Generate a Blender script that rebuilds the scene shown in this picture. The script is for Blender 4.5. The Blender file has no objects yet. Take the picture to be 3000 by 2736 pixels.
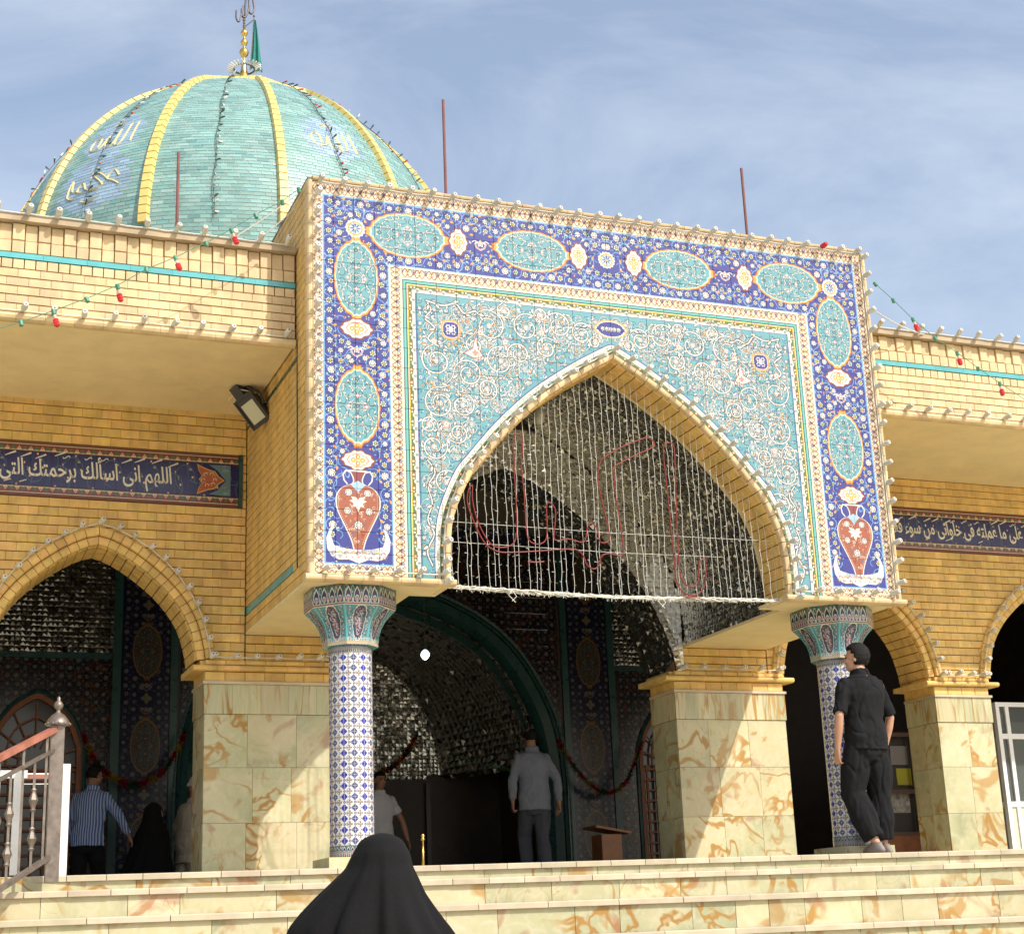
import bpy, bmesh, math, random
import numpy as np
from mathutils import Vector, Matrix, Euler, noise

PI = math.pi
sin, cos, rad = math.sin, math.cos, math.radians
random.seed(7)
scn = bpy.context.scene
COL = scn.collection

# ------------------------------------------------------------------ camera
CAM = Vector((-5.6318, -11.6, -0.4872))
cd = bpy.data.cameras.new('camera')
cam = bpy.data.objects.new('camera', cd); COL.objects.link(cam)
cd.sensor_width = 36.0
cd.lens = 4594.03 / 3000 * 36.0
cd.clip_end = 3000.0
_p, _y, _r = rad(16.4064), rad(21.8339), rad(-2.3272)
_f = Vector((sin(_y) * cos(_p), cos(_y) * cos(_p), sin(_p)))
_rt = Vector((cos(_y), -sin(_y), 0)); _up = _rt.cross(_f)
_r2 = _rt * cos(_r) + _up * sin(_r); _u2 = -_rt * sin(_r) + _up * cos(_r)
cam.matrix_world = Matrix((( _r2.x, _u2.x, -_f.x, CAM.x), (_r2.y, _u2.y, -_f.y, CAM.y), (_r2.z, _u2.z, -_f.z, CAM.z), (0, 0, 0, 1)))
scn.camera = cam

# ------------------------------------------------------------------ sky, sun, exposure
SUNV = Vector((0.52, -1.0, 1.10)).normalized()
EL = math.asin(SUNV.z); AZ = math.atan2(SUNV.x, SUNV.y)
w = bpy.data.worlds.new('World'); scn.world = w; w.use_nodes = True
nt = w.node_tree; nt.nodes.clear()
def nn(t, typ, **k):
    n = t.nodes.new(typ)
    for a, b in k.items(): setattr(n, a, b)
    return n
out = nn(nt, 'ShaderNodeOutputWorld'); bg = nn(nt, 'ShaderNodeBackground')
sky = nn(nt, 'ShaderNodeTexSky', sky_type='NISHITA', sun_disc=False, sun_elevation=EL, sun_rotation=AZ, altitude=300, air_density=1.25, dust_density=4.5, ozone_density=1.6)
tc = nn(nt, 'ShaderNodeTexCoord'); mp = nn(nt, 'ShaderNodeMapping'); mp.inputs['Scale'].default_value = (1.3, 1.3, 3.2); mp.inputs['Rotation'].default_value = (0, 0.5, 0.6)
no = nn(nt, 'ShaderNodeTexNoise'); no.inputs['Scale'].default_value = 2.4; no.inputs['Detail'].default_value = 11; no.inputs['Roughness'].default_value = .60; no.inputs['Distortion'].default_value = .7
cr = nn(nt, 'ShaderNodeValToRGB'); cr.color_ramp.elements[0].position = .38; cr.color_ramp.elements[1].position = .92
cr.color_ramp.elements[0].color = (.14, .14, .14, 1); cr.color_ramp.elements[1].color = (.66, .66, .66, 1)
mx = nn(nt, 'ShaderNodeMixRGB'); mx.inputs['Color2'].default_value = (5.6, 5.9, 6.4, 1)
nt.links.new(tc.outputs['Generated'], mp.inputs['Vector']); nt.links.new(mp.outputs['Vector'], no.inputs['Vector'])
nt.links.new(no.outputs['Fac'], cr.inputs['Fac']); nt.links.new(cr.outputs['Color'], mx.inputs['Fac'])
nt.links.new(sky.outputs['Color'], mx.inputs['Color1']); nt.links.new(mx.outputs['Color'], bg.inputs['Color'])
bg.inputs['Strength'].default_value = 0.15
nt.links.new(bg.outputs['Background'], out.inputs['Surface'])

sl = bpy.data.lights.new('sun', 'SUN'); sl.energy = 3.4; sl.angle = rad(0.5); sl.color = (1.0, .95, .87)
sun = bpy.data.objects.new('sun', sl); COL.objects.link(sun)
sun.rotation_euler = SUNV.to_track_quat('Z', 'Y').to_euler(); sun.location = SUNV * 60
vs = scn.view_settings
vs.view_transform = 'Standard'; vs.look = 'None'; vs.gamma = 1; vs.use_curve_mapping = False; vs.exposure = 0.38
scn.cycles.use_denoising = True
scn.cycles.max_bounces = 8; scn.cycles.diffuse_bounces = 5; scn.cycles.glossy_bounces = 4; scn.cycles.sample_clamp_indirect = 6
scn.cycles.caustics_reflective = False; scn.cycles.caustics_refractive = False

# ------------------------------------------------------------------ materials
def srgb(r, g, b):
    f = lambda c: (c / 255 / 12.92) if c <= 10 else ((c / 255 + .055) / 1.055) ** 2.4
    return (f(r), f(g), f(b))
MATS = {}
def mat(name, col, rough=.6, metal=0., var=0., nscale=8., bump=0., bscale=40., rnd=0., hue=0., spec=.5, emit=None, tint=None, streak=0.):
    """principled surface; var: noise variation of value, rnd: variation between alike pieces"""
    if name in MATS: return MATS[name]
    m = bpy.data.materials.new(name); m.use_nodes = True; t = m.node_tree
    b = t.nodes['Principled BSDF']; L = t.links.new
    b.inputs['Roughness'].default_value = rough; b.inputs['Metallic'].default_value = metal
    b.inputs['Specular IOR Level'].default_value = spec
    rgb = nn(t, 'ShaderNodeRGB'); rgb.outputs[0].default_value = (*col, 1); cur = rgb.outputs[0]
    geo = nn(t, 'ShaderNodeNewGeometry')
    if tint:
        at = nn(t, 'ShaderNodeAttribute', attribute_name=tint); cur = at.outputs['Color']
    hs = nn(t, 'ShaderNodeHueSaturation'); L(cur, hs.inputs['Color']); cur = hs.outputs['Color']
    val = None
    if var:
        n = nn(t, 'ShaderNodeTexNoise'); n.inputs['Scale'].default_value = nscale; n.inputs['Detail'].default_value = 6
        L(geo.outputs['Position'], n.inputs['Vector'])
        mr = nn(t, 'ShaderNodeMapRange'); mr.inputs['From Min'].default_value = .3; mr.inputs['From Max'].default_value = .7
        mr.inputs['To Min'].default_value = 1 - var; mr.inputs['To Max'].default_value = 1 + var
        L(n.outputs['Fac'], mr.inputs['Value']); val = mr.outputs['Result']
        mr2 = nn(t, 'ShaderNodeMapRange'); mr2.inputs['To Min'].default_value = max(0, rough - .12); mr2.inputs['To Max'].default_value = min(1, rough + .12)
        L(n.outputs['Fac'], mr2.inputs['Value']); L(mr2.outputs['Result'], b.inputs['Roughness'])
    if rnd:
        oi = nn(t, 'ShaderNodeObjectInfo')
        mr = nn(t, 'ShaderNodeMapRange'); mr.inputs['To Min'].default_value = 1 - rnd; mr.inputs['To Max'].default_value = 1 + rnd
        L(oi.outputs['Random'], mr.inputs['Value'])
        if val is not None:
            mu = nn(t, 'ShaderNodeMath', operation='MULTIPLY'); L(val, mu.inputs[0]); L(mr.outputs['Result'], mu.inputs[1]); val = mu.outputs[0]
        else: val = mr.outputs['Result']
        if hue:
            ml = nn(t, 'ShaderNodeMath', operation='MULTIPLY'); ml.inputs[1].default_value = 7.31
            fr = nn(t, 'ShaderNodeMath', operation='FRACT'); mr3 = nn(t, 'ShaderNodeMapRange')
            mr3.inputs['To Min'].default_value = .5 - hue; mr3.inputs['To Max'].default_value = .5 + hue
            L(oi.outputs['Random'], ml.inputs[0]); L(ml.outputs[0], fr.inputs[0]); L(fr.outputs[0], mr3.inputs['Value']); L(mr3.outputs['Result'], hs.inputs['Hue'])
    if streak:
        mpp = nn(t, 'ShaderNodeMapping'); mpp.inputs['Scale'].default_value = (3.2, 3.2, .55); L(geo.outputs['Position'], mpp.inputs['Vector'])
        ns = nn(t, 'ShaderNodeTexNoise'); ns.inputs['Scale'].default_value = 1.6; ns.inputs['Detail'].default_value = 7; ns.inputs['Roughness'].default_value = .62; L(mpp.outputs['Vector'], ns.inputs['Vector'])
        ms = nn(t, 'ShaderNodeMapRange'); ms.inputs['From Min'].default_value = .36; ms.inputs['From Max'].default_value = .58; ms.inputs['To Min'].default_value = 1 - streak; ms.inputs['To Max'].default_value = 1.03
        L(ns.outputs['Fac'], ms.inputs['Value'])
        if val is not None:
            mu = nn(t, 'ShaderNodeMath', operation='MULTIPLY'); L(val, mu.inputs[0]); L(ms.outputs['Result'], mu.inputs[1]); val = mu.outputs[0]
        else: val = ms.outputs['Result']
    if val is not None: L(val, hs.inputs['Value'])
    L(cur, b.inputs['Base Color'])
    if bump:
        n2 = nn(t, 'ShaderNodeTexNoise'); n2.inputs['Scale'].default_value = bscale; n2.inputs['Detail'].default_value = 4
        L(geo.outputs['Position'], n2.inputs['Vector'])
        bp = nn(t, 'ShaderNodeBump'); bp.inputs['Strength'].default_value = bump; bp.inputs['Distance'].default_value = .01
        L(n2.outputs['Fac'], bp.inputs['Height']); L(bp.outputs['Normal'], b.inputs['Normal'])
    if emit:
        b.inputs['Emission Color'].default_value = (*emit[0], 1); b.inputs['Emission Strength'].default_value = emit[1]
    MATS[name] = m; return m

BRICK = mat('yellow brick', (.69, .46, .155), .75, streak=.20, var=.10, nscale=14, bump=.25, bscale=90, rnd=.13, hue=.008)
BRICKS = mat('yellow brick joined', (.69, .46, .155), .75, streak=.20, var=.16, nscale=11, bump=.25, bscale=90)
BRICKE = mat('shaded edge brick', (.52, .37, .20), .8, var=.15, nscale=12, bump=.2, bscale=90, rnd=.14, hue=.01)  # darker brick for the top edge row, its shade put into the colour
BRICKP = mat('pale brick', (.64, .48, .27), .75, streak=.18, var=.09, nscale=12, bump=.2, bscale=90, rnd=.10, hue=.008)
MORTAR = mat('brick mortar', (.22, .12, .055), .9, var=.15)
PLASTER = mat('cream plaster', (.74, .61, .36), .8, streak=.05, var=.045, nscale=2.2, bump=.06, bscale=20)
TEAL = mat('turquoise glaze', (.09, .37, .40), .22, var=.10, nscale=9, rnd=.08)
TEALD = mat('dark green glaze', (.020, .066, .064), .3, var=.12, nscale=9, rnd=.05)
WHITEP = mat('white paint', (.74, .74, .72), .45, var=.08, nscale=7)
BULB = mat('bulb glass', (.60, .58, .51), .2, var=.10, nscale=30, rnd=.12)
WIRE = mat('pale wire', (.60, .58, .50), .5)
LEDW = mat('clear led wire', (.55, .55, .50), .5)
DARKW = mat('dark wire', (.06, .06, .05), .6)
GREENW = mat('green wire', (.05, .22, .14), .5)
REDG = mat('red bulb glass', (.55, .02, .03), .15)
REDROPE = mat('red rope light', (.20, .018, .013), .4)
BLACKM = mat('black metal', (.03, .027, .027), .45, var=.15)
STEEL = mat('bare metal', (.20, .165, .14), .42, metal=.5, var=.25, nscale=20)
RUST = mat('worn red rail', (.34, .13, .09), .5, var=.25, nscale=9)
GOLD = mat('brass', (.66, .45, .13), .25, metal=1., var=.08)
WOOD = mat('orange wood', (.25, .085, .03), .5, var=.25, nscale=12)
WOODL = mat('lectern wood', (.33, .13, .05), .45, var=.2, nscale=10)
SKIN = mat('skin', (.50, .27, .18), .5, var=.06, nscale=14)
SKIND = mat('tanned skin', (.36, .18, .115), .5, var=.06, nscale=14)
HAIR = mat('black hair', (.006, .005, .0045), .6, bump=.9, bscale=140, spec=.25)
BLACKC = mat('black cloth', (.0085, .0085, .010), .95, var=.2, nscale=16, bump=.2, bscale=60, spec=.25)
CHAD = mat('chador cloth', (.0050, .0047, .0053), .95, var=.3, nscale=5, bump=.25, bscale=70, spec=.25)
GREYC = mat('grey cotton', (.22, .235, .29), .9, var=.10, nscale=9, bump=.15, bscale=70)
TROUS = mat('charcoal trousers', (.075, .08, .10), .9, var=.12, nscale=9)
POLO = mat('pale grey polo', (.62, .61, .65), .9, var=.05, nscale=9)
CREAMC = mat('cream robe', (.42, .36, .28), .9, var=.08, nscale=9)
TURB = mat('turban cloth', (.68, .66, .62), .9, var=.06)
EYE = mat('eye', (.02, .015, .01), .2)
SHOE = mat('shoe leather', (.20, .17, .15), .5)
FLAGM = mat('green flag cloth', (.03, .22, .19), .8, var=.1, nscale=5)
RUSTROD = mat('rusty pipe', (.20, .075, .065), .7, var=.2)
ALUM = mat('white aluminium', (.78, .79, .80), .35)
GROUND = mat('pale paving', (.58, .52, .40), .85, var=.12, nscale=3)
YELTILE = mat('yellow glaze', (.68, .53, .17), .35, var=.10, nscale=6)
PALEY = mat('pale yellow glaze', (.60, .52, .25), .4, var=.1, nscale=6)
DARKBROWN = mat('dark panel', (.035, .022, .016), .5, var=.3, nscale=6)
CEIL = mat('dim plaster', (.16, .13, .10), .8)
RED1 = mat('red foil', (.42, .012, .03), .22, metal=.6); GOLD1 = mat('gold foil', (.55, .40, .05), .22, metal=.7); GREEN1 = mat('green foil', (.02, .12, .04), .25, metal=.6)

def marble(name, vertical=False):
    m = bpy.data.materials.new(name); m.use_nodes = True; t = m.node_tree; L = t.links.new
    b = t.nodes['Principled BSDF']; b.inputs['Roughness'].default_value = .24
    geo = nn(t, 'ShaderNodeNewGeometry'); oi = nn(t, 'ShaderNodeObjectInfo')
    ml = nn(t, 'ShaderNodeMath', operation='MULTIPLY'); ml.inputs[1].default_value = 37.
    L(oi.outputs['Random'], ml.inputs[0])
    add = nn(t, 'ShaderNodeVectorMath', operation='ADD'); L(geo.outputs['Position'], add.inputs[0]); L(ml.outputs[0], add.inputs[1])
    mp = nn(t, 'ShaderNodeMapping'); L(add.outputs[0], mp.inputs['Vector'])
    if vertical: mp.inputs['Scale'].default_value = (3.2, 3.2, .35)
    def noise_(s, d, dist, src=None):
        n = nn(t, 'ShaderNodeTexNoise'); n.inputs['Scale'].default_value = s; n.inputs['Detail'].default_value = d; n.inputs['Distortion'].default_value = dist
        L(mp.outputs['Vector'], n.inputs['Vector']); return n.outputs['Fac']
    def ramp(src, els):
        r = nn(t, 'ShaderNodeValToRGB'); L(src, r.inputs['Fac']); e = r.color_ramp.elements
        while len(e) < len(els): e.new(.5)
        for k, (p, c) in enumerate(els): e[k].position = p; e[k].color = (*c, 1)
        return r.outputs['Color']
    def mix(f, a, c2):
        x = nn(t, 'ShaderNodeMixRGB'); L(f, x.inputs['Fac'])
        if isinstance(a, tuple): x.inputs['Color1'].default_value = (*a, 1)
        else: L(a, x.inputs['Color1'])
        if isinstance(c2, tuple): x.inputs['Color2'].default_value = (*c2, 1)
        else: L(c2, x.inputs['Color2'])
        return x.outputs['Color']
    base = ramp(noise_(1.6, 5, .9), [(.30, (.38, .38, .25)), (.44, (.50, .50, .33)), (.56, (.60, .56, .38)), (.70, (.68, .62, .45))])
    f3 = nn(t, 'ShaderNodeMath', operation='MULTIPLY'); f3.inputs[1].default_value = 5.77; L(oi.outputs['Random'], f3.inputs[0]); f4 = nn(t, 'ShaderNodeMath', operation='FRACT'); L(f3.outputs[0], f4.inputs[0])
    base = mix(ramp(f4.outputs[0], [(0, (.45, .45, .45)), (.5, (0, 0, 0)), (.8, (.4, .4, .4))]), base, ramp(f4.outputs[0], [(.4, (.46, .46, .30)), (.6, (.62, .53, .35))]))
    # fine cloudy detail
    base = mix(ramp(noise_(9, 6, 1.4), [(.45, (0, 0, 0)), (.8, (.55, .55, .55))]), base, (.74, .68, .55))
    def ridge(s, width, dist, detail=3):
        f = noise_(s, detail, dist)
        sb = nn(t, 'ShaderNodeMath', operation='SUBTRACT'); sb.inputs[1].default_value = .5; L(f, sb.inputs[0])
        ab = nn(t, 'ShaderNodeMath', operation='ABSOLUTE'); L(sb.outputs[0], ab.inputs[0])
        mr = nn(t, 'ShaderNodeMapRange'); mr.inputs['From Min'].default_value = width * .35; mr.inputs['From Max'].default_value = width
        mr.inputs['To Min'].default_value = 1; mr.inputs['To Max'].default_value = 0; mr.clamp = True
        L(ab.outputs[0], mr.inputs['Value']); return mr.outputs['Result']
    mask = ramp(noise_(1.1, 2, .2), [(.46, (0, 0, 0)), (.56, (1, 1, 1))])
    v1 = nn(t, 'ShaderNodeMath', operation='MULTIPLY'); L(ridge(2.1, .030, .8), v1.inputs[0]); L(mask, v1.inputs[1])
    base = mix(v1.outputs[0], base, (.43, .27, .12))
    rm_ = nn(t, 'ShaderNodeMath', operation='MULTIPLY'); L(ridge(3.4, .006, .6, 2), rm_.inputs[0]); L(ramp(noise_(2.2, 2, .2), [(.48, (0, 0, 0)), (.62, (.7, .7, .7))]), rm_.inputs[1]); base = mix(rm_.outputs[0], base, (.42, .31, .17))
    patch = ramp(noise_(2.6, 4, 1.2), [(.60, (0, 0, 0)), (.66, (.8, .8, .8))])
    base = mix(patch, base, (.46, .30, .14))
    patch2 = ramp(noise_(3.3, 4, .8), [(.62, (0, 0, 0)), (.70, (.6, .6, .6))])
    base = mix(patch2, base, (.40, .22, .16))
    hs = nn(t, 'ShaderNodeHueSaturation'); L(base, hs.inputs['Color'])
    mr = nn(t, 'ShaderNodeMapRange'); mr.inputs['To Min'].default_value = .76; mr.inputs['To Max'].default_value = .96
    L(oi.outputs['Random'], mr.inputs['Value']); L(mr.outputs['Result'], hs.inputs['Value']); hs.inputs['Saturation'].default_value = 1.18
    L(hs.outputs['Color'], b.inputs['Base Color']); return m
MARBLE = marble('onyx marble'); MARBLEV = marble('striped onyx', True)
NOSE = mat('cream stair nosing', (.49, .42, .30), .4, var=.14, nscale=6, rnd=.12, hue=.012)

def mirror_mat(name, col, rough):
    m = mat(name, col, rough, metal=.96, var=.35, nscale=30)
    return m
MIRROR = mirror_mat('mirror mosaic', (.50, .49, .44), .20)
MIRRORD = mirror_mat('old mirror mosaic', (.24, .23, .20), .22); MIRRORLIT = mirror_mat('sunlit silver mirror', (.88, .89, .90), .42); MIRRORV = mirror_mat('vault mirror mosaic', (.42, .40, .34), .26)  # brightest tone has reflected light put into its colour, for the tympanum's right foot
m = bpy.data.materials.new('window glass'); m.use_nodes = True; b = m.node_tree.nodes['Principled BSDF']
b.inputs['Base Color'].default_value = (.55, .62, .62, 1); b.inputs['Roughness'].default_value = .05; b.inputs['Transmission Weight'].default_value = .85; b.inputs['IOR'].default_value = 1.1
GLASS = m

# ------------------------------------------------------------------ mesh helpers
class MB:
    def __init__(s): s.v = []; s.f = []; s.m = []; s.mats = []; s.uv = {}; s.smooth = False
    def mi(s, mt):
        if mt not in s.mats: s.mats.append(mt)
        return s.mats.index(mt)
    def add(s, vs, fs, mt, uvs=None):
        o = len(s.v); s.v += [tuple(v) for v in vs]; k = s.mi(mt)
        for q, f in enumerate(fs):
            if uvs is not None: s.uv[len(s.f)] = uvs[q]
            s.f.append(tuple(o + i for i in f)); s.m.append(k)
    def box(s, x0, x1, y0, y1, z0, z1, mt):
        s.add([(x0, y0, z0), (x1, y0, z0), (x1, y1, z0), (x0, y1, z0), (x0, y0, z1), (x1, y0, z1), (x1, y1, z1), (x0, y1, z1)],
              [(0, 3, 2, 1), (4, 5, 6, 7), (0, 1, 5, 4), (1, 2, 6, 5), (2, 3, 7, 6), (3, 0, 4, 7)], mt)
    def tube(s, pts, r, mt, n=6, cap=True, closed=False):
        pts = [Vector(p) for p in pts]; rs = r if isinstance(r, (list, tuple)) else [r] * len(pts)
        rings = []; prev = None
        for i, p in enumerate(pts):
            a = pts[i - 1] if i > 0 else (pts[-1] if closed else pts[i]); c = pts[(i + 1) % len(pts)] if (i < len(pts) - 1 or closed) else pts[i]
            d = (c - a); d = d.normalized() if d.length > 1e-9 else Vector((0, 0, 1))
            if prev is None:
                u = d.orthogonal().normalized()
            else:
                u = (prev - d * prev.dot(d)); u = u.normalized() if u.length > 1e-6 else d.orthogonal().normalized()
            prev = u; q = d.cross(u)
            rings.append([p + (u * cos(2 * PI * k / n) + q * sin(2 * PI * k / n)) * rs[i] for k in range(n)])
        s.rings(rings, mt, cap and not closed, closed)
    def rings(s, rings, mt, cap=True, closed=False):
        n = len(rings[0]); vs = [v for r in rings for v in r]; fs = []
        m_ = len(rings)
        for i in range(m_ if closed else m_ - 1):
            j = (i + 1) % m_
            for k in range(n): fs.append((i * n + k, i * n + (k + 1) % n, j * n + (k + 1) % n, j * n + k))
        if cap: fs.append(tuple(range(n - 1, -1, -1))); fs.append(tuple((m_ - 1) * n + k for k in range(n)))
        s.add(vs, fs, mt)
    def lathe(s, prof, mt, c=(0, 0, 0), n=20, cap=True):
        s.rings([[Vector((c[0] + r * cos(2 * PI * k / n), c[1] + r * sin(2 * PI * k / n), c[2] + z)) for k in range(n)] for r, z in prof], mt, cap)
    def ball(s, c, r, mt, n=10, m_=6):
        rx, ry, rz = r if isinstance(r, (tuple, list)) else (r, r, r)
        s.rings([[Vector((c[0] + rx * max(.02, sin(PI * i / m_)) * cos(2 * PI * k / n), c[1] + ry * max(.02, sin(PI * i / m_)) * sin(2 * PI * k / n), c[2] - rz * cos(PI * i / m_))) for k in range(n)] for i in range(m_ + 1)], mt)
    def prism(s, poly, y0, y1, mt):
        """poly in x,z, extruded along y"""
        n = len(poly); vs = [(x, y0, z) for x, z in poly] + [(x, y1, z) for x, z in poly]
        fs = [tuple(range(n)), tuple(range(2 * n - 1, n - 1, -1))] + [(i, i + n, (i + 1) % n + n, (i + 1) % n) for i in range(n)]
        s.add(vs, fs, mt)
    def mesh(s, name, smooth=None, fix=True):
        me = bpy.data.meshes.new(name); me.from_pydata(s.v, [], s.f)
        for mt in s.mats: me.materials.append(mt)
        me.polygons.foreach_set('material_index', s.m)
        if s.uv:
            ul = me.uv_layers.new(name='uv')
            for pi, uvs in s.uv.items():
                for li, uv in zip(me.polygons[pi].loop_indices, uvs): ul.data[li].uv = uv
        if fix and len(s.f) < 60000:
            bm = bmesh.new(); bm.from_mesh(me); bmesh.ops.recalc_face_normals(bm, faces=bm.faces); bm.to_mesh(me); bm.free()
        if smooth if smooth is not None else s.smooth: me.polygons.foreach_set('use_smooth', [True] * len(me.polygons))
        return me
    def obj(s, name, parent=None, smooth=None, loc=(0, 0, 0), fix=True, **k):
        return obj(name, s.mesh(name, smooth, fix), parent, loc=loc, **k)

def tag(o, label=None, cat=None, group=None, kind=None):
    if label: o['label'] = label
    if cat: o['category'] = cat
    if group: o['group'] = group
    if kind: o['kind'] = kind
    return o
def obj(name, me, parent=None, loc=(0, 0, 0), rot=None, scale=None, label=None, cat=None, group=None, kind=None, absolute=True):
    o = bpy.data.objects.new(name, me); COL.objects.link(o)
    if parent is not None:
        o.parent = parent
        pl = ROOTLOC.get(parent.name, Vector((0, 0, 0))) if absolute else Vector((0, 0, 0))
        o.location = Vector(loc) - pl
    else: o.location = loc
    if rot is not None: o.rotation_euler = rot
    if scale is not None: o.scale = scale
    ROOTLOC[o.name] = Vector(loc) if absolute else Vector((0, 0, 0))
    return tag(o, label, cat, group, kind)
ROOTLOC = {}
def thing(name, label, cat, loc=(0, 0, 0), group=None, kind=None, rz=0.):
    """an Empty at the thing's base; with absolute children given in world coordinates"""
    o = bpy.data.objects.new(name, None); COL.objects.link(o); o.location = loc; o.rotation_euler = (0, 0, rz)
    o.empty_display_size = .2
    ROOTLOC[o.name] = Vector(loc)
    return tag(o, label, cat, group, kind)

def spline(pts, n):
    """Catmull-Rom through 2-D points, n samples per segment"""
    P = [pts[0]] + list(pts) + [pts[-1]]; r = []
    for i in range(1, len(P) - 2):
        for k in range(n):
            t = k / n
            r.append(tuple(.5 * ((2 * b) + (-a + c) * t + (2 * a - 5 * b + 4 * c - d) * t * t + (-a + 3 * b - 3 * c + d) * t ** 3) for a, b, c, d in zip(P[i - 1], P[i], P[i + 1], P[i + 2])))
    r.append(tuple(pts[-1])); return r
def resample(pl, n):
    L = [0]
    for a, b in zip(pl, pl[1:]): L.append(L[-1] + math.dist(a, b))
    res = []; j = 0
    for k in range(n + 1):
        s = L[-1] * k / n
        while j < len(L) - 2 and L[j + 1] < s: j += 1
        t = (s - L[j]) / max(1e-9, L[j + 1] - L[j]); res.append(tuple(a + (b - a) * t for a, b in zip(pl[j], pl[j + 1])))
    return res
def offset(pl, d):
    """offset a 2-D polyline (left leg -> apex -> right leg), positive d = outwards"""
    r = []
    for i, p in enumerate(pl):
        a = pl[max(0, i - 1)]; b = pl[min(len(pl) - 1, i + 1)]
        tx, tz = b[0] - a[0], b[1] - a[1]; l = math.hypot(tx, tz) or 1
        r.append((p[0] - tz / l * d, p[1] + tx / l * d))
    return r
def half(ptsR, cx=0.):
    """ptsR: right half from foot to apex -> full outline, left foot to right foot"""
    R = [(cx + x, z) for x, z in spline(ptsR, 8)]
    return [(2 * cx - x, z) for x, z in R][:-1] + [(cx, R[-1][1])] + R[::-1][1:]
def heightfn(pl):
    xs = [p[0] for p in pl]; lo, hi = min(xs), max(xs)
    apex = max(range(len(pl)), key=lambda i: pl[i][1])
    A = sorted(pl[:apex + 1]); B = sorted(pl[apex:])
    ax = [p[0] for p in A]; az = [p[1] for p in A]; bx = [p[0] for p in B]; bz = [p[1] for p in B]
    def f(x):
        if x <= lo or x >= hi: return -9.
        return float(np.interp(x, ax, az)) if x <= pl[apex][0] else float(np.interp(x, bx, bz))
    return f

# unit brick with a worn chamfered face: x,z in -.5...5, y 0 (face) to 1
def chamfer_box(c=.06, cy=.06):
    v = []; f = []
    for (y, e) in ((0, c), (cy, 0), (1, 0)):
        for sx, sz in ((-1, -1), (1, -1), (1, 1), (-1, 1)): v.append((sx * (.5 - e * (1 if y == 0 else 0) * (1 if True else 0)), y, sz * (.5 - e * (1 if y == 0 else 0))))
    f.append((0, 1, 2, 3))
    for b0 in (0, 4):
        for k in range(4): f.append((b0 + k, b0 + 4 + k, b0 + 4 + (k + 1) % 4, b0 + (k + 1) % 4))
    return v, f
_cv, _cf = chamfer_box(.035, .12)
def piece_mesh(name, mt):
    q = MB(); q.add(_cv, _cf, mt); return q.mesh(name)
BRICKME = piece_mesh('brick', BRICK); BRICKPME = piece_mesh('brick', BRICKP)

def inview(x, y, z, m_=1.06):
    v = Vector((x, y, z)) - CAM; d = v.dot(_f)
    if d <= .1: return False
    k = 4594.03 / d; px = v.dot(_r2) * k; py = v.dot(_u2) * k
    return abs(px) < 1500 * m_ and abs(py) < 1368 * m_

def at_plane(px, py, Y):
    d = _r2 * (px - 1500) - _u2 * (py - 1368) + _f * 4594.03; return CAM + d * ((Y - CAM.y) / d.y)
def cell_clip(x0, x1, z0, z1, fns):
    """None = drop, True = whole cell, else polygon above the arch heights"""
    n = 8; xs = [x0 + (x1 - x0) * k / n for k in range(n + 1)]
    h = [max([f(x) for f in fns] + [-9]) for x in xs]
    if max(h) <= z0 + 1e-4: return True
    if min(h) >= z1 - .004: return None
    best = []; cur = []
    for x, a in zip(xs, h):
        if a < z1 - .004: cur.append((x, max(z0, a)))
        else:
            if len(cur) > len(best): best = cur
            cur = []
    if len(cur) > len(best): best = cur
    if len(best) < 2: return None
    poly = best + [(best[-1][0], z1), (best[0][0], z1)]
    area = abs(sum(a[0] * b[1] - b[0] * a[1] for a, b in zip(poly, poly[1:] + poly[:1]))) / 2
    return poly if area > 2e-4 else None

def brick_field(parent, x0, x1, z0, z1, Y, L, Hc, fns=(), me=None, mt=None, smt=None, limit=300, jt=.008, jv=.0018, dep=.03, name='brick', used=None, bond=.5, skip=None):
    """courses of bricks proud of a recessed mortar sheet at Y+dep*.5; those in view are parts, the rest one joined part"""
    me = me or BRICKME; mt = mt or BRICK; smt = smt or BRICKS
    rows = max(1, round((z1 - z0) / Hc)); Hc = (z1 - z0) / rows
    cells = []
    for r in range(rows):
        a, b = z0 + r * Hc, z0 + (r + 1) * Hc
        x = x0 - (L * bond if r % 2 else 0)
        while x < x1 - .005:
            xa, xb = max(x, x0), min(x + L, x1); x += L
            if xb - xa < .02: continue
            if skip and skip((xa + xb) / 2, (a + b) / 2): continue
            c = cell_clip(xa + jv / 2, xb - jv / 2, a + jt / 2, b - jt / 2, fns)
            if c is None: continue
            cells.append((xa + jv / 2, xb - jv / 2, a + jt / 2, b - jt / 2, c))
    rest = MB(); cnt = used[0] if used else 0
    for xa, xb, a, b, c in sorted(cells, key=lambda q: abs(q[0] - CAM.x)):
        dy = random.uniform(-.0015, .0015)
        if cnt < limit and inview((xa + xb) / 2, Y, (a + b) / 2, 1.02):
            cnt += 1
            if c is True: obj(name, me, parent, loc=((xa + xb) / 2, Y + dy, (a + b) / 2), scale=(xb - xa, dep, b - a))
            else:
                q = MB(); q.prism(c, Y + dy, Y + dep, mt); q.obj(name, parent)
        else:
            if c is True: rest.prism([(xa, a), (xb, a), (xb, b), (xa, b)], Y + dy, Y + dep, smt)
            else: rest.prism(c, Y + dy, Y + dep, smt)
    if used: used[0] = cnt
    if rest.f: rest.obj('outer_brickwork', parent, kind='stuff')
    return cnt

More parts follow.
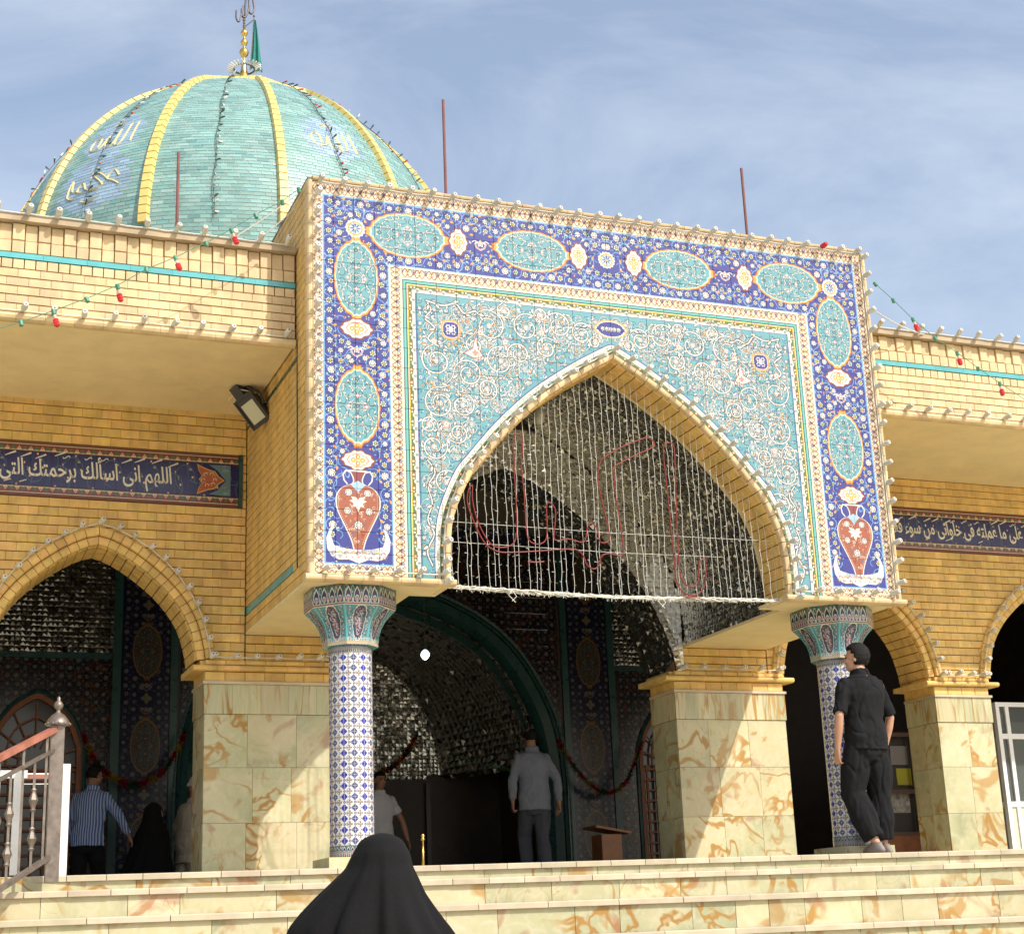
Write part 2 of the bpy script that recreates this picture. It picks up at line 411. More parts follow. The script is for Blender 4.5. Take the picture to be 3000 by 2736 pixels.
def arch_ring(parent, pl, n, r0, r1, y0, y1, mt, name='arch_brick', gap=.006, round_=True):
    """n wedge bricks along the outline pl between offsets r0..r1, from depth y0 to y1"""
    P = resample(pl, n)
    m_ = 2
    for i in range(n):
        a, b = P[i], P[i + 1]; l = math.dist(a, b) or 1; g = gap / 2 / l
        sub = [tuple(u + (v - u) * t for u, v in zip(a, b)) for t in (g, 1 - g)]
        tx, tz = (b[0] - a[0]) / l, (b[1] - a[1]) / l
        def nrm(k):
            q0 = P[max(0, k - 1)]; q1 = P[min(n, k + 1)]; ux, uz = q1[0] - q0[0], q1[1] - q0[1]; ll = math.hypot(ux, uz) or 1
            return (-uz / ll, ux / ll)
        ns = [nrm(i), nrm(i + 1)]
        w_ = r1 - r0; e = min(.02, w_ * .32) if round_ else .002
        sec = [(r0, y1), (r0, y0 + e), (r0 + e * .3, y0 + e * .3), (r0 + e, y0), (r1 - e, y0), (r1 - e * .3, y0 + e * .3), (r1, y0 + e), (r1, y1)]
        rings = [[Vector((p[0] + nv[0] * d, y, p[1] + nv[1] * d)) for d, y in sec] for p, nv in zip(sub, ns)]
        q = MB(); q.rings(rings, mt); q.obj(name, parent)

def strip_row(parent, p0, p1, n, w_, mt, name, me_cache={}, gap=.004):
    pass

# ------------------------------------------------------------------ glazed tile painting (generated, flat print only)
class Cv:
    def __init__(s, x0, z0, wm, hm, ppm, bg):
        s.x0, s.z0, s.ppm = x0, z0, ppm; s.w, s.h = int(round(wm * ppm)), int(round(hm * ppm))
        s.a = np.empty((s.h, s.w, 3), np.float32); s.a[:] = np.array(bg) / 255.
    def _bb(s, P, pad=1):
        x = (P[:, 0] - s.x0) * s.ppm; y = (P[:, 1] - s.z0) * s.ppm
        a, b = int(max(0, x.min() - pad)), int(min(s.w, x.max() + pad + 1)); c, d = int(max(0, y.min() - pad)), int(min(s.h, y.max() + pad + 1))
        return x, y, a, b, c, d
    def poly(s, pts, col):
        P = np.asarray(pts, float); x, y, a, b, c, d = s._bb(P)
        if a >= b or c >= d: return
        X = np.arange(a, b) + .5; Y = (np.arange(c, d) + .5)[:, None]; ins = np.zeros((d - c, b - a), bool)
        x2, y2 = np.roll(x, -1), np.roll(y, -1)
        for i in range(len(x)):
            if y[i] == y2[i]: continue
            cond = (Y < y[i]) != (Y < y2[i]); xi = x[i] + (Y - y[i]) * (x2[i] - x[i]) / (y2[i] - y[i])
            ins ^= cond & (X < xi)
        s.a[c:d, a:b][ins] = np.array(col) / 255.
    def line(s, pts, w_, col):
        P = np.asarray(pts, float); col = np.array(col) / 255.; ws = w_ if isinstance(w_, (list, tuple, np.ndarray)) else [w_] * len(P)
        for k in range(len(P) - 1):
            r = max(.6, (ws[k] + ws[k + 1]) / 4 * s.ppm); seg = P[k:k + 2]; x, y, a, b, c, d = s._bb(seg, r + 1)
            if a >= b or c >= d: continue
            X = np.arange(a, b) + .5; Y = (np.arange(c, d) + .5)[:, None]; dx, dy = x[1] - x[0], y[1] - y[0]; L2 = dx * dx + dy * dy + 1e-9
            t = np.clip(((X - x[0]) * dx + (Y - y[0]) * dy) / L2, 0, 1); D = (X - x[0] - t * dx) ** 2 + (Y - y[0] - t * dy) ** 2
            s.a[c:d, a:b][D < r * r] = col
    def disk(s, x, z, r, col, n=14):
        s.poly([(x + r * cos(2 * PI * k / n), z + r * sin(2 * PI * k / n)) for k in range(n)], col)
    def rect(s, x0, x1, z0, z1, col): s.poly([(x0, z0), (x1, z0), (x1, z1), (x0, z1)], col)
    def image(s, name, arr=None):
        arr = s.a if arr is None else arr; h, w_ = arr.shape[:2]
        im = bpy.data.images.new(name, w_, h); q = np.ones((h, w_, 4), np.float32); q[..., :3] = arr
        im.pixels.foreach_set(q.ravel()); im.update(); im.pack(); return im
WHT = (212, 208, 194); BLU = (58, 62, 132); BLU2 = (38, 42, 104); LBL = (110, 156, 196); TRQ = (98, 150, 158); TRQD = (38, 82, 96); ORG = (214, 150, 66)
CRM = (214, 198, 166); BRN = (130, 62, 45); GRN = (66, 104, 70); LGR = (170, 190, 120); RDD = (160, 60, 50); INK = (38, 50, 62); YEL = (224, 176, 40); PNK = (205, 130, 120)
R_ = random.Random(5)
def petals(cv, x, z, r, n, col, rot=0., amp=.22):
    cv.poly([(x + r * (1 - amp + amp * cos(n * t)) * cos(t + rot), z + r * (1 - amp + amp * cos(n * t)) * sin(t + rot)) for t in (2 * PI * k / (n * 4) for k in range(n * 4))], col)
def flower(cv, x, z, r, kind=0, rot=0., ink=(40, 54, 92)):
    petals(cv, x, z, r * 1.28, (6, 8, 9, 5, 5)[kind], ink, rot, (.22, .12, .1, .22, .22)[kind])
    if kind == 0: petals(cv, x, z, r, 6, WHT, rot); cv.disk(x, z, r * .54, GRN, 8); cv.disk(x, z, r * .24, YEL, 6)
    elif kind == 1: petals(cv, x, z, r * 1.05, 7, WHT, rot, .2); petals(cv, x, z, r * .66, 7, (92, 100, 146), rot, .34); cv.disk(x, z, r * .25, WHT, 6)
    elif kind == 2:
        petals(cv, x, z, r * 1.15, 9, WHT, rot, .1)
        for k in range(7): cv.disk(x + r * .66 * cos(k * .9 + rot), z + r * .66 * sin(k * .9 + rot), r * .20, BRN if k % 2 else INK, 5)
        cv.disk(x, z, r * .3, (170, 190, 215), 7)
    elif kind == 3: petals(cv, x, z, r, 5, ORG, rot); cv.disk(x, z, r * .4, WHT, 6)
    elif kind == 4: petals(cv, x, z, r, 5, RDD, rot); cv.disk(x, z, r * .38, WHT, 6)
def leaf(cv, x, z, a, l, col, w_=.32, out=None):
    def shp(l, w_): return [(x + l * (t - .5) * cos(a) - w_ * l * sin(PI * t) * s * sin(a) * (1.2 - t), z + l * (t - .5) * sin(a) + w_ * l * sin(PI * t) * s * cos(a) * (1.2 - t)) for s, ts in ((1, (0, .2, .45, .7, 1)), (-1, (.7, .45, .2))) for t in ts]
    if out: cv.poly(shp(l * 1.25, w_ * 1.25), out)
    cv.poly(shp(l, w_), col)
def arc(x, z, r, a0, a1, n=14, grow=0.): return [(x + (r + grow * t) * cos(a0 + (a1 - a0) * t), z + (r + grow * t) * sin(a0 + (a1 - a0) * t)) for t in (k / n for k in range(n + 1))]
def floral(cv, x0, x1, z0, z1, st=.088, avoid=None, leaves=ORG, vine=LBL, dens=1.):
    """blue ground: vines, flowers, orange leaves, small berries"""
    nx, nz = max(1, round((x1 - x0) / st)), max(1, round((z1 - z0) / st)); sx, sz = (x1 - x0) / nx, (z1 - z0) / nz
    cs = [(x0 + (i + .5) * sx + R_.uniform(-.12, .12) * sx, z0 + (j + .5) * sz + R_.uniform(-.12, .12) * sz, (i + j)) for j in range(nz) for i in range(nx)]
    for x, z, k in cs:
        if avoid and avoid(x, z, .01): continue
        r = st * .62; a = R_.uniform(0, 6.28); b_ = a + R_.uniform(1.2, 2.4)
        cv.line(arc(x, z, r, a, b_, 7), .0066, vine); cv.line(arc(x + 2 * r * cos(b_), z + 2 * r * sin(b_), r, b_ + PI, b_ + PI - 1.6, 6), .0058, vine); leaf(cv, x + r * cos(a), z + r * sin(a), a + 1.2, .034, vine, .3)
        if R_.random() < .5: cv.line(arc(x + r, z, r * .6, a + 2, a + 5, 7), .005, vine)
    for x, z, k in cs:
        for q in range(2):
            u, v = x + R_.uniform(-.6, .6) * sx, z + R_.uniform(-.6, .6) * sz
            if avoid and avoid(u, v, .008): continue
            leaf(cv, u, v, R_.uniform(0, 6.28), .022, R_.choice([LBL, LBL, WHT, LGR]), .3)
        u, v = x + .5 * sx, z + .5 * sz
        if not (avoid and avoid(u, v, .012)):
            t = R_.random()
            if t < .42: leaf(cv, u, v, R_.uniform(0, 6.28), .042, leaves, .34)
            elif t < .8:
                for q in range(4): cv.disk(u + R_.uniform(-.014, .014), v + R_.uniform(-.014, .014), .0055, R_.choice([RDD, LGR, LGR, WHT]), 6)
            else: flower(cv, u, v, .013, 4)
        if avoid and avoid(x, z, .02): continue
        flower(cv, x, z, .0265 * R_.uniform(.88, 1.1), (0, 1, 0, 2, 0)[k % 5], R_.uniform(0, 1))
def lens(cx, cz, a, b, vert, k=1., sc=0., tip=0.):
    P = []
    for i in range(96):
        t = 2 * PI * i / 96; c, s_ = cos(t), sin(t); r = k * (1 + sc * abs(sin(11 * t)))
        u = a * r * (1 if abs(c) < .985 else 1 + tip) * c; v = b * r * math.copysign(abs(s_) ** .92, s_)
        P.append((cx + v, cz + u) if vert else (cx + u, cz + v))
    return P
def medallion(cv, cx, cz, a, b, vert=False, ground=TRQ):
    cv.poly(lens(cx, cz, a, b, vert, 1.06, .035, .10), (170, 80, 30)); cv.poly(lens(cx, cz, a, b, vert, 1.04, .03, .09), ORG)
    cv.poly(lens(cx, cz, a, b, vert, .985, .035, .05), WHT); cv.poly(lens(cx, cz, a, b, vert, .955, .035, .04), ground)
    def L(u, v): return (cx + v, cz + u) if vert else (cx + u, cz + v)
    for q_ in range(26): x, z = L(a * .86 * R_.uniform(-1, 1), b * .6 * R_.uniform(-1, 1)); cv.disk(x, z, R_.uniform(.012, .022), R_.choice([(128, 164, 168), (84, 134, 144), (142, 164, 174)]), 8)
    curves = [((.42, .42), .24, .3, 6.2, -.12), ((.22, .20), .20, 1., 5.6, -.08), ((.62, .12), .16, -1., 4.2, -.06), ((.15, .66), .17, 0., 5., -.08), ((.5, .74), .1, 2., 6., -.04), ((.78, .3), .09, 0, 5, -.04), ((.06, .12), .12, .4, 4., .05), ((.36, .16), .1, 3., 8., -.05), ((.3, .82), .08, 1, 6, -.03), ((.58, .5), .12, 4, 9, -.06)]
    for su in (1, -1):
        for sv in (1, -1):
            def P(pts): return [L(su * a * u, sv * b * v) for u, v in pts]
            for n_, (c0, r, a0, a1, g) in enumerate(curves):
                q = [(c0[0] + (r + g * t) * cos(a0 + (a1 - a0) * t), c0[1] + (r + g * t) * 1.3 * sin(a0 + (a1 - a0) * t)) for t in (i / 14 for i in range(15))]
                q = P(q)
                if n_ % 2 == 0: cv.line(q, .0115, (44, 70, 86)); cv.line(q, .0058, WHT)
                else: cv.line(q, .0052, (46, 74, 88))
            for u, v in ((.3, .1), (.1, .35), (.55, .35), (.75, .25), (.35, .6), (.12, .82), (.7, .45), (.45, .22), (.2, .5), (.6, .66), (.86, .1)):
                x, z = L(su * a * u, sv * b * v); leaf(cv, x, z, (u * 9 + v * 5) * su * sv, .028, WHT, .3, (60, 90, 104))
    for u, v, c in ((0, 0, INK), (.3, 0, PNK), (-.3, 0, PNK), (0, .42, PNK), (0, -.42, PNK), (.78, 0, INK), (-.78, 0, INK)):
        x, z = L(a * u, b * v); petals(cv, x, z, .021, 4, c); petals(cv, x, z, .013, 4, WHT if c != INK else TRQ)
def diamond(cv, cx, cz, a, b):
    """long half-axis a along x, b along z"""
    def D(k, sc): return [(cx + a * k * cos(t) * (abs(cos(t)) * .35 + .65) * (1 + sc * cos(10 * t)), cz + b * k * sin(t) * (abs(sin(t)) * .25 + .75) * (1 + sc * cos(10 * t))) for t in (2 * PI * i / 60 for i in range(60))]
    cv.poly(D(1.14, .06), BRN); cv.poly(D(1, .06), WHT); cv.poly(D(.72, .05), (190, 120, 105)); cv.poly(D(.64, .06), WHT)
    for dx, dz in ((1, 0), (-1, 0), (0, 1), (0, -1)): cv.disk(cx + dx * a * .30, cz + dz * b * .34, min(a, b) * .28, ORG, 12)
    for dx, dz in ((1, 0), (-1, 0), (0, 1), (0, -1)): cv.disk(cx + dx * a * .30, cz + dz * b * .34, min(a, b) * .11, WHT, 8)
def palmette(cv, cx, cz):
    for s in (1, -1):
        cv.line([(cx, cz - .05), (cx + s * .035, cz - .03), (cx + s * .05, cz + .005), (cx + s * .03, cz + .02)], .014, WHT)
        cv.line([(cx, cz - .05), (cx + s * .035, cz - .03), (cx + s * .05, cz + .005)], .005, RDD)
        cv.line([(cx, cz), (cx + s * .05, cz + .035), (cx + s * .075, cz + .02)], .009, WHT)
    petals(cv, cx, cz + .01, .036, 5, WHT, PI / 2); petals(cv, cx, cz + .01, .026, 5, PNK, PI / 2); petals(cv, cx, cz + .01, .014, 5, WHT, PI / 2)
def rosette(cv, cx, cz, r=.085):
    petals(cv, cx, cz, r * 1.05, 16, WHT, 0, .06); petals(cv, cx, cz, r * .80, 16, ORG, 0, .05); cv.disk(cx, cz, r * .62, (165, 185, 205), 20)
    for k in range(8): leaf(cv, cx + r * .36 * cos(k * PI / 4), cz + r * .36 * sin(k * PI / 4), k * PI / 4, r * .5, BLU2, .16)
    cv.disk(cx, cz, r * .1, YEL, 6)
def scrollborder(cv, x0, x1, z0, z1, horiz):
    cv.rect(x0, x1, z0, z1, CRM); Ln = (x1 - x0) if horiz else (z1 - z0); W_ = (z1 - z0) if horiz else (x1 - x0)
    n = max(1, round(Ln / .105)); st = Ln / n
    def T(u, v): return (x0 + u, z0 + v) if horiz else (x0 + v, z0 + u)
    for k in range(n):
        u0 = (k + .5) * st
        for s in (1, -1):
            cv.line([T(u0 + s * st * t, W_ * (.5 + .36 * sin(PI * 2 * t + .3))) for t in (0, .08, .16, .24, .32, .4, .5)], .0062, (112, 56, 42))
            cv.line([T(u0 + s * st * t, W_ * (.5 - .36 * sin(PI * 2 * t + .3))) for t in (0, .08, .16, .24, .32, .4, .5)], .0062, (112, 56, 42))
            cv.line([T(u0 + s * st * (.12 + .09 * cos(a)), W_ * (.52 + .16 * sin(a))) for a in (0, 1, 2, 3, 4, 5)], .0038, BRN)
        for du, dv in ((0, .78), (.09, .62), (-.09, .62)): x, z = T(u0 + st * (.5 + du), W_ * dv); cv.disk(x, z, .0095, (60, 76, 140), 7); cv.disk(x, z, .0042, CRM, 5)
    for a, b in (((0, 0), (Ln, 0)), ((0, W_), (Ln, W_))): cv.line([T(*a), T(*b)], .008, WHT)
def blueband(cv, cx, zs):
    pass

# portal outline (outer edge of the brick arch), half width 1.60
ARCH = half([(1.60, 2.17), (1.60, 2.46), (1.565, 2.75), (1.43, 3.07), (1.30, 3.24), (1.05, 3.53), (.73, 3.83), (.37, 4.085), (.10, 4.245), (0., 4.30)])
PX0, PZ0, PZ1 = -2.676, 2.215, 5.566
cv = Cv(PX0, PZ0, 2.676, PZ1 - PZ0, 430, BLU)
def av_band(x, z, m_):
    for ex, ez, a, b in ((-1.85, 5.172, .335, .205), (-.713, 5.172, .335, .195), (-2.304, 4.731, .19, .34), (-2.305, 3.612, .19, .315), (-1.395, 5.173, .09, .13), (-.269, 5.18, .085, .13), (-2.305, 4.282, .14, .10), (-2.308, 3.156, .14, .09), (-2.308, 5.18, .1, .1), (0, 5.178, .095, .1), (-1.193, 5.173, .075, .075), (-2.307, 4.089, .08, .08), (-2.31, 2.80, .2, .27), (-2.31, 2.42, .27, .12)):
        if ((x - ex) / (a + m_)) ** 2 + ((z - ez) / (b + m_)) ** 2 < 1: return True
    return False
floral(cv, -2.575, 0.03, 4.90, 5.445, .086, av_band); floral(cv, -2.575, -2.035, 2.31, 4.90, .086, av_band)
for x, z, a, b, v in ((-1.85, 5.172, .315, .19, False), (-.713, 5.172, .315, .18, False), (-2.304, 4.731, .32, .178, True), (-2.305, 3.612, .30, .178, True)): medallion(cv, x, z, a, b, v)
diamond(cv, -1.395, 5.173, .078, .118); diamond(cv, -.269, 5.18, .078, .118); diamond(cv, -2.305, 4.282, .128, .082); diamond(cv, -2.308, 3.156, .128, .078)
rosette(cv, -2.308, 5.18); rosette(cv, 0, 5.178, .08); palmette(cv, -1.193, 5.173); palmette(cv, -2.307, 4.089)
for sx in (-.07, .07):
    for z_ in (4.15, 4.03): flower(cv, -2.307 + sx, z_, .024, 1)
# vase at the foot of the blue band
vx = -2.31
cv.poly([(vx + a, b) for a, b in ((-.262, 2.50), (-.255, 2.42), (-.22, 2.36), (-.16, 2.335), (-.08, 2.34), (0, 2.31), (.08, 2.34), (.16, 2.335), (.22, 2.36), (.255, 2.42), (.262, 2.50), (.235, 2.58), (.20, 2.60), (.225, 2.53), (.20, 2.45), (.1, 2.425), (0, 2.42), (-.1, 2.425), (-.20, 2.45), (-.225, 2.53), (-.20, 2.60), (-.235, 2.58))], WHT)
for k in range(60): cv.line(arc(vx + R_.uniform(-.23, .23), R_.uniform(2.34, 2.43), R_.uniform(.006, .013), 0, R_.uniform(3, 6), 6), .004, R_.choice([(110, 120, 160), (150, 110, 100), (90, 130, 150)]))
for k in range(9):
    a = -.2 + .05 * k; cv.line(arc(vx + a, 2.385, .018, .3, 2.9, 6), .007, ORG if k % 2 else (120, 110, 150)); cv.disk(vx + a, 2.36 , .006, RDD, 5)
prof = spline([(.034, 2.425), (.055, 2.50), (.10, 2.60), (.158, 2.72), (.176, 2.80), (.165, 2.87), (.12, 2.925), (.05, 2.955), (.032, 2.975), (.036, 3.01), (.06, 3.06)], 4)
def sym(p, k=0.): return [(vx - x - k, z) for x, z in p] + [(vx + x + k, z) for x, z in reversed(p)]
cv.poly(sym(prof, .010), WHT); cv.poly(sym(prof), (150, 86, 62)); cv.poly(sym([p for p in prof if p[1] > 2.955]), (128, 66, 70))
cv.poly([(vx - .06, 2.95), (vx, 2.89), (vx + .06, 2.95), (vx, 2.985)], (150, 180, 205))
cv.line([(vx - .075, 3.065), (vx + .075, 3.065)], .012, WHT)
for k in range(90):
    zq = R_.uniform(2.46, 2.90); xq = R_.uniform(-1, 1) * (float(np.interp(zq, [p[1] for p in prof[:30]], [p[0] for p in prof[:30]])) - .02); cv.line(arc(vx + xq, zq, R_.uniform(.006, .014), R_.uniform(0, 3), R_.uniform(3, 6), 6), .0045, R_.choice([(196, 160, 140), (90, 100, 130), (206, 190, 170), (120, 60, 44)]))
for s in (-1, 1):
    cv.line([(vx + s * a, b) for a, b in ((.065, 3.055), (.10, 3.065), (.122, 3.03), (.115, 2.985), (.09, 2.955))], .011, WHT)
    flower(cv, vx + s * .078, 2.885, .026, 2); flower(cv, vx + s * .088, 2.735, .026, 2)
    for a, l in ((.6, .07), (.1, .075), (-.7, .06)): leaf(cv, vx + s * .035 * cos(a), 2.81 + .04 * sin(a), a if s > 0 else PI - a, l, WHT, .36)
leaf(cv, vx, 2.77, -PI / 2, .09, WHT, .3); flower(cv, vx, 2.62, .03, 2)
for k in range(26):
    t = k / 26; z = 2.47 + .42 * t; x_ = float(np.interp(z, [p[1] for p in prof[:30]], [p[0] for p in prof[:30]])) - .012
    for s in (-1, 1): cv.disk(vx + s * x_, z, .0035, WHT, 5)
# borders
scrollborder(cv, PX0, 0.01, 5.455, PZ1, True); scrollborder(cv, PX0, -2.585, PZ0, 5.455, False); scrollborder(cv, -2.585, -2.02, PZ0, 2.305, True)
cv.line([(-2.583, 2.305), (-2.583, 5.455), (.01, 5.455)], .014, LBL); cv.line([(-2.583, 2.305), (-2.025, 2.305), (-2.025, 4.886), (.01, 4.886)], .012, LBL)
cv.poly([(-2.018, PZ0), (-2.018, 4.88), (.01, 4.88), (.01, 4.775), (-1.912, 4.775), (-1.912, PZ0)], CRM)
scrollborder(cv, -2.018, .01, 4.78, 4.88, True); scrollborder(cv, -2.018, -1.915, PZ0, 4.88, False)
def frame_(d0, d1, col): cv.poly([(-1.912 + d0, PZ0), (-1.912 + d0, 4.776 - d0), (.01, 4.776 - d0), (.01, 4.776 - d1), (-1.912 + d1, 4.776 - d1), (-1.912 + d1, PZ0)], col)
cv.poly([(-1.912, PZ0), (-1.912, 4.776), (.01, 4.776), (.01, PZ0)], TRQ)
for d0, d1, c in ((0, .005, WHT), (.005, .013, INK), (.013, .034, (96, 170, 160)), (.034, .042, INK), (.042, .047, WHT), (.047, .056, YEL), (.056, .086, (88, 104, 66)), (.086, .116, WHT), (.116, .121, BLU)): frame_(d0, d1, c)
for k in range(17):
    x = -1.83 + .115 * k; z = 4.776 - .07
    flower(cv, x, z, .017, 3); cv.disk(x + .057, z - .022, .02, WHT, 8); flower(cv, x + .057, z - .03, .012, 0); cv.disk(x + .03, z, .008, (225, 215, 190), 6)
for k in range(22):
    z = 4.65 - .113 * k; flower(cv, -1.842, z, .017, 3); cv.disk(-1.820, z - .056, .02, WHT, 8); flower(cv, -1.812, z - .056, .012, 0); cv.disk(-1.842, z - .03, .008, (225, 215, 190), 6)
# turquoise spandrel: arabesque scrolls
hf = heightfn(offset(ARCH, .09))
def av_sp(x, z, m_=0.): return (hf(x) > z - m_) or x < -1.78 + m_ or z > 4.64 - m_
cs = []
for j in range(40):
    for i in range(30):
        x = -1.765 + i * .062 + R_.uniform(-.012, .012); z = 2.29 + j * .062 + R_.uniform(-.012, .012)
        if not av_sp(x, z, .012): cs.append((x, z))
for x, z in cs:
    a = R_.uniform(0, 6.3); cv.line(arc(x, z, .028, a, a + 2.9, 6), .0042, (44, 66, 98))
for x, z in cs:
    t = R_.random(); a = R_.uniform(0, 6.3)
    if t < .25: flower(cv, x, z, .017, 1)
    elif t < .36: flower(cv, x, z, .015, 3)
    elif t < .46: flower(cv, x, z, .015, 0)
    elif t < .6: leaf(cv, x, z, a, .03, ORG, .3, INK)
    elif t < .68: petals(cv, x, z, .015, 4, WHT, a); petals(cv, x, z, .008, 4, (60, 70, 160), a)
    else: leaf(cv, x, z, a, .026, (60, 62, 105), .25); leaf(cv, x + .02, z + .015, a + 1, .02, WHT, .28)
_n = 0
for _k in range(900):
    x, z = R_.uniform(-1.76, -.02), R_.uniform(2.30, 4.62)
    if av_sp(x, z, .05) or _n > 330: continue
    _n += 1; r = R_.uniform(.035, .075); a0 = R_.uniform(0, 6.3); d = R_.choice([-1, 1]); P = [(x + r * (1 - .75 * t) * cos(a0 + d * 7.5 * t), z + r * (1 - .75 * t) * sin(a0 + d * 7.5 * t)) for t in [q_ / 18 for q_ in range(19)]]
    cv.line(P, .0085, (48, 78, 100)); cv.line(P, .0048, WHT); leaf(cv, P[0][0], P[0][1], a0 + d * 1.6, .042, WHT, .28, (44, 70, 94))
    if _n % 3 == 0: flower(cv, x, z, .016, R_.choice([0, 3, 2]))
    if _n % 4 == 0: leaf(cv, P[6][0], P[6][1], a0 + 2, .03, ORG, .3, (60, 60, 70))
def vine(P, w_=.013):
    P = spline(P, 7); cv.line(P, w_ + .013, (44, 60, 84)); cv.line(P, w_, WHT)
    for k in range(5, len(P) - 3, 9):
        a = math.atan2(P[k + 1][1] - P[k][1], P[k + 1][0] - P[k][0]); s = 1 if (k // 9) % 2 else -1
        leaf(cv, P[k][0] - s * .020 * sin(a), P[k][1] + s * .020 * cos(a), a + s * .7, .056, WHT, .28, INK)
        if k % 2: leaf(cv, P[k][0] + s * .006 * sin(a), P[k][1] - s * .006 * cos(a), a, .022, ORG, .3)
def spiral(x, z, r, a0, d=1, turns=1.7):
    r *= 1.12; N = 44; P = []
    for k in range(N + 1): t = k / N; P.append((x + r * (1 - .82 * t) * cos(a0 + d * 2 * PI * turns * t), z + r * (1 - .82 * t) * sin(a0 + d * 2 * PI * turns * t)))
    tx, tz = P[0][0] - P[1][0], P[0][1] - P[1][1]; l = math.hypot(tx, tz); tail = [(P[0][0] + tx / l * q_ * .02 + (x - P[0][0]) * -.06 * q_ * q_ * .3, P[0][1] + tz / l * q_ * .02 + (z - P[0][1]) * -.06 * q_ * q_ * .3) for q_ in (5, 4, 3, 2, 1)]
    P = tail + P; ws = [.004 + .0085 * sin(PI * min(1, (k + 2) / len(P) * 1.1)) for k in range(len(P))]
    for k in range(4, len(P) - 2, 6):
        a = math.atan2(P[k + 1][1] - P[k][1], P[k + 1][0] - P[k][0]); s_ = 1 if (k // 6) % 2 else -1; sz_ = .062 * (1 - .5 * k / len(P))
        leaf(cv, P[k][0] - s_ * .022 * sin(a), P[k][1] + s_ * .022 * cos(a), a + s_ * .6, sz_, WHT, .26, (44, 60, 84))
    cv.line(P, [w_ + .0085 for w_ in ws], (48, 74, 96)); cv.line(P, ws, WHT)
    for k in range(7, len(P) - 4, 11): a = math.atan2(P[k + 1][1] - P[k][1], P[k + 1][0] - P[k][0]); leaf(cv, P[k][0], P[k][1], a, .026, ORG, .24)
    flower(cv, x, z, .022, 2)
for x, z, r, a0, d in ((-1.14, 4.43, .14, 2.6, -1), (-.80, 4.45, .13, 0., 1), (-.50, 4.50, .12, 3.4, -1), (-.28, 4.45, .10, 0, 1), (-1.62, 4.07, .13, 1.5, 1), (-1.34, 3.98, .12, 3.2, -1), (-1.05, 4.12, .13, .4, 1), (-.88, 4.20, .10, 4., -1), (-1.60, 3.70, .13, 1.4, 1), (-1.40, 3.70, .10, 1.6, -1), (-1.66, 3.32, .11, 1., -1), (-1.56, 3.02, .10, .5, 1), (-1.18, 3.86, .09, 4.5, 1), (-.62, 4.28, .09, 1, 1), (-1.45, 3.45, .08, 4, 1), (-1.70, 3.50, .07, 0, 1), (-1.0, 4.58, .06, 2, 1), (-.66, 4.58, .06, 4, -1), (-1.28, 4.24, .07, 2, 1), (-.16, 4.38, .05, 1, 1)): spiral(x, z, r, a0, d)
vine([(-1.70, 4.60), (-1.66, 4.52), (-1.71, 4.44), (-1.63, 4.36), (-1.69, 4.26), (-1.60, 4.2)]); vine([(-1.70, 4.60), (-1.55, 4.57), (-1.44, 4.60), (-1.36, 4.52), (-1.26, 4.55), (-1.2, 4.48)])
vine([(-1.72, 3.2), (-1.66, 3.1), (-1.72, 2.98), (-1.69, 2.84), (-1.73, 2.70), (-1.68, 2.58), (-1.74, 2.44), (-1.70, 2.32)], .011)
for q in ((-1.25, 4.14), (-1.64, 4.24), (-1.22, 4.36), (-1.0, 4.30), (-1.55, 3.52), (-.66, 4.42)): petals(cv, q[0], q[1], .036, 5, PNK, .4); petals(cv, q[0], q[1], .027, 5, WHT, .4); cv.disk(*q, .007, RDD, 6)
for k, c in ((1.22, ORG), (1.12, TRQ), (1.08, ORG), (1.0, WHT), (.93, BLU)): petals(cv, -1.487, 4.36, .084 * k, 4, c, PI / 4, .07) if k < 2 else 0
for k in range(4): petals(cv, -1.487 + .033 * cos(k * PI / 2 + .8), 4.36 + .033 * sin(k * PI / 2 + .8), .026, 6, WHT); petals(cv, -1.487 + .033 * cos(k * PI / 2 + .8), 4.36 + .033 * sin(k * PI / 2 + .8), .014, 4, BLU)
petals(cv, -1.487, 4.36, .022, 4, (175, 180, 190))
cv.poly([(x - .0, z) for x, z in ((-1.37, 4.16), (-1.29, 4.21), (-1.27, 4.31), (-1.25, 4.21), (-1.21, 4.15), (-1.28, 4.13))], WHT); petals(cv, -1.275, 4.175, .03, 4, PNK)
cv.line([(-1.38, 4.16), (-1.295, 4.215), (-1.27, 4.32), (-1.245, 4.215), (-1.2, 4.15), (-1.28, 4.12), (-1.38, 4.16)], .005, RDD)
for k, c in ((1.2, ORG), (1.08, WHT), (.96, BLU)): cv.poly(lens(0, 4.519, .125 * k, .068 * k, False, 1, .05, .1), c)
for dx in (-.075, -.035, 0): flower(cv, dx, 4.519, .022, 1)
# border that follows the arch
Pa = [p for p in ARCH if p[0] <= .02]
cv.line(offset(Pa, .040), .082 , BLU); cv.line(offset(Pa, .036), .074, WHT); cv.line(offset(Pa, .012), .044, (84, 102, 66))
for k, p in enumerate(resample(offset(Pa, .052), 90)): cv.line(arc(p[0], p[1], .010, k, k + 3, 5), .0042, (110, 124, 120) if k % 3 else (150, 120, 80))
for k, p in enumerate(resample(offset(Pa, .018), 36)): flower(cv, p[0], p[1], .016, 3 if k % 2 == 0 else 0)
for k, p in enumerate(resample(offset(Pa, .048), 36)): cv.disk(p[0], p[1], .006, (120, 140, 170) if k % 2 else (150, 160, 120), 6)
left = cv.a; PORTAL_IMG = cv.image('portal_tile_print', np.concatenate([left, left[:, ::-1]], 1))

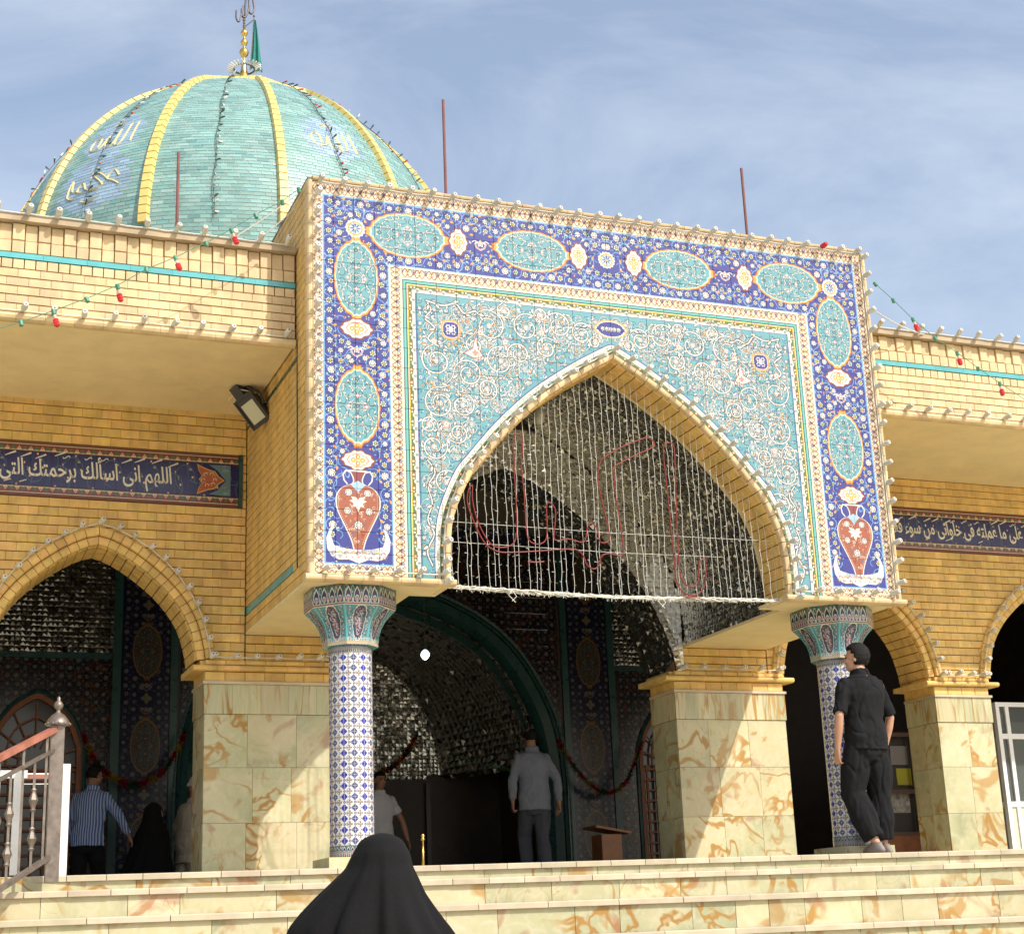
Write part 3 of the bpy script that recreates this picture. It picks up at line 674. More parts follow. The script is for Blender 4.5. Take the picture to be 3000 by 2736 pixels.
# dark hall pier: one repeat of the medallion band
c2 = Cv(-.30, 0, .60, 1.12, 330, BLU2)
def av2(x, z, m_): return (x / (.17 + m_)) ** 2 + ((z - .56) / (.32 + m_)) ** 2 < 1 or (x / (.1 + m_)) ** 2 + (((z + .56) % 1.12 - .56) / (.09 + m_)) ** 2 < 1
floral(c2, -.29, .29, .0, 1.12, .092, av2, leaves=(150, 90, 50), vine=(70, 90, 130)); medallion(c2, 0, .56, .30, .165, True, (150, 118, 84))
petals(c2, 0, .0, .07, 4, (205, 190, 140)); petals(c2, 0, 1.12, .07, 4, (205, 190, 140)); palmette(c2, 0, .14); palmette(c2, 0, .98)
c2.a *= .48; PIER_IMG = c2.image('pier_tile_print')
c3 = Cv(0, 0, 1.0, 1.0, 300, (52, 36, 60))
for k in range(26):
    x, z = R_.random(), R_.random(); leaf(c3, x, z, R_.uniform(0, 6), .16, R_.choice([(150, 70, 35), (120, 60, 50), (40, 60, 110)]), .3)
floral(c3, 0, 1, 0, 1, .1, None, leaves=(190, 95, 40), vine=(120, 110, 90))
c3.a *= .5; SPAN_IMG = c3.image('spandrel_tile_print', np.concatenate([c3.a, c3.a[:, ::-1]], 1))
# column: star lattice, one repeat
c4 = Cv(0, 0, .16, .08, 1000, (208, 206, 202))
for i in range(2):
    cx_, cz_ = .04 + .08 * i, .04; bl = (48, 52, 150) if i == 0 else (58, 66, 120)
    for dx, dz in ((1, 0), (-1, 0), (0, 1), (0, -1)): c4.disk(cx_ + dx * .012, cz_ + dz * .012, .0125, bl, 10)
    c4.disk(cx_, cz_, .018, bl, 10); c4.line([(cx_, cz_ - .019), (cx_, cz_ + .019)], .0028, WHT)
    if i: c4.line([(cx_ - .019, cz_), (cx_ + .019, cz_)], .0028, WHT)
for i in range(3):
    for j in range(2):
        x, z = .08 * i, .08 * j
        for dx, dz in ((.014, 0), (-.014, 0), (0, .014), (0, -.014)): c4.disk(x + dx, z + dz, .0074, (58, 62, 84), 8); c4.disk(x + dx, z + dz, .003, (190, 190, 190), 6)
        c4.disk(x, z, .007, (150, 80, 70) if (i + j) % 2 else (190, 140, 90), 8)
for i in range(2):
    for j in (0, .08): c4.disk(.04 + .08 * i, j, .0095, (70, 74, 110), 8); c4.disk(.04 + .08 * i, j, .004, (200, 200, 200), 6)
    c4.disk(.08 * i, .04, .0095, (70, 74, 110), 8); c4.disk(.08 * i, .04, .004, (200, 200, 200), 6)
for i in range(-1, 4):
    for s in (1, -1): c4.line([(.08 * i - .04, -.01 if s > 0 else .09), (.08 * i + .06, .09 if s > 0 else -.01)], .0034, (110, 112, 132))
COLUMN_IMG = c4.image('column_tile_print')
# capital face
c5 = Cv(0, 0, .30, .46, 600, (78, 136, 148))
c5.rect(0, .30, .36, .46, (50, 100, 108))
for k in range(60): c5.line(arc(R_.uniform(0, .3), R_.uniform(.37, .45), R_.uniform(.006, .014), 0, R_.uniform(2, 5), 6), .004, R_.choice([(30, 40, 60), (190, 185, 175), (150, 110, 100)]))
for k in range(4):
    x = .0375 + .075 * k; c5.poly([(x - .034, .365), (x - .036, .40), (x - .02, .435), (x, .452), (x + .02, .435), (x + .036, .40), (x + .034, .365)], WHT); c5.poly([(x - .028, .37), (x - .030, .40), (x - .017, .430), (x, .443), (x + .017, .430), (x + .030, .40), (x + .028, .37)], (38, 44, 80))
    c5.line(arc(x, .40, .018, 0, 6.3, 10), .006, (196, 180, 176)); petals(c5, x, .40, .014, 4, (190, 150, 150)); c5.disk(x, .375, .008, (150, 160, 90), 6)
c5.rect(0, .30, .350, .360, (150, 78, 62)); c5.rect(0, .30, .343, .350, WHT)
for k in range(150):
    x, z = R_.uniform(.03, .27), R_.uniform(.03, .33); c5.line(arc(x, z, R_.uniform(.007, .018), R_.uniform(0, 3), R_.uniform(4, 6), 7), .0042, R_.choice([(34, 46, 70), (34, 46, 70), (186, 184, 176)]))
c5.poly(lens(.15, .18, .150, .066, True, 1.1, .05), WHT); c5.poly(lens(.15, .18, .150, .066, True, 1.02, .05), (54, 66, 92))
for k in range(46):
    x, z = .15 + R_.uniform(-.045, .045) * .8, .18 + R_.uniform(-.12, .12); c5.line(arc(x, z, R_.uniform(.007, .015), R_.uniform(0, 3), R_.uniform(4, 6), 8), .0048, (196, 186, 184) if k % 3 else (180, 120, 120))
for sx in (.045, .255):
    for k in range(9): flower(c5, sx + R_.uniform(-.01, .01), .04 + .035 * k, .011, (0, 3, 1)[k % 3])
c5.rect(0, .012, .02, .343, (96, 170, 180)); c5.rect(.288, .30, .02, .343, (96, 170, 180))
c5.rect(0, .3, 0, .018, (176, 160, 136))
for k in range(8): c5.disk(.02 + k * .037, .03, .012, WHT, 7); c5.disk(.02 + k * .037, .03, .006, (60, 80, 110), 6)
CAP_IMG = c5.image('capital_tile_print')
# inscription border, one repeat of .1 x .07
c6 = Cv(0, 0, .10, .07, 900, (92, 44, 30))
c6.rect(0, .1, .012, .060, (190, 180, 150)); c6.poly([(0, .012), (.1, .012), (.1, .05), (.075, .056), (.05, .02), (.025, .056), (0, .05)], (120, 50, 34))
c6.poly([(.0, .016), (.03, .05), (-.03, .05)], (60, 100, 74)); c6.poly([(.1, .016), (.07, .05), (.13, .05)], (60, 100, 74)); c6.poly([(.05, .055), (.064, .038), (.05, .022), (.036, .038)], (190, 180, 150)); c6.disk(.05, .038, .008, (190, 84, 50), 6)
c6.rect(0, .1, 0, .006, (215, 210, 190))
BORDER_IMG = c6.image('inscription_border_print')
# inscription ground
c7 = Cv(0, 0, 1.0, .36, 400, (26, 28, 84))
for k in range(9):
    x = .06 + .11 * k; z = .18 + .07 * sin(k * 2.1); c7.line(arc(x, z, .09, k, k + 4.6, 12), .0045, (74, 100, 120))
    leaf(c7, x + .05, z + .06, k, .034, (130, 140, 80), .34); flower(c7, x - .04, z - .05, .012, 3); flower(c7, x + .02, z + .1, .01, 3)
for k in range(9): c7.line([(k * .125, 0), (k * .125, .36)], .0022, (50, 54, 96))
c7.line([(0, .18), (1, .18)], .0022, (50, 54, 96))
INSC_IMG = c7.image('inscription_ground_print')

def img_mat(name, im, x0=0, z0=0, w_=1, h_=1, rough=.22, uv=False, rnd=.05, axis='X', ext='REPEAT', scale=(1, 1)):
    m = bpy.data.materials.new(name); m.use_nodes = True; t = m.node_tree; L = t.links.new; b = t.nodes['Principled BSDF']
    ti = nn(t, 'ShaderNodeTexImage'); ti.image = im; ti.extension = ext; ti.interpolation = 'Linear'
    if uv:
        tc = nn(t, 'ShaderNodeTexCoord'); mp = nn(t, 'ShaderNodeMapping'); mp.inputs['Scale'].default_value = (scale[0], scale[1], 1); L(tc.outputs['UV'], mp.inputs['Vector']); L(mp.outputs['Vector'], ti.inputs['Vector'])
    else:
        g = nn(t, 'ShaderNodeNewGeometry'); sp = nn(t, 'ShaderNodeSeparateXYZ'); L(g.outputs['Position'], sp.inputs[0]); cb = nn(t, 'ShaderNodeCombineXYZ')
        for i, (src, o, s) in enumerate(((axis, x0, w_), ('Z', z0, h_))):
            a = nn(t, 'ShaderNodeMath', operation='SUBTRACT'); a.inputs[1].default_value = o; L(sp.outputs[src], a.inputs[0])
            d = nn(t, 'ShaderNodeMath', operation='DIVIDE'); d.inputs[1].default_value = s; L(a.outputs[0], d.inputs[0]); L(d.outputs[0], cb.inputs[i])
        L(cb.outputs[0], ti.inputs['Vector'])
    oi = nn(t, 'ShaderNodeObjectInfo'); mr = nn(t, 'ShaderNodeMapRange'); mr.inputs['To Min'].default_value = 1 - rnd; mr.inputs['To Max'].default_value = 1 + rnd * .6
    hs = nn(t, 'ShaderNodeHueSaturation'); L(oi.outputs['Random'], mr.inputs['Value']); L(mr.outputs['Result'], hs.inputs['Value']); L(ti.outputs['Color'], hs.inputs['Color']); L(hs.outputs['Color'], b.inputs['Base Color'])
    no = nn(t, 'ShaderNodeTexNoise'); no.inputs['Scale'].default_value = 11; g2 = nn(t, 'ShaderNodeNewGeometry'); L(g2.outputs['Position'], no.inputs['Vector'])
    bp = nn(t, 'ShaderNodeBump'); bp.inputs['Strength'].default_value = .12; bp.inputs['Distance'].default_value = .01; L(no.outputs['Fac'], bp.inputs['Height']); L(bp.outputs['Normal'], b.inputs['Normal'])
    b.inputs['Roughness'].default_value = rough; return m
TILE = img_mat('painted portal tile', PORTAL_IMG, PX0, PZ0, 5.352, PZ1 - PZ0, ext='EXTEND')
PIERT = img_mat('painted pier tile', PIER_IMG, -3.16, 0.06, .60, 1.12)
PIERT2 = img_mat('painted right pier tile', PIER_IMG, 2.59, 0.06, .60, 1.12)
SPANT = img_mat('painted spandrel tile', SPAN_IMG, -5.09, .4, 2.0, 1.0)
COLT = img_mat('painted column tile', COLUMN_IMG, uv=True, rough=.18, rnd=0)
CAPT = img_mat('painted capital tile', CAP_IMG, uv=True, rough=.2, rnd=0)
BORD = img_mat('painted border tile', BORDER_IMG, 0, 0, .10, .0705)
GROUT = mat('tile grout', (.50, .50, .46), .9)

# ================================================================== GROUND, STAIRS
W = 2.38          # front plane of the arcade wall
BY = 0.44         # front plane of the roof beams
WB = 2.92         # back of the arcade wall
q = MB(); q.box(-900, 900, -900, 900, -2.35, -2.05, GROUND); q.obj('ground', kind='structure')
SX0, SX1 = -9.5, 10.5
STEPS = [(-.17, 0.), (-.52, -.114), (-.87, -.303), (-1.22, -.54), (-1.57, -.75), (-1.92, -.93), (-2.27, -1.11), (-2.62, -1.29), (-2.97, -1.47), (-6.9, -1.74), (-7.25, -1.90)]
stairs = thing('stairs', None, None, (0, 0, 0), kind='structure', rz=rad(-4.4))
q = MB()
for k, (y, z) in enumerate(STEPS):
    yb = 2.0 if k == 0 else STEPS[k - 1][0] + .05
    q.box(SX0, SX1, y + .055, yb + .06, -2.05, z - .035 - .0005 * k, MARBLE)
q.obj('step_core', stairs)
rr = random.Random(3)
for k, (y, z) in enumerate(STEPS[:5]):
    ln = (.27, .275, .53, .53, .53)[k]; th = .042; x = SX0 - rr.uniform(0, .2); cnt = 0
    zb = STEPS[k + 1][1]
    while x < SX1:
        l = ln * rr.uniform(.93, 1.07); g = .0025
        if k < 4 and inview(x + l / 2, y, z, 1.1):
            q = MB(); e = .008; ya, yb = y + rr.uniform(-.003, .003), y + .36
            sec = [(ya, z - th), (ya, z - e), (ya + e, z), (yb, z), (yb, z - th)]
            q.rings([[Vector((x + g, a, b)) for a, b in sec], [Vector((x + l - g, a, b)) for a, b in sec]], NOSE); q.obj('nosing_slab', stairs)
        else:
            q = MB(); q.box(x + g, x + l - g, y, y + .36, z - th, z, NOSE); q.obj('nosing_slab', stairs) if inview(x, y, z, 1.4) else None
        x += l
    x = SX0
    while x < SX1:
        l = rr.choice([.3, .38, .5, .62]) * rr.uniform(.9, 1.1)
        if inview(x + l / 2, y, z - .1, 1.1):
            q = MB(); q.box(x + .002, x + l - .002, y + .03 + rr.uniform(0, .003), y + .056, zb + .0, z - th - .001, MARBLE); q.obj('riser_slab', stairs)
        x += l
q = MB(); q.box(SX0, SX1, .19, 5.6, -.30, -.004, MARBLE); q.box(SX0, SX1, 5.6, 13, -.62, -.25, MARBLE); q.obj('landing', kind='structure')

# ================================================================== MARBLE PIERS
def pier(x0, x1, label, leftface=True, rightface=False):
    t = thing('marble_pier', label, 'pillar', ((x0 + x1) / 2, W, 0), group='marble clad piers of the arcade')
    q = MB(); q.box(x0 + .02, x1 - .02, W + .02, WB - .02, 0, 1.93, MORTAR); q.obj('core', t)
    rows = [(0, .50), (.50, .98), (.98, 1.45)]
    for (a, b) in rows:
        n = 3 if x1 - x0 > 1 else 2
        cuts = [x0] + sorted(x0 + (x1 - x0) * (i + rr.uniform(-.18, .18)) / n for i in range(1, n)) + [x1]
        for u, v in zip(cuts, cuts[1:]):
            q = MB(); q.prism([(u + .0015, a + .0015), (v - .0015, a + .0015), (v - .0015, b - .0015), (u + .0015, b - .0015)], W + rr.uniform(-.001, .002), W + .025, MARBLE); q.obj('marble_slab', t)
        for xs in ([x0] if leftface else []) + ([x1] if rightface else []):
            for ya, yb in ((W + .026, W + .27), (W + .274, WB)):
                q = MB(); s = 1 if xs == x0 else -1; q.box(min(xs, xs + s * .02), max(xs, xs + s * .02), ya, yb - .002, a + .0015, b - .0015, MARBLE); q.obj('marble_slab', t)
    n = 5 if x1 - x0 > 1 else 3
    for i in range(n):
        u, v = x0 - .008 + (x1 - x0 + .016) * i / n, x0 - .008 + (x1 - x0 + .016) * (i + 1) / n
        q = MB(); q.box(u + .0008, v - .0008, W - .012, W + .02, 1.452, 1.715, MARBLEV); q.obj('marble_slab', t)
    for xs in ([x0] if leftface else []) + ([x1] if rightface else []):
        s = -1 if xs == x0 else 1
        q = MB(); q.box(min(xs + s * .008, xs - s * .02), max(xs + s * .008, xs - s * .02), W + .022, WB, 1.452, 1.715, MARBLEV); q.obj('marble_slab', t)
    q = MB(); q.box(x0 - .02, x1 + .02, W - .03, WB, 1.717, 1.742, NOSE); q.obj('marble_trim', t)
    # brick cap: plain course, projecting bullnose impost, two courses
    n = max(2, round((x1 - x0) / .18))
    for i in range(n):
        for a, b, yy in ((1.745, 1.83, W), (1.888, 1.93, W - .03)):
            u, v = x0 + (x1 - x0) * i / n, x0 + (x1 - x0) * (i + 1) / n
            obj('brick', BRICKME, t, loc=((u + v) / 2, yy, (a + b) / 2), scale=(v - u - .002, .05, b - a - .003))
    for (xa, xb) in ((x0 - .115, x1 + .115),):
        n = max(2, round((xb - xa) / .2))
        for i in range(n):
            u, v = xa + (xb - xa) * i / n + .0015, xa + (xb - xa) * (i + 1) / n - .0015; q = MB()
            sec = [(W - .05 + .02 * (1 - cos(a)), 1.86 - .026 * cos(a)) for a in (0.0, .8, 1.57, 2.3, 3.14)]
            sec = [(W + .02, 1.834), (W - .035, 1.834), (W - .052, 1.843), (W - .058, 1.858), (W - .052, 1.875), (W - .035, 1.884), (W + .02, 1.884)]
            q.rings([[Vector((u, a, b)) for a, b in sec], [Vector((v, a, b)) for a, b in sec]], BRICK); q.obj('impost_brick', t)
    for s, xs in ((-1, x0), (1, x1)):
        q = MB(); q.box(*sorted((xs + s * .115, xs - s * .02)), W + .021, WB + .04, 1.834, 1.884, BRICKS); q.box(*sorted((xs + s * .002, xs - s * .018)), W + .051, WB, 1.745, 1.832, BRICKS); q.obj('impost_return', t)
        q = MB(); q.box(*sorted((xs + s * .04, xs - s * .018)), W + .023, WB, 1.886, 1.93, BRICKS); q.obj('impost_return', t)
    return t
pier(-3.065, -1.80, 'marble pier behind the left tiled column, seen past the woman in the foreground')
pier(1.62, 2.866, 'marble pier between the tiled portal arch and the right tiled column, half in shadow')
pier(4.73, 5.435, 'slim sunlit marble pier beside the white aluminium booth at the right')
pier(-5.75, -5.0, 'marble pier left of the left brick arch, at the edge of the picture')
pier(7.35, 8.05, 'marble pier right of the white booth, beyond the picture edge')

# ================================================================== ARCADE WALLS
SIDE = [(.985, 1.93), (.965, 2.06), (.885, 2.34), (.72, 2.62), (.50, 2.85), (.27, 3.0), (.08, 3.09), (0., 3.11)]
INN = [(.895, 1.93), (.875, 2.06), (.80, 2.30), (.65, 2.52), (.46, 2.70), (.25, 2.85), (.08, 2.935), (0., 2.955)]
def side_arch(t, cx, nb=34):
    o = half(SIDE, cx); i_ = half(INN, cx)
    arch_ring(t, i_, nb, .075, .155, W - .03, W + .03, BRICK, 'arch_brick')
    arch_ring(t, i_, nb, -.005, .072, W + .004, W + .06, BRICK, 'arch_brick')
    P = resample(i_, 30)                      # brick lining of the reveal
    q = MB(); q.rings([[Vector((p[0], W + .05, p[1])), Vector((p[0], WB, p[1])), Vector((a[0], WB, a[1])), Vector((a[0], W + .05, a[1]))] for p, a in zip(P, offset(P, .03))], MORTAR, cap=False); q.obj('reveal_core', t)
    q = MB(); ys = [W + .065, W + .235, W + .41, W + .54]
    for k in range(30):
        for j in range(3):
            dx = .0 if (k + j) % 2 else .0
            a, b = P[k], P[k + 1]; g = .06
            a2 = (a[0] + (b[0] - a[0]) * g, a[1] + (b[1] - a[1]) * g); b2 = (b[0] + (a[0] - b[0]) * g, b[1] + (a[1] - b[1]) * g)
            n_ = offset([a2, b2], -.012)
            q.rings([[Vector((a2[0], ys[j] + .003, a2[1])), Vector((n_[0][0], ys[j] + .006, n_[0][1])), Vector((n_[0][0], ys[j + 1] - .004, n_[0][1])), Vector((a2[0], ys[j + 1], a2[1]))],
                     [Vector((b2[0], ys[j] + .003, b2[1])), Vector((n_[1][0], ys[j] + .006, n_[1][1])), Vector((n_[1][0], ys[j + 1] - .004, n_[1][1])), Vector((b2[0], ys[j + 1], b2[1]))]], BRICKS)
    q.obj('reveal_bricks', t, kind='stuff')
    return heightfn(o)
def wall_core(t, x0, x1, z0, z1, fns, holes):
    """mortar backing with the arch openings left free, built in narrow vertical strips"""
    q = MB(); n = max(2, int((x1 - x0) / .05))
    for k in range(n):
        a, b = x0 + (x1 - x0) * k / n, x0 + (x1 - x0) * (k + 1) / n
        ha = max([f(a) for f in fns] + [-9]); hb = max([f(b) for f in fns] + [-9])
        za, zb = max(z0, ha), max(z0, hb)
        if za >= z1 or zb >= z1: continue
        q.prism([(a, za), (b, zb), (b, z1), (a, z1)], W + .014, WB, MORTAR)
    q.obj('wall_core', t)
HI = 4.30
def arcade(label, x0, x1, arches, insc, ext):
    t = thing('brick_arcade_wall', label, 'wall', ((x0 + x1) / 2, W, 1.93)); used = [0]
    fns = [side_arch(t, c) for c in arches]
    ia, ib, iz0, iz1 = insc
    inn = [heightfn(half(INN, c)) for c in arches]
    wall_core(t, x0, x1, 1.93, HI, inn, None)
    brick_field(t, x0, x1, 1.93, iz0 - .005, W, .172, .0835, fns, used=used)
    brick_field(t, x0, x1, iz1 + .01, HI, W, .172, .0835, (), used=used)
    for u, v in ((x0, ia), (ib, x1)):
        if v - u > .02: brick_field(t, u, v, iz0 - .005, iz1 + .01, W, .172, .0835, (), used=used)
    # brick frame row: straight bull-nosed bricks above the imposts
    return t
wl = arcade('yellow brick arcade wall left of the portal, around the left pointed arch', -8.6, -2.71, [-4.03, -6.75], (-8.0, -2.75, 3.36, 3.855), 1)
wr = arcade('yellow brick arcade wall right of the portal, above the two right arches', 2.71, 8.9, [3.80, 6.39], (2.75, 8.3, 3.33, 3.80), 1)

# ---- inscriptions
ISO = dict(zip('ابتحخرسعفكلمنهويءأ', [0xFE8D, 0xFE8F, 0xFE95, 0xFEA1, 0xFEA5, 0xFEAD, 0xFEB1, 0xFEC9, 0xFED1, 0xFED9, 0xFEDD, 0xFEE1, 0xFEE5, 0xFEE9, 0xFEED, 0xFEF1, 0xFE80, 0xFE83]))
ISO['ی'] = 0xFEEF
NOJOIN = set('اروأء')
def shape(s):
    r = []
    for i, ch in enumerate(s):
        if ch not in ISO: r.append(ch); continue
        p = i > 0 and s[i - 1] in ISO and s[i - 1] not in NOJOIN and ch != 'ء'
        n = i < len(s) - 1 and s[i + 1] in ISO and s[i + 1] != 'ء' and ch not in NOJOIN
        b = ISO[ch]
        if ch == 'ء': r.append(chr(b)); continue
        if ch == 'ی': r.append(chr({(0, 0): 0xFEEF, (1, 0): 0xFEF0, (0, 1): 0xFEF3, (1, 1): 0xFEF4}[(int(p), int(n))])); continue
        if ch in NOJOIN: r.append(chr(b + (1 if p else 0))); continue
        r.append(chr(b + {(0, 0): 0, (1, 0): 1, (0, 1): 2, (1, 1): 3}[(int(p), int(n))]))
    return ''.join(reversed(r))
LETTER = mat('cream lettering glaze', (.66, .62, .50), .3)
def text_mesh(body, xl, xr, zb, h, Y, parent, name='lettering', shear=.12, mt=None, depth=.004):
    cu = bpy.data.curves.new(name, 'FONT'); cu.body = shape(body); cu.shear = -shear; cu.extrude = depth / 2 ; cu.offset = .012; cu.space_character = .97
    cu.resolution_u = 3
    tmp = bpy.data.objects.new(name, cu); COL.objects.link(tmp); dg = bpy.context.evaluated_depsgraph_get(); dg.update()
    me = bpy.data.meshes.new_from_object(tmp.evaluated_get(dg)); bpy.data.objects.remove(tmp)
    co = np.array([v.co[:] for v in me.vertices]); 
    if len(co) == 0: return
    a, b = co[:, 0].min(), co[:, 0].max(); sx = (xr - xl) / (b - a); sz = h
    for v in me.vertices: v.co = (xl + (v.co.x - a) * sx, Y - .003 - v.co.z * 1.0, zb + v.co.y * sz)
    me.materials.clear(); me.materials.append(mt or LETTER); me.update()
    return obj(name, me, parent)
def inscription(label, x0, x1, z0, z1, words, orn, seed):
    t = thing('inscription_frieze', label, 'inscription', ((x0 + x1) / 2, W, z0)); r = random.Random(seed)
    q = MB(); q.box(x0, x1, W - .004, W + .013, z0, z1, mat('frieze back', srgb(110, 60, 42), .4)); q.obj('panel', t)
    fm = img_mat('frieze ground ' + label[:9], INSC_IMG, 0, z0 + .0, 1.0, z1 - z0, rnd=.07)
    bm_ = img_mat('frieze border ' + label[:9], BORDER_IMG, 0, z0 + .022, .10, .0705, rnd=.07); bt = img_mat('frieze top border ' + label[:9], BORDER_IMG, 0, z1 - .022, .10, -.0705, rnd=.07)
    n = int((x1 - x0) / .18)
    for i in range(n):
        a, b = x0 + (x1 - x0) * i / n, x0 + (x1 - x0) * (i + 1) / n
        if not inview((a + b) / 2, W, z0, 1.15): continue
        zm = (z0 + z1) / 2
        for (c, d, mt) in ((z0 + .022, z0 + .091, bm_), (z1 - .091, z1 - .022, bt), (z0 + .094, zm - .001, fm), (zm + .001, z1 - .094, fm)):
            qq = MB(); qq.box(a + .001, b - .001, W - .014, W - .004, c, d, mt); qq.obj('tile', t)
    for body, xl, xr in words:
        text_mesh(body, xl, xr, z0 + .185, .215, W - .014, t)
    q = MB()
    lo, hi = min(w_[1] for w_ in words), max(w_[2] for w_ in words); x = lo + .05
    while x < hi:
        u = x + r.uniform(-.03, .03)
        if r.random() < .6: z = z1 - .135 + r.uniform(-.02, .015); q.tube([(u, W - .018, z), (u + .09, W - .018, z + .042)], [.004, .009], LETTER, 5)
        else: z = z1 - .125; q.tube([(u + .03 * cos(a), W - .018, z + .014 * sin(2 * a)) for a in (0, .6, 1.2, 1.8, 2.4, 3.1)], .005, LETTER, 5)
        if r.random() < .45: z = z0 + .118; q.tube([(u, W - .018, z), (u + .06, W - .018, z + .022)], .005, LETTER, 5)
        x += r.uniform(.11, .19)
    q.obj('vowel_marks', t, kind='stuff'); return t
tl = inscription('dark blue glazed frieze with cream calligraphy above the left arch', -8.0, -2.785, 3.36, 3.855, [('اللهم انی اسألك برحمتك التی و', -5.0, -3.40), ('سعت كل شیء', -5.7, -5.05)], None, 1)
ir = inscription('dark blue glazed frieze with cream calligraphy above the right arches', 2.75, 8.3, 3.33, 3.80, [('علی ما عملته فی خلواتی من سوء فعلی و', 4.22, 6.16), ('نفسی', 6.25, 6.6)], None, 2)
q = MB(); q.box(-2.783, -2.745, W - .02, W + .012, 3.35, 3.865, TEALD); q.obj('teal_strip', tl)
# end ornament of the left frieze
q = MB(); o = Vector((-3.03, W - .016, 3.607)); ORN = mat('rust glaze', (.36, .08, .03), .35); GLD = mat('gold glaze', (.55, .33, .06), .35); TQS = mat('grey teal glaze', (.10, .17, .19), .3)
def flat(pts, mt, y): q.add([(x, y, z) for x, z in pts], [tuple(range(len(pts)))], mt)
flat([(-2.93, 3.46), (-2.86, 3.46), (-2.86, 3.755), (-2.93, 3.755), (-3.06, 3.75), (-2.98, 3.70), (-2.95, 3.66), (-2.90, 3.607), (-2.95, 3.55), (-2.98, 3.51), (-3.06, 3.47)], TQS, W - .0150)
def orn(k): return [(-3.07 + k * x, 3.607 + k * z) for x, z in ((.14, 0), (.09, .035), (.06, .075), (0, .09), (-.06, .115), (-.09, .13), (-.075, .07), (-.05, .03), (-.075, 0), (-.05, -.03), (-.075, -.07), (-.09, -.13), (-.06, -.115), (0, -.09), (.06, -.075), (.09, -.035))]
flat(orn(1.12), GLD, W - .0160); flat(orn(1.0), ORN, W - .0170)
for k in range(12): a = k * .55; q.tube([(-3.06 + .055 * cos(a) + .018 * cos(b), W - .0185, 3.607 + .06 * sin(a) + .018 * sin(b)) for b in (0, 1.2, 2.4, 3.6)], .0035, GLD if k % 2 else LETTER, 4)
for k in range(30): x_, z_ = rr.uniform(-2.93, -2.87), rr.choice([rr.uniform(3.47, 3.54), rr.uniform(3.67, 3.745)]); q.tube([(x_ + .012 * cos(b), W - .0185, z_ + .012 * sin(b)) for b in (0, 1.2, 2.4, 3.6)], .0022, mat('pale teal glaze', (.22, .34, .36), .3), 4)
q.obj('end_ornament', tl)

# ================================================================== ROOF BEAMS
def beam(label, x0, x1):
    t = thing('roof_beam', label, 'parapet', ((x0 + x1) / 2, BY, 4.24)); used = [0]
    q = MB(); q.box(x0, x1, BY + .034, W + .10, 4.30, 5.05, MORTAR); q.obj('core', t)
    q = MB(); q.box(x0, x1, BY + .03, W - .001, 4.262, 4.30, PLASTER); q.obj('soffit', t)
    q = MB(); q.box(x0, x1, BY - .05, BY + .5, 5.075, 5.13, mat('cement coping', (.42, .33, .22), .85, var=.2, nscale=5)); q.box(x0, x1, BY + .1, 9, 5.05, 5.075, CEIL); q.obj('coping', t)
    def row(z0, z1, L, alt=0., n0=0, name='brick', me=BRICKPME):
        n = round((x1 - x0) / L)
        st = MB()
        for i in range(n):
            a, b = x0 + (x1 - x0) * i / n + .003, x0 + (x1 - x0) * (i + 1) / n - .003; y = BY + (alt if i % 2 else 0)
            if inview((a + b) / 2, BY, z0, 1.03) and used[0] < 300:
                used[0] += 1; obj(name, me, t, loc=((a + b) / 2, y, (z0 + z1) / 2), scale=(b - a, .05, z1 - z0 - .006))
            else: st.box(a, b, y, y + .05, z0 + .003, z1 - .003, BRICKS)
        if st.f: st.obj('outer_brickwork', t, kind='stuff')
    row(4.925, 5.073, .10, .018); row(4.818, 4.925, .10)
    q = MB(); n = round((x1 - x0) / .35)
    for i in range(n):
        a, b = x0 + (x1 - x0) * i / n, x0 + (x1 - x0) * (i + 1) / n
        q2 = MB(); q2.box(a + .0008, b - .0008, BY - .006, BY + .03, 4.768, 4.812, TEAL); q2.obj('turquoise_strip', t) if inview(a, BY, 4.8, 1.1) else None
    row(4.682, 4.765, .088)
    brick_field(t, x0, x1, 4.31, 4.682, BY, .17, .0745, (), me=BRICKPME, mt=BRICKP, used=used, dep=.03)
    n = round((x1 - x0) / .22)
    for i in range(n):
        u, v = x0 + (x1 - x0) * i / n + .001, x0 + (x1 - x0) * (i + 1) / n - .001
        if not inview((u + v) / 2, BY, 4.28, 1.1): continue
        sec = [(BY + .03, 4.232), (BY - .012, 4.232), (BY - .036, 4.246), (BY - .044, 4.268), (BY - .036, 4.290), (BY - .012, 4.304), (BY + .03, 4.304)]
        q = MB(); q.rings([[Vector((u, a, b)) for a, b in sec], [Vector((v, a, b)) for a, b in sec]], BRICKP); q.obj('bullnose_brick', t)
    return t
beam('pale brick roof beam with turquoise stripe left of the tiled portal', -9.2, -2.715)
br_ = beam('pale brick roof beam with turquoise stripe right of the tiled portal', 2.715, 9.2); br_.location.z -= .12   # the right wing stands a little lower

# ================================================================== PORTAL
PT = thing('tiled_portal', 'tall blue and turquoise tiled portal with a pointed arch in the middle', 'portal', (0, 0, 2.17))
hA = heightfn(ARCH)
INA = offset(ARCH, -.075)
INA = [(x, max(z, 2.17)) for x, z in INA]
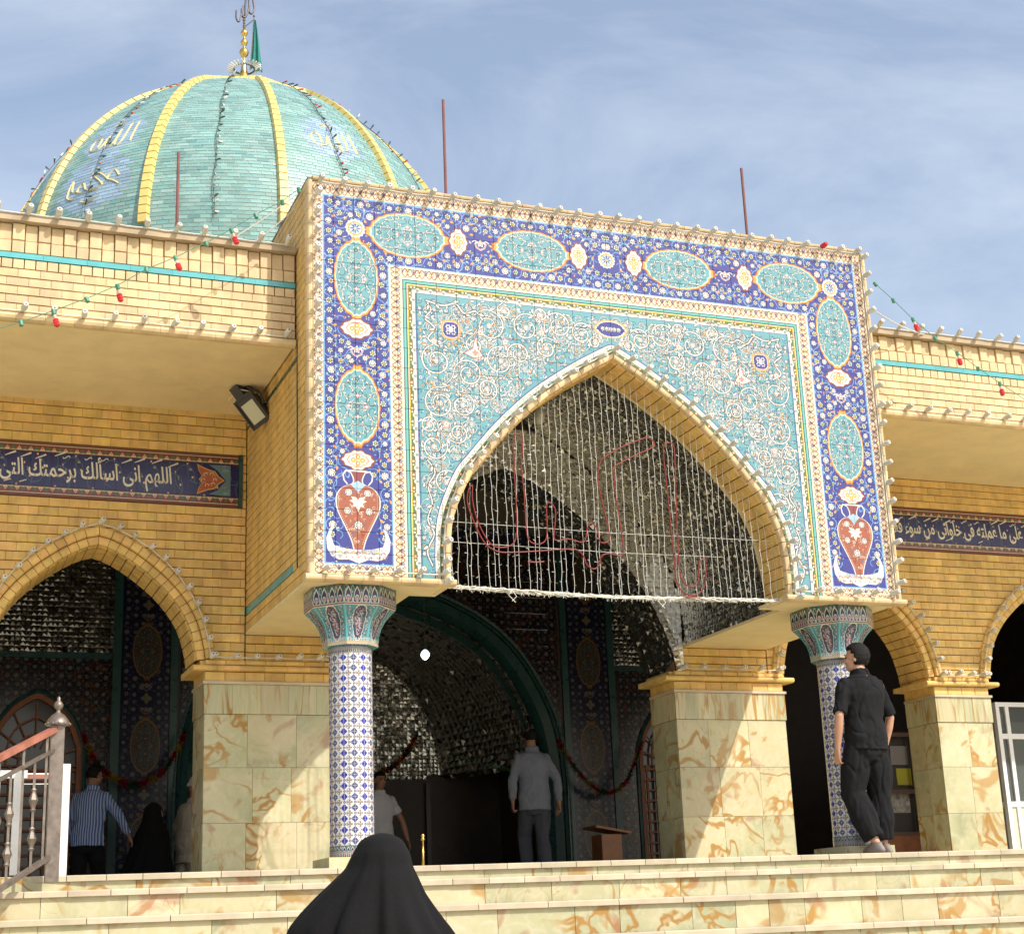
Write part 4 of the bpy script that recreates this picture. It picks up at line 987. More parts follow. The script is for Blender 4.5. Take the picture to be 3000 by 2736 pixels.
# core slab with the arch left open
q = MB(); hI = heightfn(offset(ARCH, -.02)); n = 108
for k in range(n):
    a, b = -2.66 + 5.32 * k / n, -2.66 + 5.32 * (k + 1) / n; za, zb = max(2.21, hI(a)), max(2.21, hI(b))
    q.prism([(a, za), (b, zb), (b, 5.56), (a, 5.56)], .014, .36, GROUT)
q.box(-2.66, 2.66, .361, W, 5.05, 5.10, GROUT); q.obj('core', PT)
q = MB()
for k in range(n):
    a, b = -2.66 + 5.32 * k / n, -2.66 + 5.32 * (k + 1) / n; za, zb = max(2.21, hI(a)), max(2.21, hI(b))
    q.prism([(a, za), (b, zb), (b, 5.04), (a, 5.04)], .362, .478, PLASTER)
q.obj('rear_plaster', PT)
cells = []
nx, nz = 30, 19; tw, th = 5.352 / nx, (PZ1 - PZ0) / nz
for j in range(nz):
    for i in range(nx):
        a, b, c, d = PX0 + i * tw + .0011, PX0 + (i + 1) * tw - .0011, PZ0 + j * th + .0011, PZ0 + (j + 1) * th - .0011
        cl = cell_clip(a, b, c, d, [hA])
        if cl is not None: cells.append((a, b, c, d, cl))
_tv, _tf = chamfer_box(.006, .15); q = MB(); q.add(_tv, _tf, TILE); TILEME = q.mesh('tile')
rest = MB(); cells.sort(key=lambda q_: q_[0] + 2.2 * (q_[4] is not True))
for k, (a, b, c, d, cl) in enumerate(cells):
    dy = random.uniform(-.0009, .0009)
    if k < 299:
        if cl is True: obj('tile', TILEME, PT, loc=((a + b) / 2, dy, (c + d) / 2), scale=(b - a, .0135, d - c), rot=(random.uniform(-.002, .002), 0, random.uniform(-.002, .002)))
        else: q = MB(); q.prism(cl, dy, .0135, TILE); q.obj('tile', PT)
    else: rest.prism([(a, c), (b, c), (b, d), (a, d)] if cl is True else cl, dy, .0135, TILE)
rest.obj('right_hand_tiling', PT, kind='stuff')
# brick arch ring and reveal
arch_ring(PT, ARCH, 44, -.055, -.003, -.022, .03, BRICKP, 'arch_brick')
P = resample(offset(ARCH, -.052), 56); P = [(x, max(z, 2.17)) for x, z in P]
q = MB()
q.rings([[Vector((p[0], .03, p[1])), Vector((p[0], .37, p[1])), Vector((a[0], .37, a[1])), Vector((a[0], .03, a[1]))] for p, a in zip(P, offset(P, .03))], MORTAR, cap=False); q.obj('reveal_core', PT)
for k in range(56):
    for (ya, yb) in ((.032, .20), (.204, .362)):
        a, b = P[k], P[k + 1]; g = .05
        sh = .0 if ya < .1 else 0.
        a2 = (a[0] + (b[0] - a[0]) * g, a[1] + (b[1] - a[1]) * g); b2 = (b[0] + (a[0] - b[0]) * g, b[1] + (a[1] - b[1]) * g); n_ = offset([a2, b2], -.016)
        q = MB(); q.rings([[Vector((u[0], ya, u[1])), Vector((v[0], ya + .004, v[1])), Vector((v[0], yb - .003, v[1])), Vector((u[0], yb, u[1]))] for u, v in ((a2, n_[0]), (b2, n_[1]))], BRICK); q.obj('reveal_brick', PT)
# rounded edge bricks round the tile field
def edge_run(x0, z0, x1, z1, n, nx_, nz_):
    for i in range(n):
        g = .004; u = [(x0 + (x1 - x0) * (i + .0) / n, z0 + (z1 - z0) * i / n), (x0 + (x1 - x0) * (i + 1) / n, z0 + (z1 - z0) * (i + 1) / n)]
        l = math.dist(*u); tx, tz = (u[1][0] - u[0][0]) / l, (u[1][1] - u[0][1]) / l; pts = [(u[0][0] + tx * g / 2, u[0][1] + tz * g / 2), (u[1][0] - tx * g / 2, u[1][1] - tz * g / 2)]
        sec = [(0, .06), (0, -.012), (.008, -.024), (.02, -.028), (.034, -.022), (.043, -.008), (.046, .02), (.046, .06)]
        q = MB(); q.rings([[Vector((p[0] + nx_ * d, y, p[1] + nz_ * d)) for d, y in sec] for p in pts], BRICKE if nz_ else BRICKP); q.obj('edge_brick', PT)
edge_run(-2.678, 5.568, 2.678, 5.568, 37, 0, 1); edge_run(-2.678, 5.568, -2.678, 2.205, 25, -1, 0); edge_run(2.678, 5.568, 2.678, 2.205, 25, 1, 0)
for s in (-1, 1):      # projecting sill bricks under the two legs
    n = 8
    for i in range(n):
        a, b = s * (1.515 + 1.235 * i / n), s * (1.515 + 1.235 * (i + 1) / n); a, b = sorted((a, b)); q = MB()
        sec = [(.05, 2.155), (-.03, 2.155), (-.052, 2.165), (-.058, 2.182), (-.05, 2.200), (-.03, 2.208), (.05, 2.208)]
        q.rings([[Vector((a + .0015, y, z)) for y, z in sec], [Vector((b - .0015, y, z)) for y, z in sec]], BRICKP); q.obj('sill_brick', PT)
    q = MB(); q.box(*sorted((s * 1.53, s * 2.70)), .02, .475, 2.172, 2.20, PLASTER); q.box(*sorted((s * 1.752, s * 2.70)), .475, W + .01, 2.172, 2.20, PLASTER); q.obj('soffit', PT)
# side walls of the projecting block
for s in (-1, 1):
    X = s * 2.70; q = MB(); q.box(*sorted((X - s * .02, X - s * .2)), .06, W + .2, 2.2, 5.60, MORTAR)
    q.obj('side_core', PT)
    q = MB(); L_, H_ = .172, .0745
    r = 0; z = 2.20
    while z < 5.60:
        zz = min(z + H_, 5.612); y = .062 - (L_ / 2 if r % 2 else 0)
        while y < W + .1:
            a, b = max(y, .062), min(y + L_, W + .1); y += L_
            tq = (r == 2) and a > .42
            if b - a > .02:
                e = .004; X1 = X + s * random.uniform(-.001, .001)
                q.rings([[Vector((X - s * .022, a + .0015, z + .004)), Vector((X1 - s * .002, a + .002, z + .005)), Vector((X1, a + .006, z + .008)), Vector((X1, a + .006, zz - .006)), Vector((X - s * .022, a + .0015, zz - .003))],
                         [Vector((X - s * .022, b - .0015, z + .004)), Vector((X1 - s * .002, b - .002, z + .005)), Vector((X1, b - .006, z + .008)), Vector((X1, b - .006, zz - .006)), Vector((X - s * .022, b - .0015, zz - .003))]], TEAL if tq else BRICKS)
        z += H_; r += 1
    q.obj('side_brickwork', PT, kind='stuff')
    q = MB(); q.box(*sorted((X, X + s * .008)), .405, .418, 2.35, 4.25, TEALD); q.box(*sorted((X, X + s * .008)), .43, W, 4.12, 4.15, TEALD); q.obj('teal_strip', PT)
q = MB(); q.box(-2.70, 2.70, .06, W + 1.2, 5.60, 5.63, CEIL); q.box(-2.68, 2.68, W + .1, W + 1.2, 5.05, 5.6, CEIL); q.obj('roof', PT)

# ================================================================== MIRROR VAULT
MV = thing('mirror_vault', 'grey mirror mosaic vault behind the hanging light curtain inside the portal arch', 'vault', (0, W, 2.2))
CW = -.12
WO = half([(1.78, 1.93), (1.74, 2.14), (1.60, 2.50), (1.36, 2.90), (1.02, 3.28), (.66, 3.58), (.30, 3.80), (0., 3.93)], CW)
hW = heightfn(WO); V_ = offset(ARCH, .16); hV = heightfn([(x, max(z, 2.2)) for x, z in V_])
rf = random.Random(11)
def facet(q, a, b, c, d, nrm, amp, mt):
    """a shard: four-sided pyramid with a random tip"""
    amp *= 3.6 if rf.random() < .13 else 1.
    e1, e2 = b - a, d - a; J_ = lambda v: v + e1 * rf.uniform(-.13, .13) + e2 * rf.uniform(-.13, .13)
    a, b, c, d = J_(a), J_(b), J_(c), J_(d)
    ctr = (a + b + c + d) / 4 + nrm * rf.uniform(.25, 1.) * amp + (b - a) * rf.uniform(-.28, .28) + (d - a) * rf.uniform(-.28, .28)
    q.add([a, b, c, d, ctr], [(0, 1, 4), (1, 2, 4), (2, 3, 4), (3, 0, 4)], mt)
hW2 = heightfn(offset(WO, .05)); q = MB(); s = .052
Pz = resample(WO, 110)
for k in range(110):
    a_, b_ = Pz[k], Pz[k + 1]; c_, d_ = offset([a_, b_], .07); facet(q, Vector((a_[0], W - .003, a_[1])), Vector((b_[0], W - .003, b_[1])), Vector((d_[0], W - .003, d_[1])), Vector((c_[0], W - .003, c_[1])), Vector((0, -1, 0)), .008, MIRROR)
z = 1.95
while z < 4.3:
    x = -1.79
    while x < 1.79:
        c = (x + s / 2, z + s / 2)
        if c[1] > hW2(c[0]) and c[1] > hW(c[0]) + .03 and (c[1] < hV(c[0]) or (c[1] < 2.5 and abs(c[0]) < 1.74)): facet(q, Vector((x, W, z)), Vector((x + s, W, z)), Vector((x + s, W, z + s)), Vector((x, W, z + s)), Vector((0, -1, 0)), .009 if not (x > 1.1 and z < 2.95) else .004, MIRROR if not (x > 1.1 and z < 2.95 + .15 * sin(x * 9)) else MIRRORLIT)
        x += s
    z += s
q.obj('mirror_facets', MV, kind='stuff', fix=False)
q = MB(); P = resample([(x, max(z, 2.19)) for x, z in V_], 120); ny = 36
for i in range(120):
    for j in range(ny):
        y0, y1 = .48 + (W - .48) * j / ny, .48 + (W - .48) * (j + 1) / ny; a, b = P[i], P[i + 1]
        nv = Vector((-(b[1] - a[1]), 0, b[0] - a[0])).normalized() * -1
        facet(q, Vector((a[0], y0, a[1])), Vector((b[0], y0, b[1])), Vector((b[0], y1, b[1])), Vector((a[0], y1, a[1])), nv, .008, MIRRORV)
q.obj('vault_facets', MV, kind='stuff', fix=False)
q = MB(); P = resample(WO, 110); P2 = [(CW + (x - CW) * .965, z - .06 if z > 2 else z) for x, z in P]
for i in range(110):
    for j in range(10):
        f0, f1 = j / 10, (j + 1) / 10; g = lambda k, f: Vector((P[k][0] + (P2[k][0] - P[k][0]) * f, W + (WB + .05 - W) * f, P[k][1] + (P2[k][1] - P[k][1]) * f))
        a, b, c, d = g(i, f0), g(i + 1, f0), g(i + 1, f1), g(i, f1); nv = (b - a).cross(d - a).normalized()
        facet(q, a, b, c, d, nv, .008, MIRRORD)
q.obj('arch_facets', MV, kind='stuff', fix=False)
q = MB()
P = resample(WO, 60)
for i in range(60):
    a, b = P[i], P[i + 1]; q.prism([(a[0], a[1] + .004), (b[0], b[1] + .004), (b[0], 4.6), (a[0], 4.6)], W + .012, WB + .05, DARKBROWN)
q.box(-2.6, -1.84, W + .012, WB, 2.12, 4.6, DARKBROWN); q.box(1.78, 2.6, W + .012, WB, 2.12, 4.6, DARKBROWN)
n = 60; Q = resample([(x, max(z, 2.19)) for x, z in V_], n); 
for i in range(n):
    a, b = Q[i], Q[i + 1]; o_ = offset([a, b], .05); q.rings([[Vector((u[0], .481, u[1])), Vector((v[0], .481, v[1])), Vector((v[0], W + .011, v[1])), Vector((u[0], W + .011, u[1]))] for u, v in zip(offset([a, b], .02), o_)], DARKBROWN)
q.obj('backing', MV)
# brick panels between soffit and piers
for xa, xb in ((-2.70, -1.85), (1.64, 2.70)):
    brick_field(PT, xa, xb, 1.93, 2.17, W, .172, .08, [hW], limit=400, name='brick')
    q = MB(); q.box(max(xa, -2.7), xb - (.0 if xb > 0 else .02), W + .03, WB, 1.93, 2.12, MORTAR); q.obj('brick_backing', PT)

# ================================================================== TILED COLUMNS
def octring(cx, cy, r, z, n=8, rot=PI / 8): return [Vector((cx + r * cos(rot + 2 * PI * k / n), cy + r * sin(rot + 2 * PI * k / n), z)) for k in range(n)]
def column(cx, label):
    cy = .44; t = thing('tiled_column', label, 'column', (cx, cy, 0), group='tiled columns under the portal')
    q = MB(); q.box(cx - .25, cx + .25, cy - .25, cy + .25, 0, .085, MARBLE); q.obj('plinth', t)
    def cyl(z0, z1, r, name, mt, rep, n=40, v0=0., v1=1.):
        q = MB(); R0 = [Vector((cx + r * cos(2 * PI * k / n), cy + r * sin(2 * PI * k / n), z0)) for k in range(n)]; R1 = [v + Vector((0, 0, z1 - z0)) for v in R0]
        fs = [(k, (k + 1) % n, n + (k + 1) % n, n + k) for k in range(n)]
        q.add(R0 + R1, fs, mt, [[(rep * k / n, v0), (rep * (k + 1) / n, v0), (rep * (k + 1) / n, v1), (rep * k / n, v1)] for k in range(n)])
        q.add(R1, [tuple(range(n))], mt, [[(0, 0)] * n]); q.obj(name, t, smooth=False)
    r = .172; nr = 9; z0, z1 = .175, 1.66
    for j in range(nr):
        a, b = z0 + (z1 - z0) * j / nr, z0 + (z1 - z0) * (j + 1) / nr
        cyl(a + .0008, b - .0008, r, 'tile_ring', COLT, 6.5, 44, a / .083, b / .083)
    cyl(.085, .175, r + .004, 'foot_ring', CAPT, 9, 40, .80, .995); cyl(1.66, 1.74, r + .003, 'neck_ring', CAPT, 9, 40, .80, .995)
    q = MB(); q.lathe([(r - .006, .09), (r - .006, 1.76)], GROUT, (cx, cy, 0), 30, cap=False); q.obj('core', t)
    # octagonal flaring capital
    prof = [(.225, 1.715, 0), (.225, 1.735, .02), (.232, 1.80, .14), (.25, 1.86, .28), (.285, 1.92, .42), (.325, 1.965, .55), (.372, 2.01, .70), (.374, 2.06, .86), (.374, 2.172, 1.0)]
    for k in range(8):
        q = MB()
        for (r0, a, v0), (r1, b, v1) in zip(prof, prof[1:]):
            A, B = octring(cx, cy, r0, a), octring(cx, cy, r1, b); j = (k + 1) % 8
            if v0 >= .7: v0, v1 = .77 + (v0 - .70) * .76, .77 + (v1 - .70) * .76
            else: v0, v1 = v0 * 1.1, v1 * 1.1
            if v1 > 1: v1 = 1.
            q.add([A[k], A[j], B[j], B[k]], [(0, 1, 2, 3)], CAPT, [[(0, v0), (1, v0), (1, v1), (0, v1)]])
        q.obj('capital_facet', t, fix=False)
    q = MB(); q.add(octring(cx, cy, .225, 1.716), [tuple(range(8))], TEAL); q.rings([octring(cx, cy, r0 - .006, a) for r0, a, _ in prof[1:-1]], TEALD); q.obj('capital_core', t)
column(-2.264, 'blue and white star-tiled column with octagonal turquoise capital, left one under the portal')
column(2.262, 'blue and white star-tiled column with octagonal turquoise capital, behind the man in black')

# ================================================================== HALL INTERIOR
B_ = 7.25; FL = -.25
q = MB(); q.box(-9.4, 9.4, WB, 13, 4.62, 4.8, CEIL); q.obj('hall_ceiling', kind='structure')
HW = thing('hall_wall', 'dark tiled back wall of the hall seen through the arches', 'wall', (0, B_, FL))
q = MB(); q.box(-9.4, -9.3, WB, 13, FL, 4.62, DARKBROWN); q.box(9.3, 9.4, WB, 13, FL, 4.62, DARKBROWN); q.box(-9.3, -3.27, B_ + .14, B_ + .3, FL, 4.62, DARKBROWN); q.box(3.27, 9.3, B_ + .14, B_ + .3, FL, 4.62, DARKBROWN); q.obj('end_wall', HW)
CA = half([(2.46, FL), (2.45, 1.3), (2.36, 2.0), (2.16, 2.50), (1.84, 2.98), (1.45, 3.32), (.95, 3.58), (.4, 3.76), (0, 3.86)])
hC = heightfn(CA)
def tilegrid(par, x0, x1, z0, z1, Y, mt, n_, m_, hf_=None, th=.012, up=1.0, limit=True):
    for j in range(m_):
        for i in range(n_):
            a, b, c, d = x0 + (x1 - x0) * i / n_, x0 + (x1 - x0) * (i + 1) / n_, z0 + (z1 - z0) * j / m_, z0 + (z1 - z0) * (j + 1) / m_
            cl = cell_clip(a + .001, b - .001, c + .001, d - .001, hf_ or [])
            if cl is None: continue
            q = MB(); q.prism([(a + .001, c + .001), (b - .001, c + .001), (b - .001, d - .001), (a + .001, d - .001)] if cl is True else cl, Y + random.uniform(-.001, .001), Y + th, mt); q.obj('tile', par)
for s, mt in ((-1, PIERT), (1, PIERT2)):
    x0, x1 = sorted((s * 2.59, s * 3.16)); tilegrid(HW, x0, x1, FL + .1, 4.6, B_ - .012, mt, 2, 14)
    q = MB(); q.box(*sorted((s * 2.46, s * 3.262)), B_, B_ + .3, FL, 4.62, DARKBROWN); q.obj('pier_core', HW)
    for a, b in ((2.50, 2.585), (3.165, 3.26), (4.92, 5.02)): q = MB(); q.box(*sorted((s * a, s * b)), B_ - .03, B_ + .2, FL, 4.6, TEALD); q.obj('teal_strip', HW)
    # side bay: lattice window below, mirror above
    LA = half([(.52, FL), (.52, 1.55), (.49, 1.80), (.40, 2.02), (.26, 2.20), (.1, 2.31), (0, 2.35)], s * 4.09); hL = heightfn(offset(LA, .05))
    x0, x1 = sorted((s * 3.262, s * 4.918)); tilegrid(HW, x0, x1, FL + .05, 2.76, B_ + .03, SPANT, 9, 16, [hL])
    q = MB(); q.box(x0, x1, B_ + .01, B_ + .1, 2.762, 2.83, TEALD); q.obj('teal_strip', HW)
    q = MB(); Pl = resample(LA, 60)
    q.rings([[Vector((u[0], B_ + .01, u[1])), Vector((v[0], B_ - .005, v[1])), Vector((w_[0], B_ + .01, w_[1])), Vector((w_[0], B_ + .1, w_[1])), Vector((u[0], B_ + .1, u[1]))] for u, v, w_ in zip(Pl, offset(Pl, .022), offset(Pl, .045))], TEALD); q.obj('arch_moulding', HW)
    q = MB(); ss = .06; z = 2.84
    while z < 4.55:
        x = x0
        while x < x1 - .02:
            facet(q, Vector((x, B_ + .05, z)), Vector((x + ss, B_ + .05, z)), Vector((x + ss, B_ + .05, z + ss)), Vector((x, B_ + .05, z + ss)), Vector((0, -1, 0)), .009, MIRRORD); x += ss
        z += ss
    q.obj('mirror_facets', HW, kind='stuff', fix=False)
    # lattice
    lt = thing('lattice_window', ('carved orange wooden lattice window behind the metal handrail, seen through the left arch' if s < 0 else 'carved orange wooden lattice window in shade just left of the right marble pier'), 'window', (s * 4.09, B_ + .06, FL))
    hq = heightfn(LA); cx = s * 4.09
    q = MB(); q.rings([[Vector((u[0], B_ + .03, u[1])), Vector((u[0], B_ + .09, u[1])), Vector((v[0], B_ + .09, v[1])), Vector((v[0], B_ + .03, v[1]))] for u, v in zip(Pl, offset(Pl, -.06))], WOOD); q.obj('frame', lt)
    q = MB()
    for k in range(-3, 4): x = cx + k * .135; q.box(x - .014, x + .014, B_ + .045, B_ + .075, FL, min(1.52, hq(x)), WOOD)
    for k in range(13): z = FL + .1 + k * .135; q.box(cx - .46, cx + .46, B_ + .047, B_ + .073, z - .014, z + .014, WOOD)
    q.obj('bars', lt)
    q = MB(); arcs = [half([(.46 - .14 * k, 1.52), (.43 - .13 * k, 1.80 - .03 * k), (.3 - .09 * k, 2.08 - .12 * k), (0, 2.28 - .2 * k)], cx) for k in range(1, 3)]
    for a in arcs: q.tube([(x, B_ + .06, z) for x, z in resample(a, 20)], .016, WOOD, 4)
    for k in range(9): a = PI * k / 8; r1 = 1 / math.sqrt((cos(a) / .47) ** 2 + (sin(a) / .72) ** 2); q.tube([(cx + .16 * cos(a), B_ + .062, 1.52 + .22 * sin(a)), (cx + r1 * cos(a), B_ + .062, 1.52 + r1 * sin(a))], .013, WOOD, 4)
    q.obj('fan_bars', lt)
    q = MB(); q.box(cx - .5, cx + .5, B_ + .12, B_ + .135, FL, 2.3, mat('dim pane', (.07, .07, .075), .15)); q.obj('pane', lt)
# central arch: spandrel tiles, teal roll moulding, deep mirror niche
q = MB(); x = -2.46
tilegrid(HW, -2.46, 2.46, 2.0, 4.55, B_ - .008, img_mat('painted hall spandrel', SPAN_IMG, -2.46, .3, 2.0, 1.0), 24, 12, [heightfn(offset(CA, .09))])
a_, b_ = at_plane(1316, 1512, B_ - .02), at_plane(1540, 1592, B_ - .02)
q = MB(); q.box(a_.x - .6, b_.x, B_ - .022, B_ - .009, b_.z, a_.z + .02, mat('hall frieze blue', (.012, .014, .05), .3)); q.obj('frieze', HW)
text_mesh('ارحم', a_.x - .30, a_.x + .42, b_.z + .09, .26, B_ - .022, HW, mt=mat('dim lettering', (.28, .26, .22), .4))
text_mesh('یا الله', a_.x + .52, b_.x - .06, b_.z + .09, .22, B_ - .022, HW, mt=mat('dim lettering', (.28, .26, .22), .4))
Pl = resample(CA, 80)
for nm, d0, d1, y0, mt in (('inner_moulding', 0, .05, .0, TEALD), ('arch_moulding', .05, .09, -.02, mat('lettered teal band', (.10, .16, .17), .3, var=.5, nscale=40))):
    q = MB(); q.rings([[Vector((u[0], B_ + .25, u[1])), Vector((u[0], B_ + y0, u[1])), Vector((m1[0], B_ + y0 - .03, m1[1])), Vector((v[0], B_ + y0, v[1])), Vector((v[0], B_ + .25, v[1]))] for u, m1, v in zip(offset(Pl, d0), offset(Pl, (d0 + d1) / 2), offset(Pl, d1))], mt); q.obj(nm, HW)
for k in range(5):     # twisted teal roll inside the arch: helical ropes
    pass
q = MB(); Pr = resample(CA, 90)
q.rings([[Vector((u[0], B_ + .02, u[1])), Vector((m1[0], B_ + .10, m1[1])), Vector((v[0], B_ + .34, v[1])), Vector((v[0], B_ + .40, v[1])), Vector((u[0], B_ + .40, u[1]))] for u, m1, v in zip(offset(Pr, -.01), offset(Pr, -.10), offset(Pr, -.26))], TEALD); q.obj('arch_reveal', HW, smooth=False)
q = MB(); q.tube([(x, B_ + .12, z) for x, z in resample(offset(CA, -.04), 80)], .035, TEALD, 8)
for k in range(0, 40):
    z = FL + .1 + k * .055
    for s_ in (-1, 1): xx = float(np.interp(z, [0, 1.3, 2.0], [2.44, 2.44, 2.36])); q.tube([(s_ * (xx - .03), B_ + .07, z), (s_ * (xx - .20), B_ + .26, z + .12)], .014, TEALD, 5)
q.obj('rope_moulding', HW, smooth=True)
q = MB(); YN = 9.4
Pn = resample([(x * .97, max(z - .03, 1.55)) for x, z in offset(CA, -.16)], 70)
for i in range(70):
    for j in range(24):
        f = lambda k, t: Vector((Pn[k][0] * (1 - .35 * t * t), B_ + .12 + (YN - B_) * t, 1.5 + (Pn[k][1] - 1.5) * (1 - .12 * t * t)))
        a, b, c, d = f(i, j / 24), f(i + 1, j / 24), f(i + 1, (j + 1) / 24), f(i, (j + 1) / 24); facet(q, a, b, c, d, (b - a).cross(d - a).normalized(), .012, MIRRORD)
ss = .055; z = 1.50
while z < 3.7:
    x = -1.7
    while x < 1.7:
        if z > 1.50 + .14 * abs(((x + .1) % 1.7) / .85 - 1) ** 2: facet(q, Vector((x, YN, z)), Vector((x + ss, YN, z)), Vector((x + ss, YN, z + ss)), Vector((x, YN, z + ss)), Vector((0, -1, 0)), .016, MIRROR)
        x += ss
    z += ss
q.obj('niche_facets', HW, kind='stuff', fix=False)
q = MB(); q.box(-2.6, 2.6, YN + .02, YN + .1, FL, 4.5, DARKBROWN)
for x in (-1.4, -.5, .42, 1.32): q.box(x - .03, x + .03, YN - .05, YN + .015, FL, 1.5, mat('dark post', (.05, .04, .035), .4))
q.box(-2.45, -2.40, B_ + .31, YN, FL, 3.0, DARKBROWN); q.box(2.40, 2.45, B_ + .31, YN, FL, 3.0, DARKBROWN); q.obj('niche_back', HW)
q = MB(); q.box(-2.44, 2.44, B_ + .2, 13, 4.0, 4.5, DARKBROWN); q.obj('niche_top', HW)

# garlands
def garland(label, pts, Y, seed):
    t = thing('tinsel_garland', label, 'garland', (pts[0][0], Y, pts[0][1]), group='foil garlands strung across the hall'); r = random.Random(seed)
    P = resample(spline(pts, 8), 60); blocks = {}
    for i, (x, z) in enumerate(P):
        col = (RED1, GOLD1, RED1, GREEN1)[(i // 4) % 4]; q = blocks.setdefault((i // 4), (MB(), col))[0]
        for k in range(26):
            a, b = r.uniform(0, 2 * PI), r.uniform(0, PI); d = Vector((cos(a) * sin(b), sin(a) * sin(b), cos(b))) * r.uniform(.035, .062); c = Vector((x + r.uniform(-.012, .012), Y, z + r.uniform(-.012, .012))); n_ = d.orthogonal().normalized() * .006
            q.add([c - n_, c + n_, c + d + n_ * .4, c + d - n_ * .4], [(0, 1, 2, 3)], col)
    for k, (q, c) in blocks.items(): q.obj('foil_tuft', t, fix=False)
garland('red and gold foil garland looped across the tiled pier inside the left arch', [(-3.60, 1.83), (-3.40, 1.47), (-3.04, 1.27), (-2.69, 1.42), (-2.44, 1.86)], B_ - .3, 1)
garland('red and gold foil garland looped to the right of the man in the grey shirt', [(2.28, 1.80), (2.55, 1.39), (2.89, 1.14), (3.2, 1.28), (3.46, 1.77)], B_ - .3, 2)
garland('short end of a dark foil garland above the man in the pale polo shirt', [(-.35, 1.22), (-.12, 1.36), (.19, 1.56), (.39, 1.84)], B_ - .3, 3)
q = MB(); P = resample(spline([(.4, 1.95), (.9, 1.72), (1.4, 1.55), (1.95, 1.44)], 8), 60); r = random.Random(4)
for x, z in P:
    for k in range(5): a = r.uniform(0, 6.3); q.add([(x, B_ + .1, z), (x + .006, B_ + .1, z), (x + .03 * cos(a), B_ + .1 + .01 * sin(a * 3), z + .03 * sin(a))], [(0, 1, 2)], GREEN1)
q.obj('green_tinsel', label='thin green tinsel string sagging across the mirrored niche', cat='tinsel', fix=False)

# lectern, stanchion, hanging bulbs
t = thing('lectern', 'small orange wooden lectern standing in front of the right tiled hall pier', 'lectern', (2.46, 6.0, FL))
q = MB(); q.box(2.34, 2.60, 5.9, 6.2, FL, .56, WOODL); q.obj('body', t)
q = MB(); q.prism([(2.24, .64), (2.70, .56), (2.71, .585), (2.25, .665)], 5.84, 6.25, WOODL); q.obj('top', t)
q = MB(); q.box(2.30, 2.64, 5.86, 6.24, FL, FL + .05, WOODL); q.obj('foot', t)
t = thing('stanchion', 'slim brass stanchion post beside the woman in the foreground', 'post', (-.985, 2.6, -.004))
q = MB(); q.lathe([(.014, 0), (.014, .34)], GOLD, (-.985, 2.6, -.004), 12); q.obj('post', t, smooth=True)
q = MB(); q.lathe([(.004, .33), (.022, .345), (.022, .355), (.016, .362), (.024, .385), (.012, .402), (.002, .405)], GOLD, (-.985, 2.6, -.004), 12); q.obj('finial', t, smooth=True)
q = MB(); q.lathe([(.12, 0), (.12, .012), (.03, .03), (.014, .05)], GOLD, (-.985, 2.6, -.004), 16); q.obj('base', t)
t = thing('hanging_bulb', 'lit white spiral bulb hanging in the dark hall right of the left column', 'light bulb', (-.288, 4.5, 2.42))
q = MB(); G_ = mat('lit bulb', (.9, .95, .95), .3, emit=((.80, .95, 1.), 3.0))
for k in range(7): a = 2 * PI * k / 7; q.tube([(-.288 + .042 * sin(PI * t_) ** .8 * cos(a + t_), 4.5 + .042 * sin(PI * t_) ** .8 * sin(a + t_), 2.36 + .105 * t_) for t_ in (.02, .2, .4, .6, .8, .98)], .009, G_, 5)
q.obj('tubes', t); q = MB(); q.lathe([(.022, 2.465), (.022, 2.50), (.006, 2.51), (.004, 4.6)], BLACKM, (-.288, 4.5, 0), 8); q.obj('cord', t)
t = thing('pendant_bulb', 'large unlit oval bulb hanging from a cord under the portal arch', 'light bulb', (-.385, .8, 3.95))
q = MB(); q.lathe([(.004, 3.86), (.04, 3.875), (.056, 3.92), (.058, 3.965), (.045, 4.01), (.025, 4.04), (.022, 4.05)], mat('frosted glass', (.42, .41, .33), .2), (-.385, .8, 0), 16); q.obj('bulb', t, smooth=True)
q = MB(); q.lathe([(.023, 4.05), (.024, 4.09), (.006, 4.10), (.004, 4.2)], BLACKM, (-.385, .8, 0), 8); q.obj('socket', t)
q = MB(); q.box(-.6, -.1, .78, .82, 4.20, 4.215, BLACKM); q.obj('bracket', t)

# ================================================================== DOME
DX, DY, DZ, DR, DH, DP, DQ = -.08, 15.8, 10.7, 4.36, 4.70, 1.799, 1.718
def dr(h): return DR * max(0., 1 - max(0., h) ** DP) ** (1 / DQ)
D0 = rad(-92.); NR = 12; RS = 2 * PI / NR            # direction of the first rib
def dpt(a, h, e=0.):
    # slightly faceted between the eight ribs
    k = ((a - D0) / RS) % 1.; fac = 1 - .010 * sin(PI * k) * (0.4 + .6 * h); r = dr(h) * fac + e
    return Vector((DX + r * cos(a), DY + r * sin(a), DZ + DH * h + e * .4 * h))
DM = thing('dome', 'turquoise brick dome with yellow ribs rising behind the left roof beam', 'dome', (DX, DY, 5.1))
hs = [-.26]
while hs[-1] < .985: 
    h = hs[-1]; d = DH if h < 0 else math.hypot(dr(h + .005) - dr(h), DH * .005) / .005; hs.append(h + .074 / d)
cols = {}
verts = []; faces = []; tint = []
rd = random.Random(9)
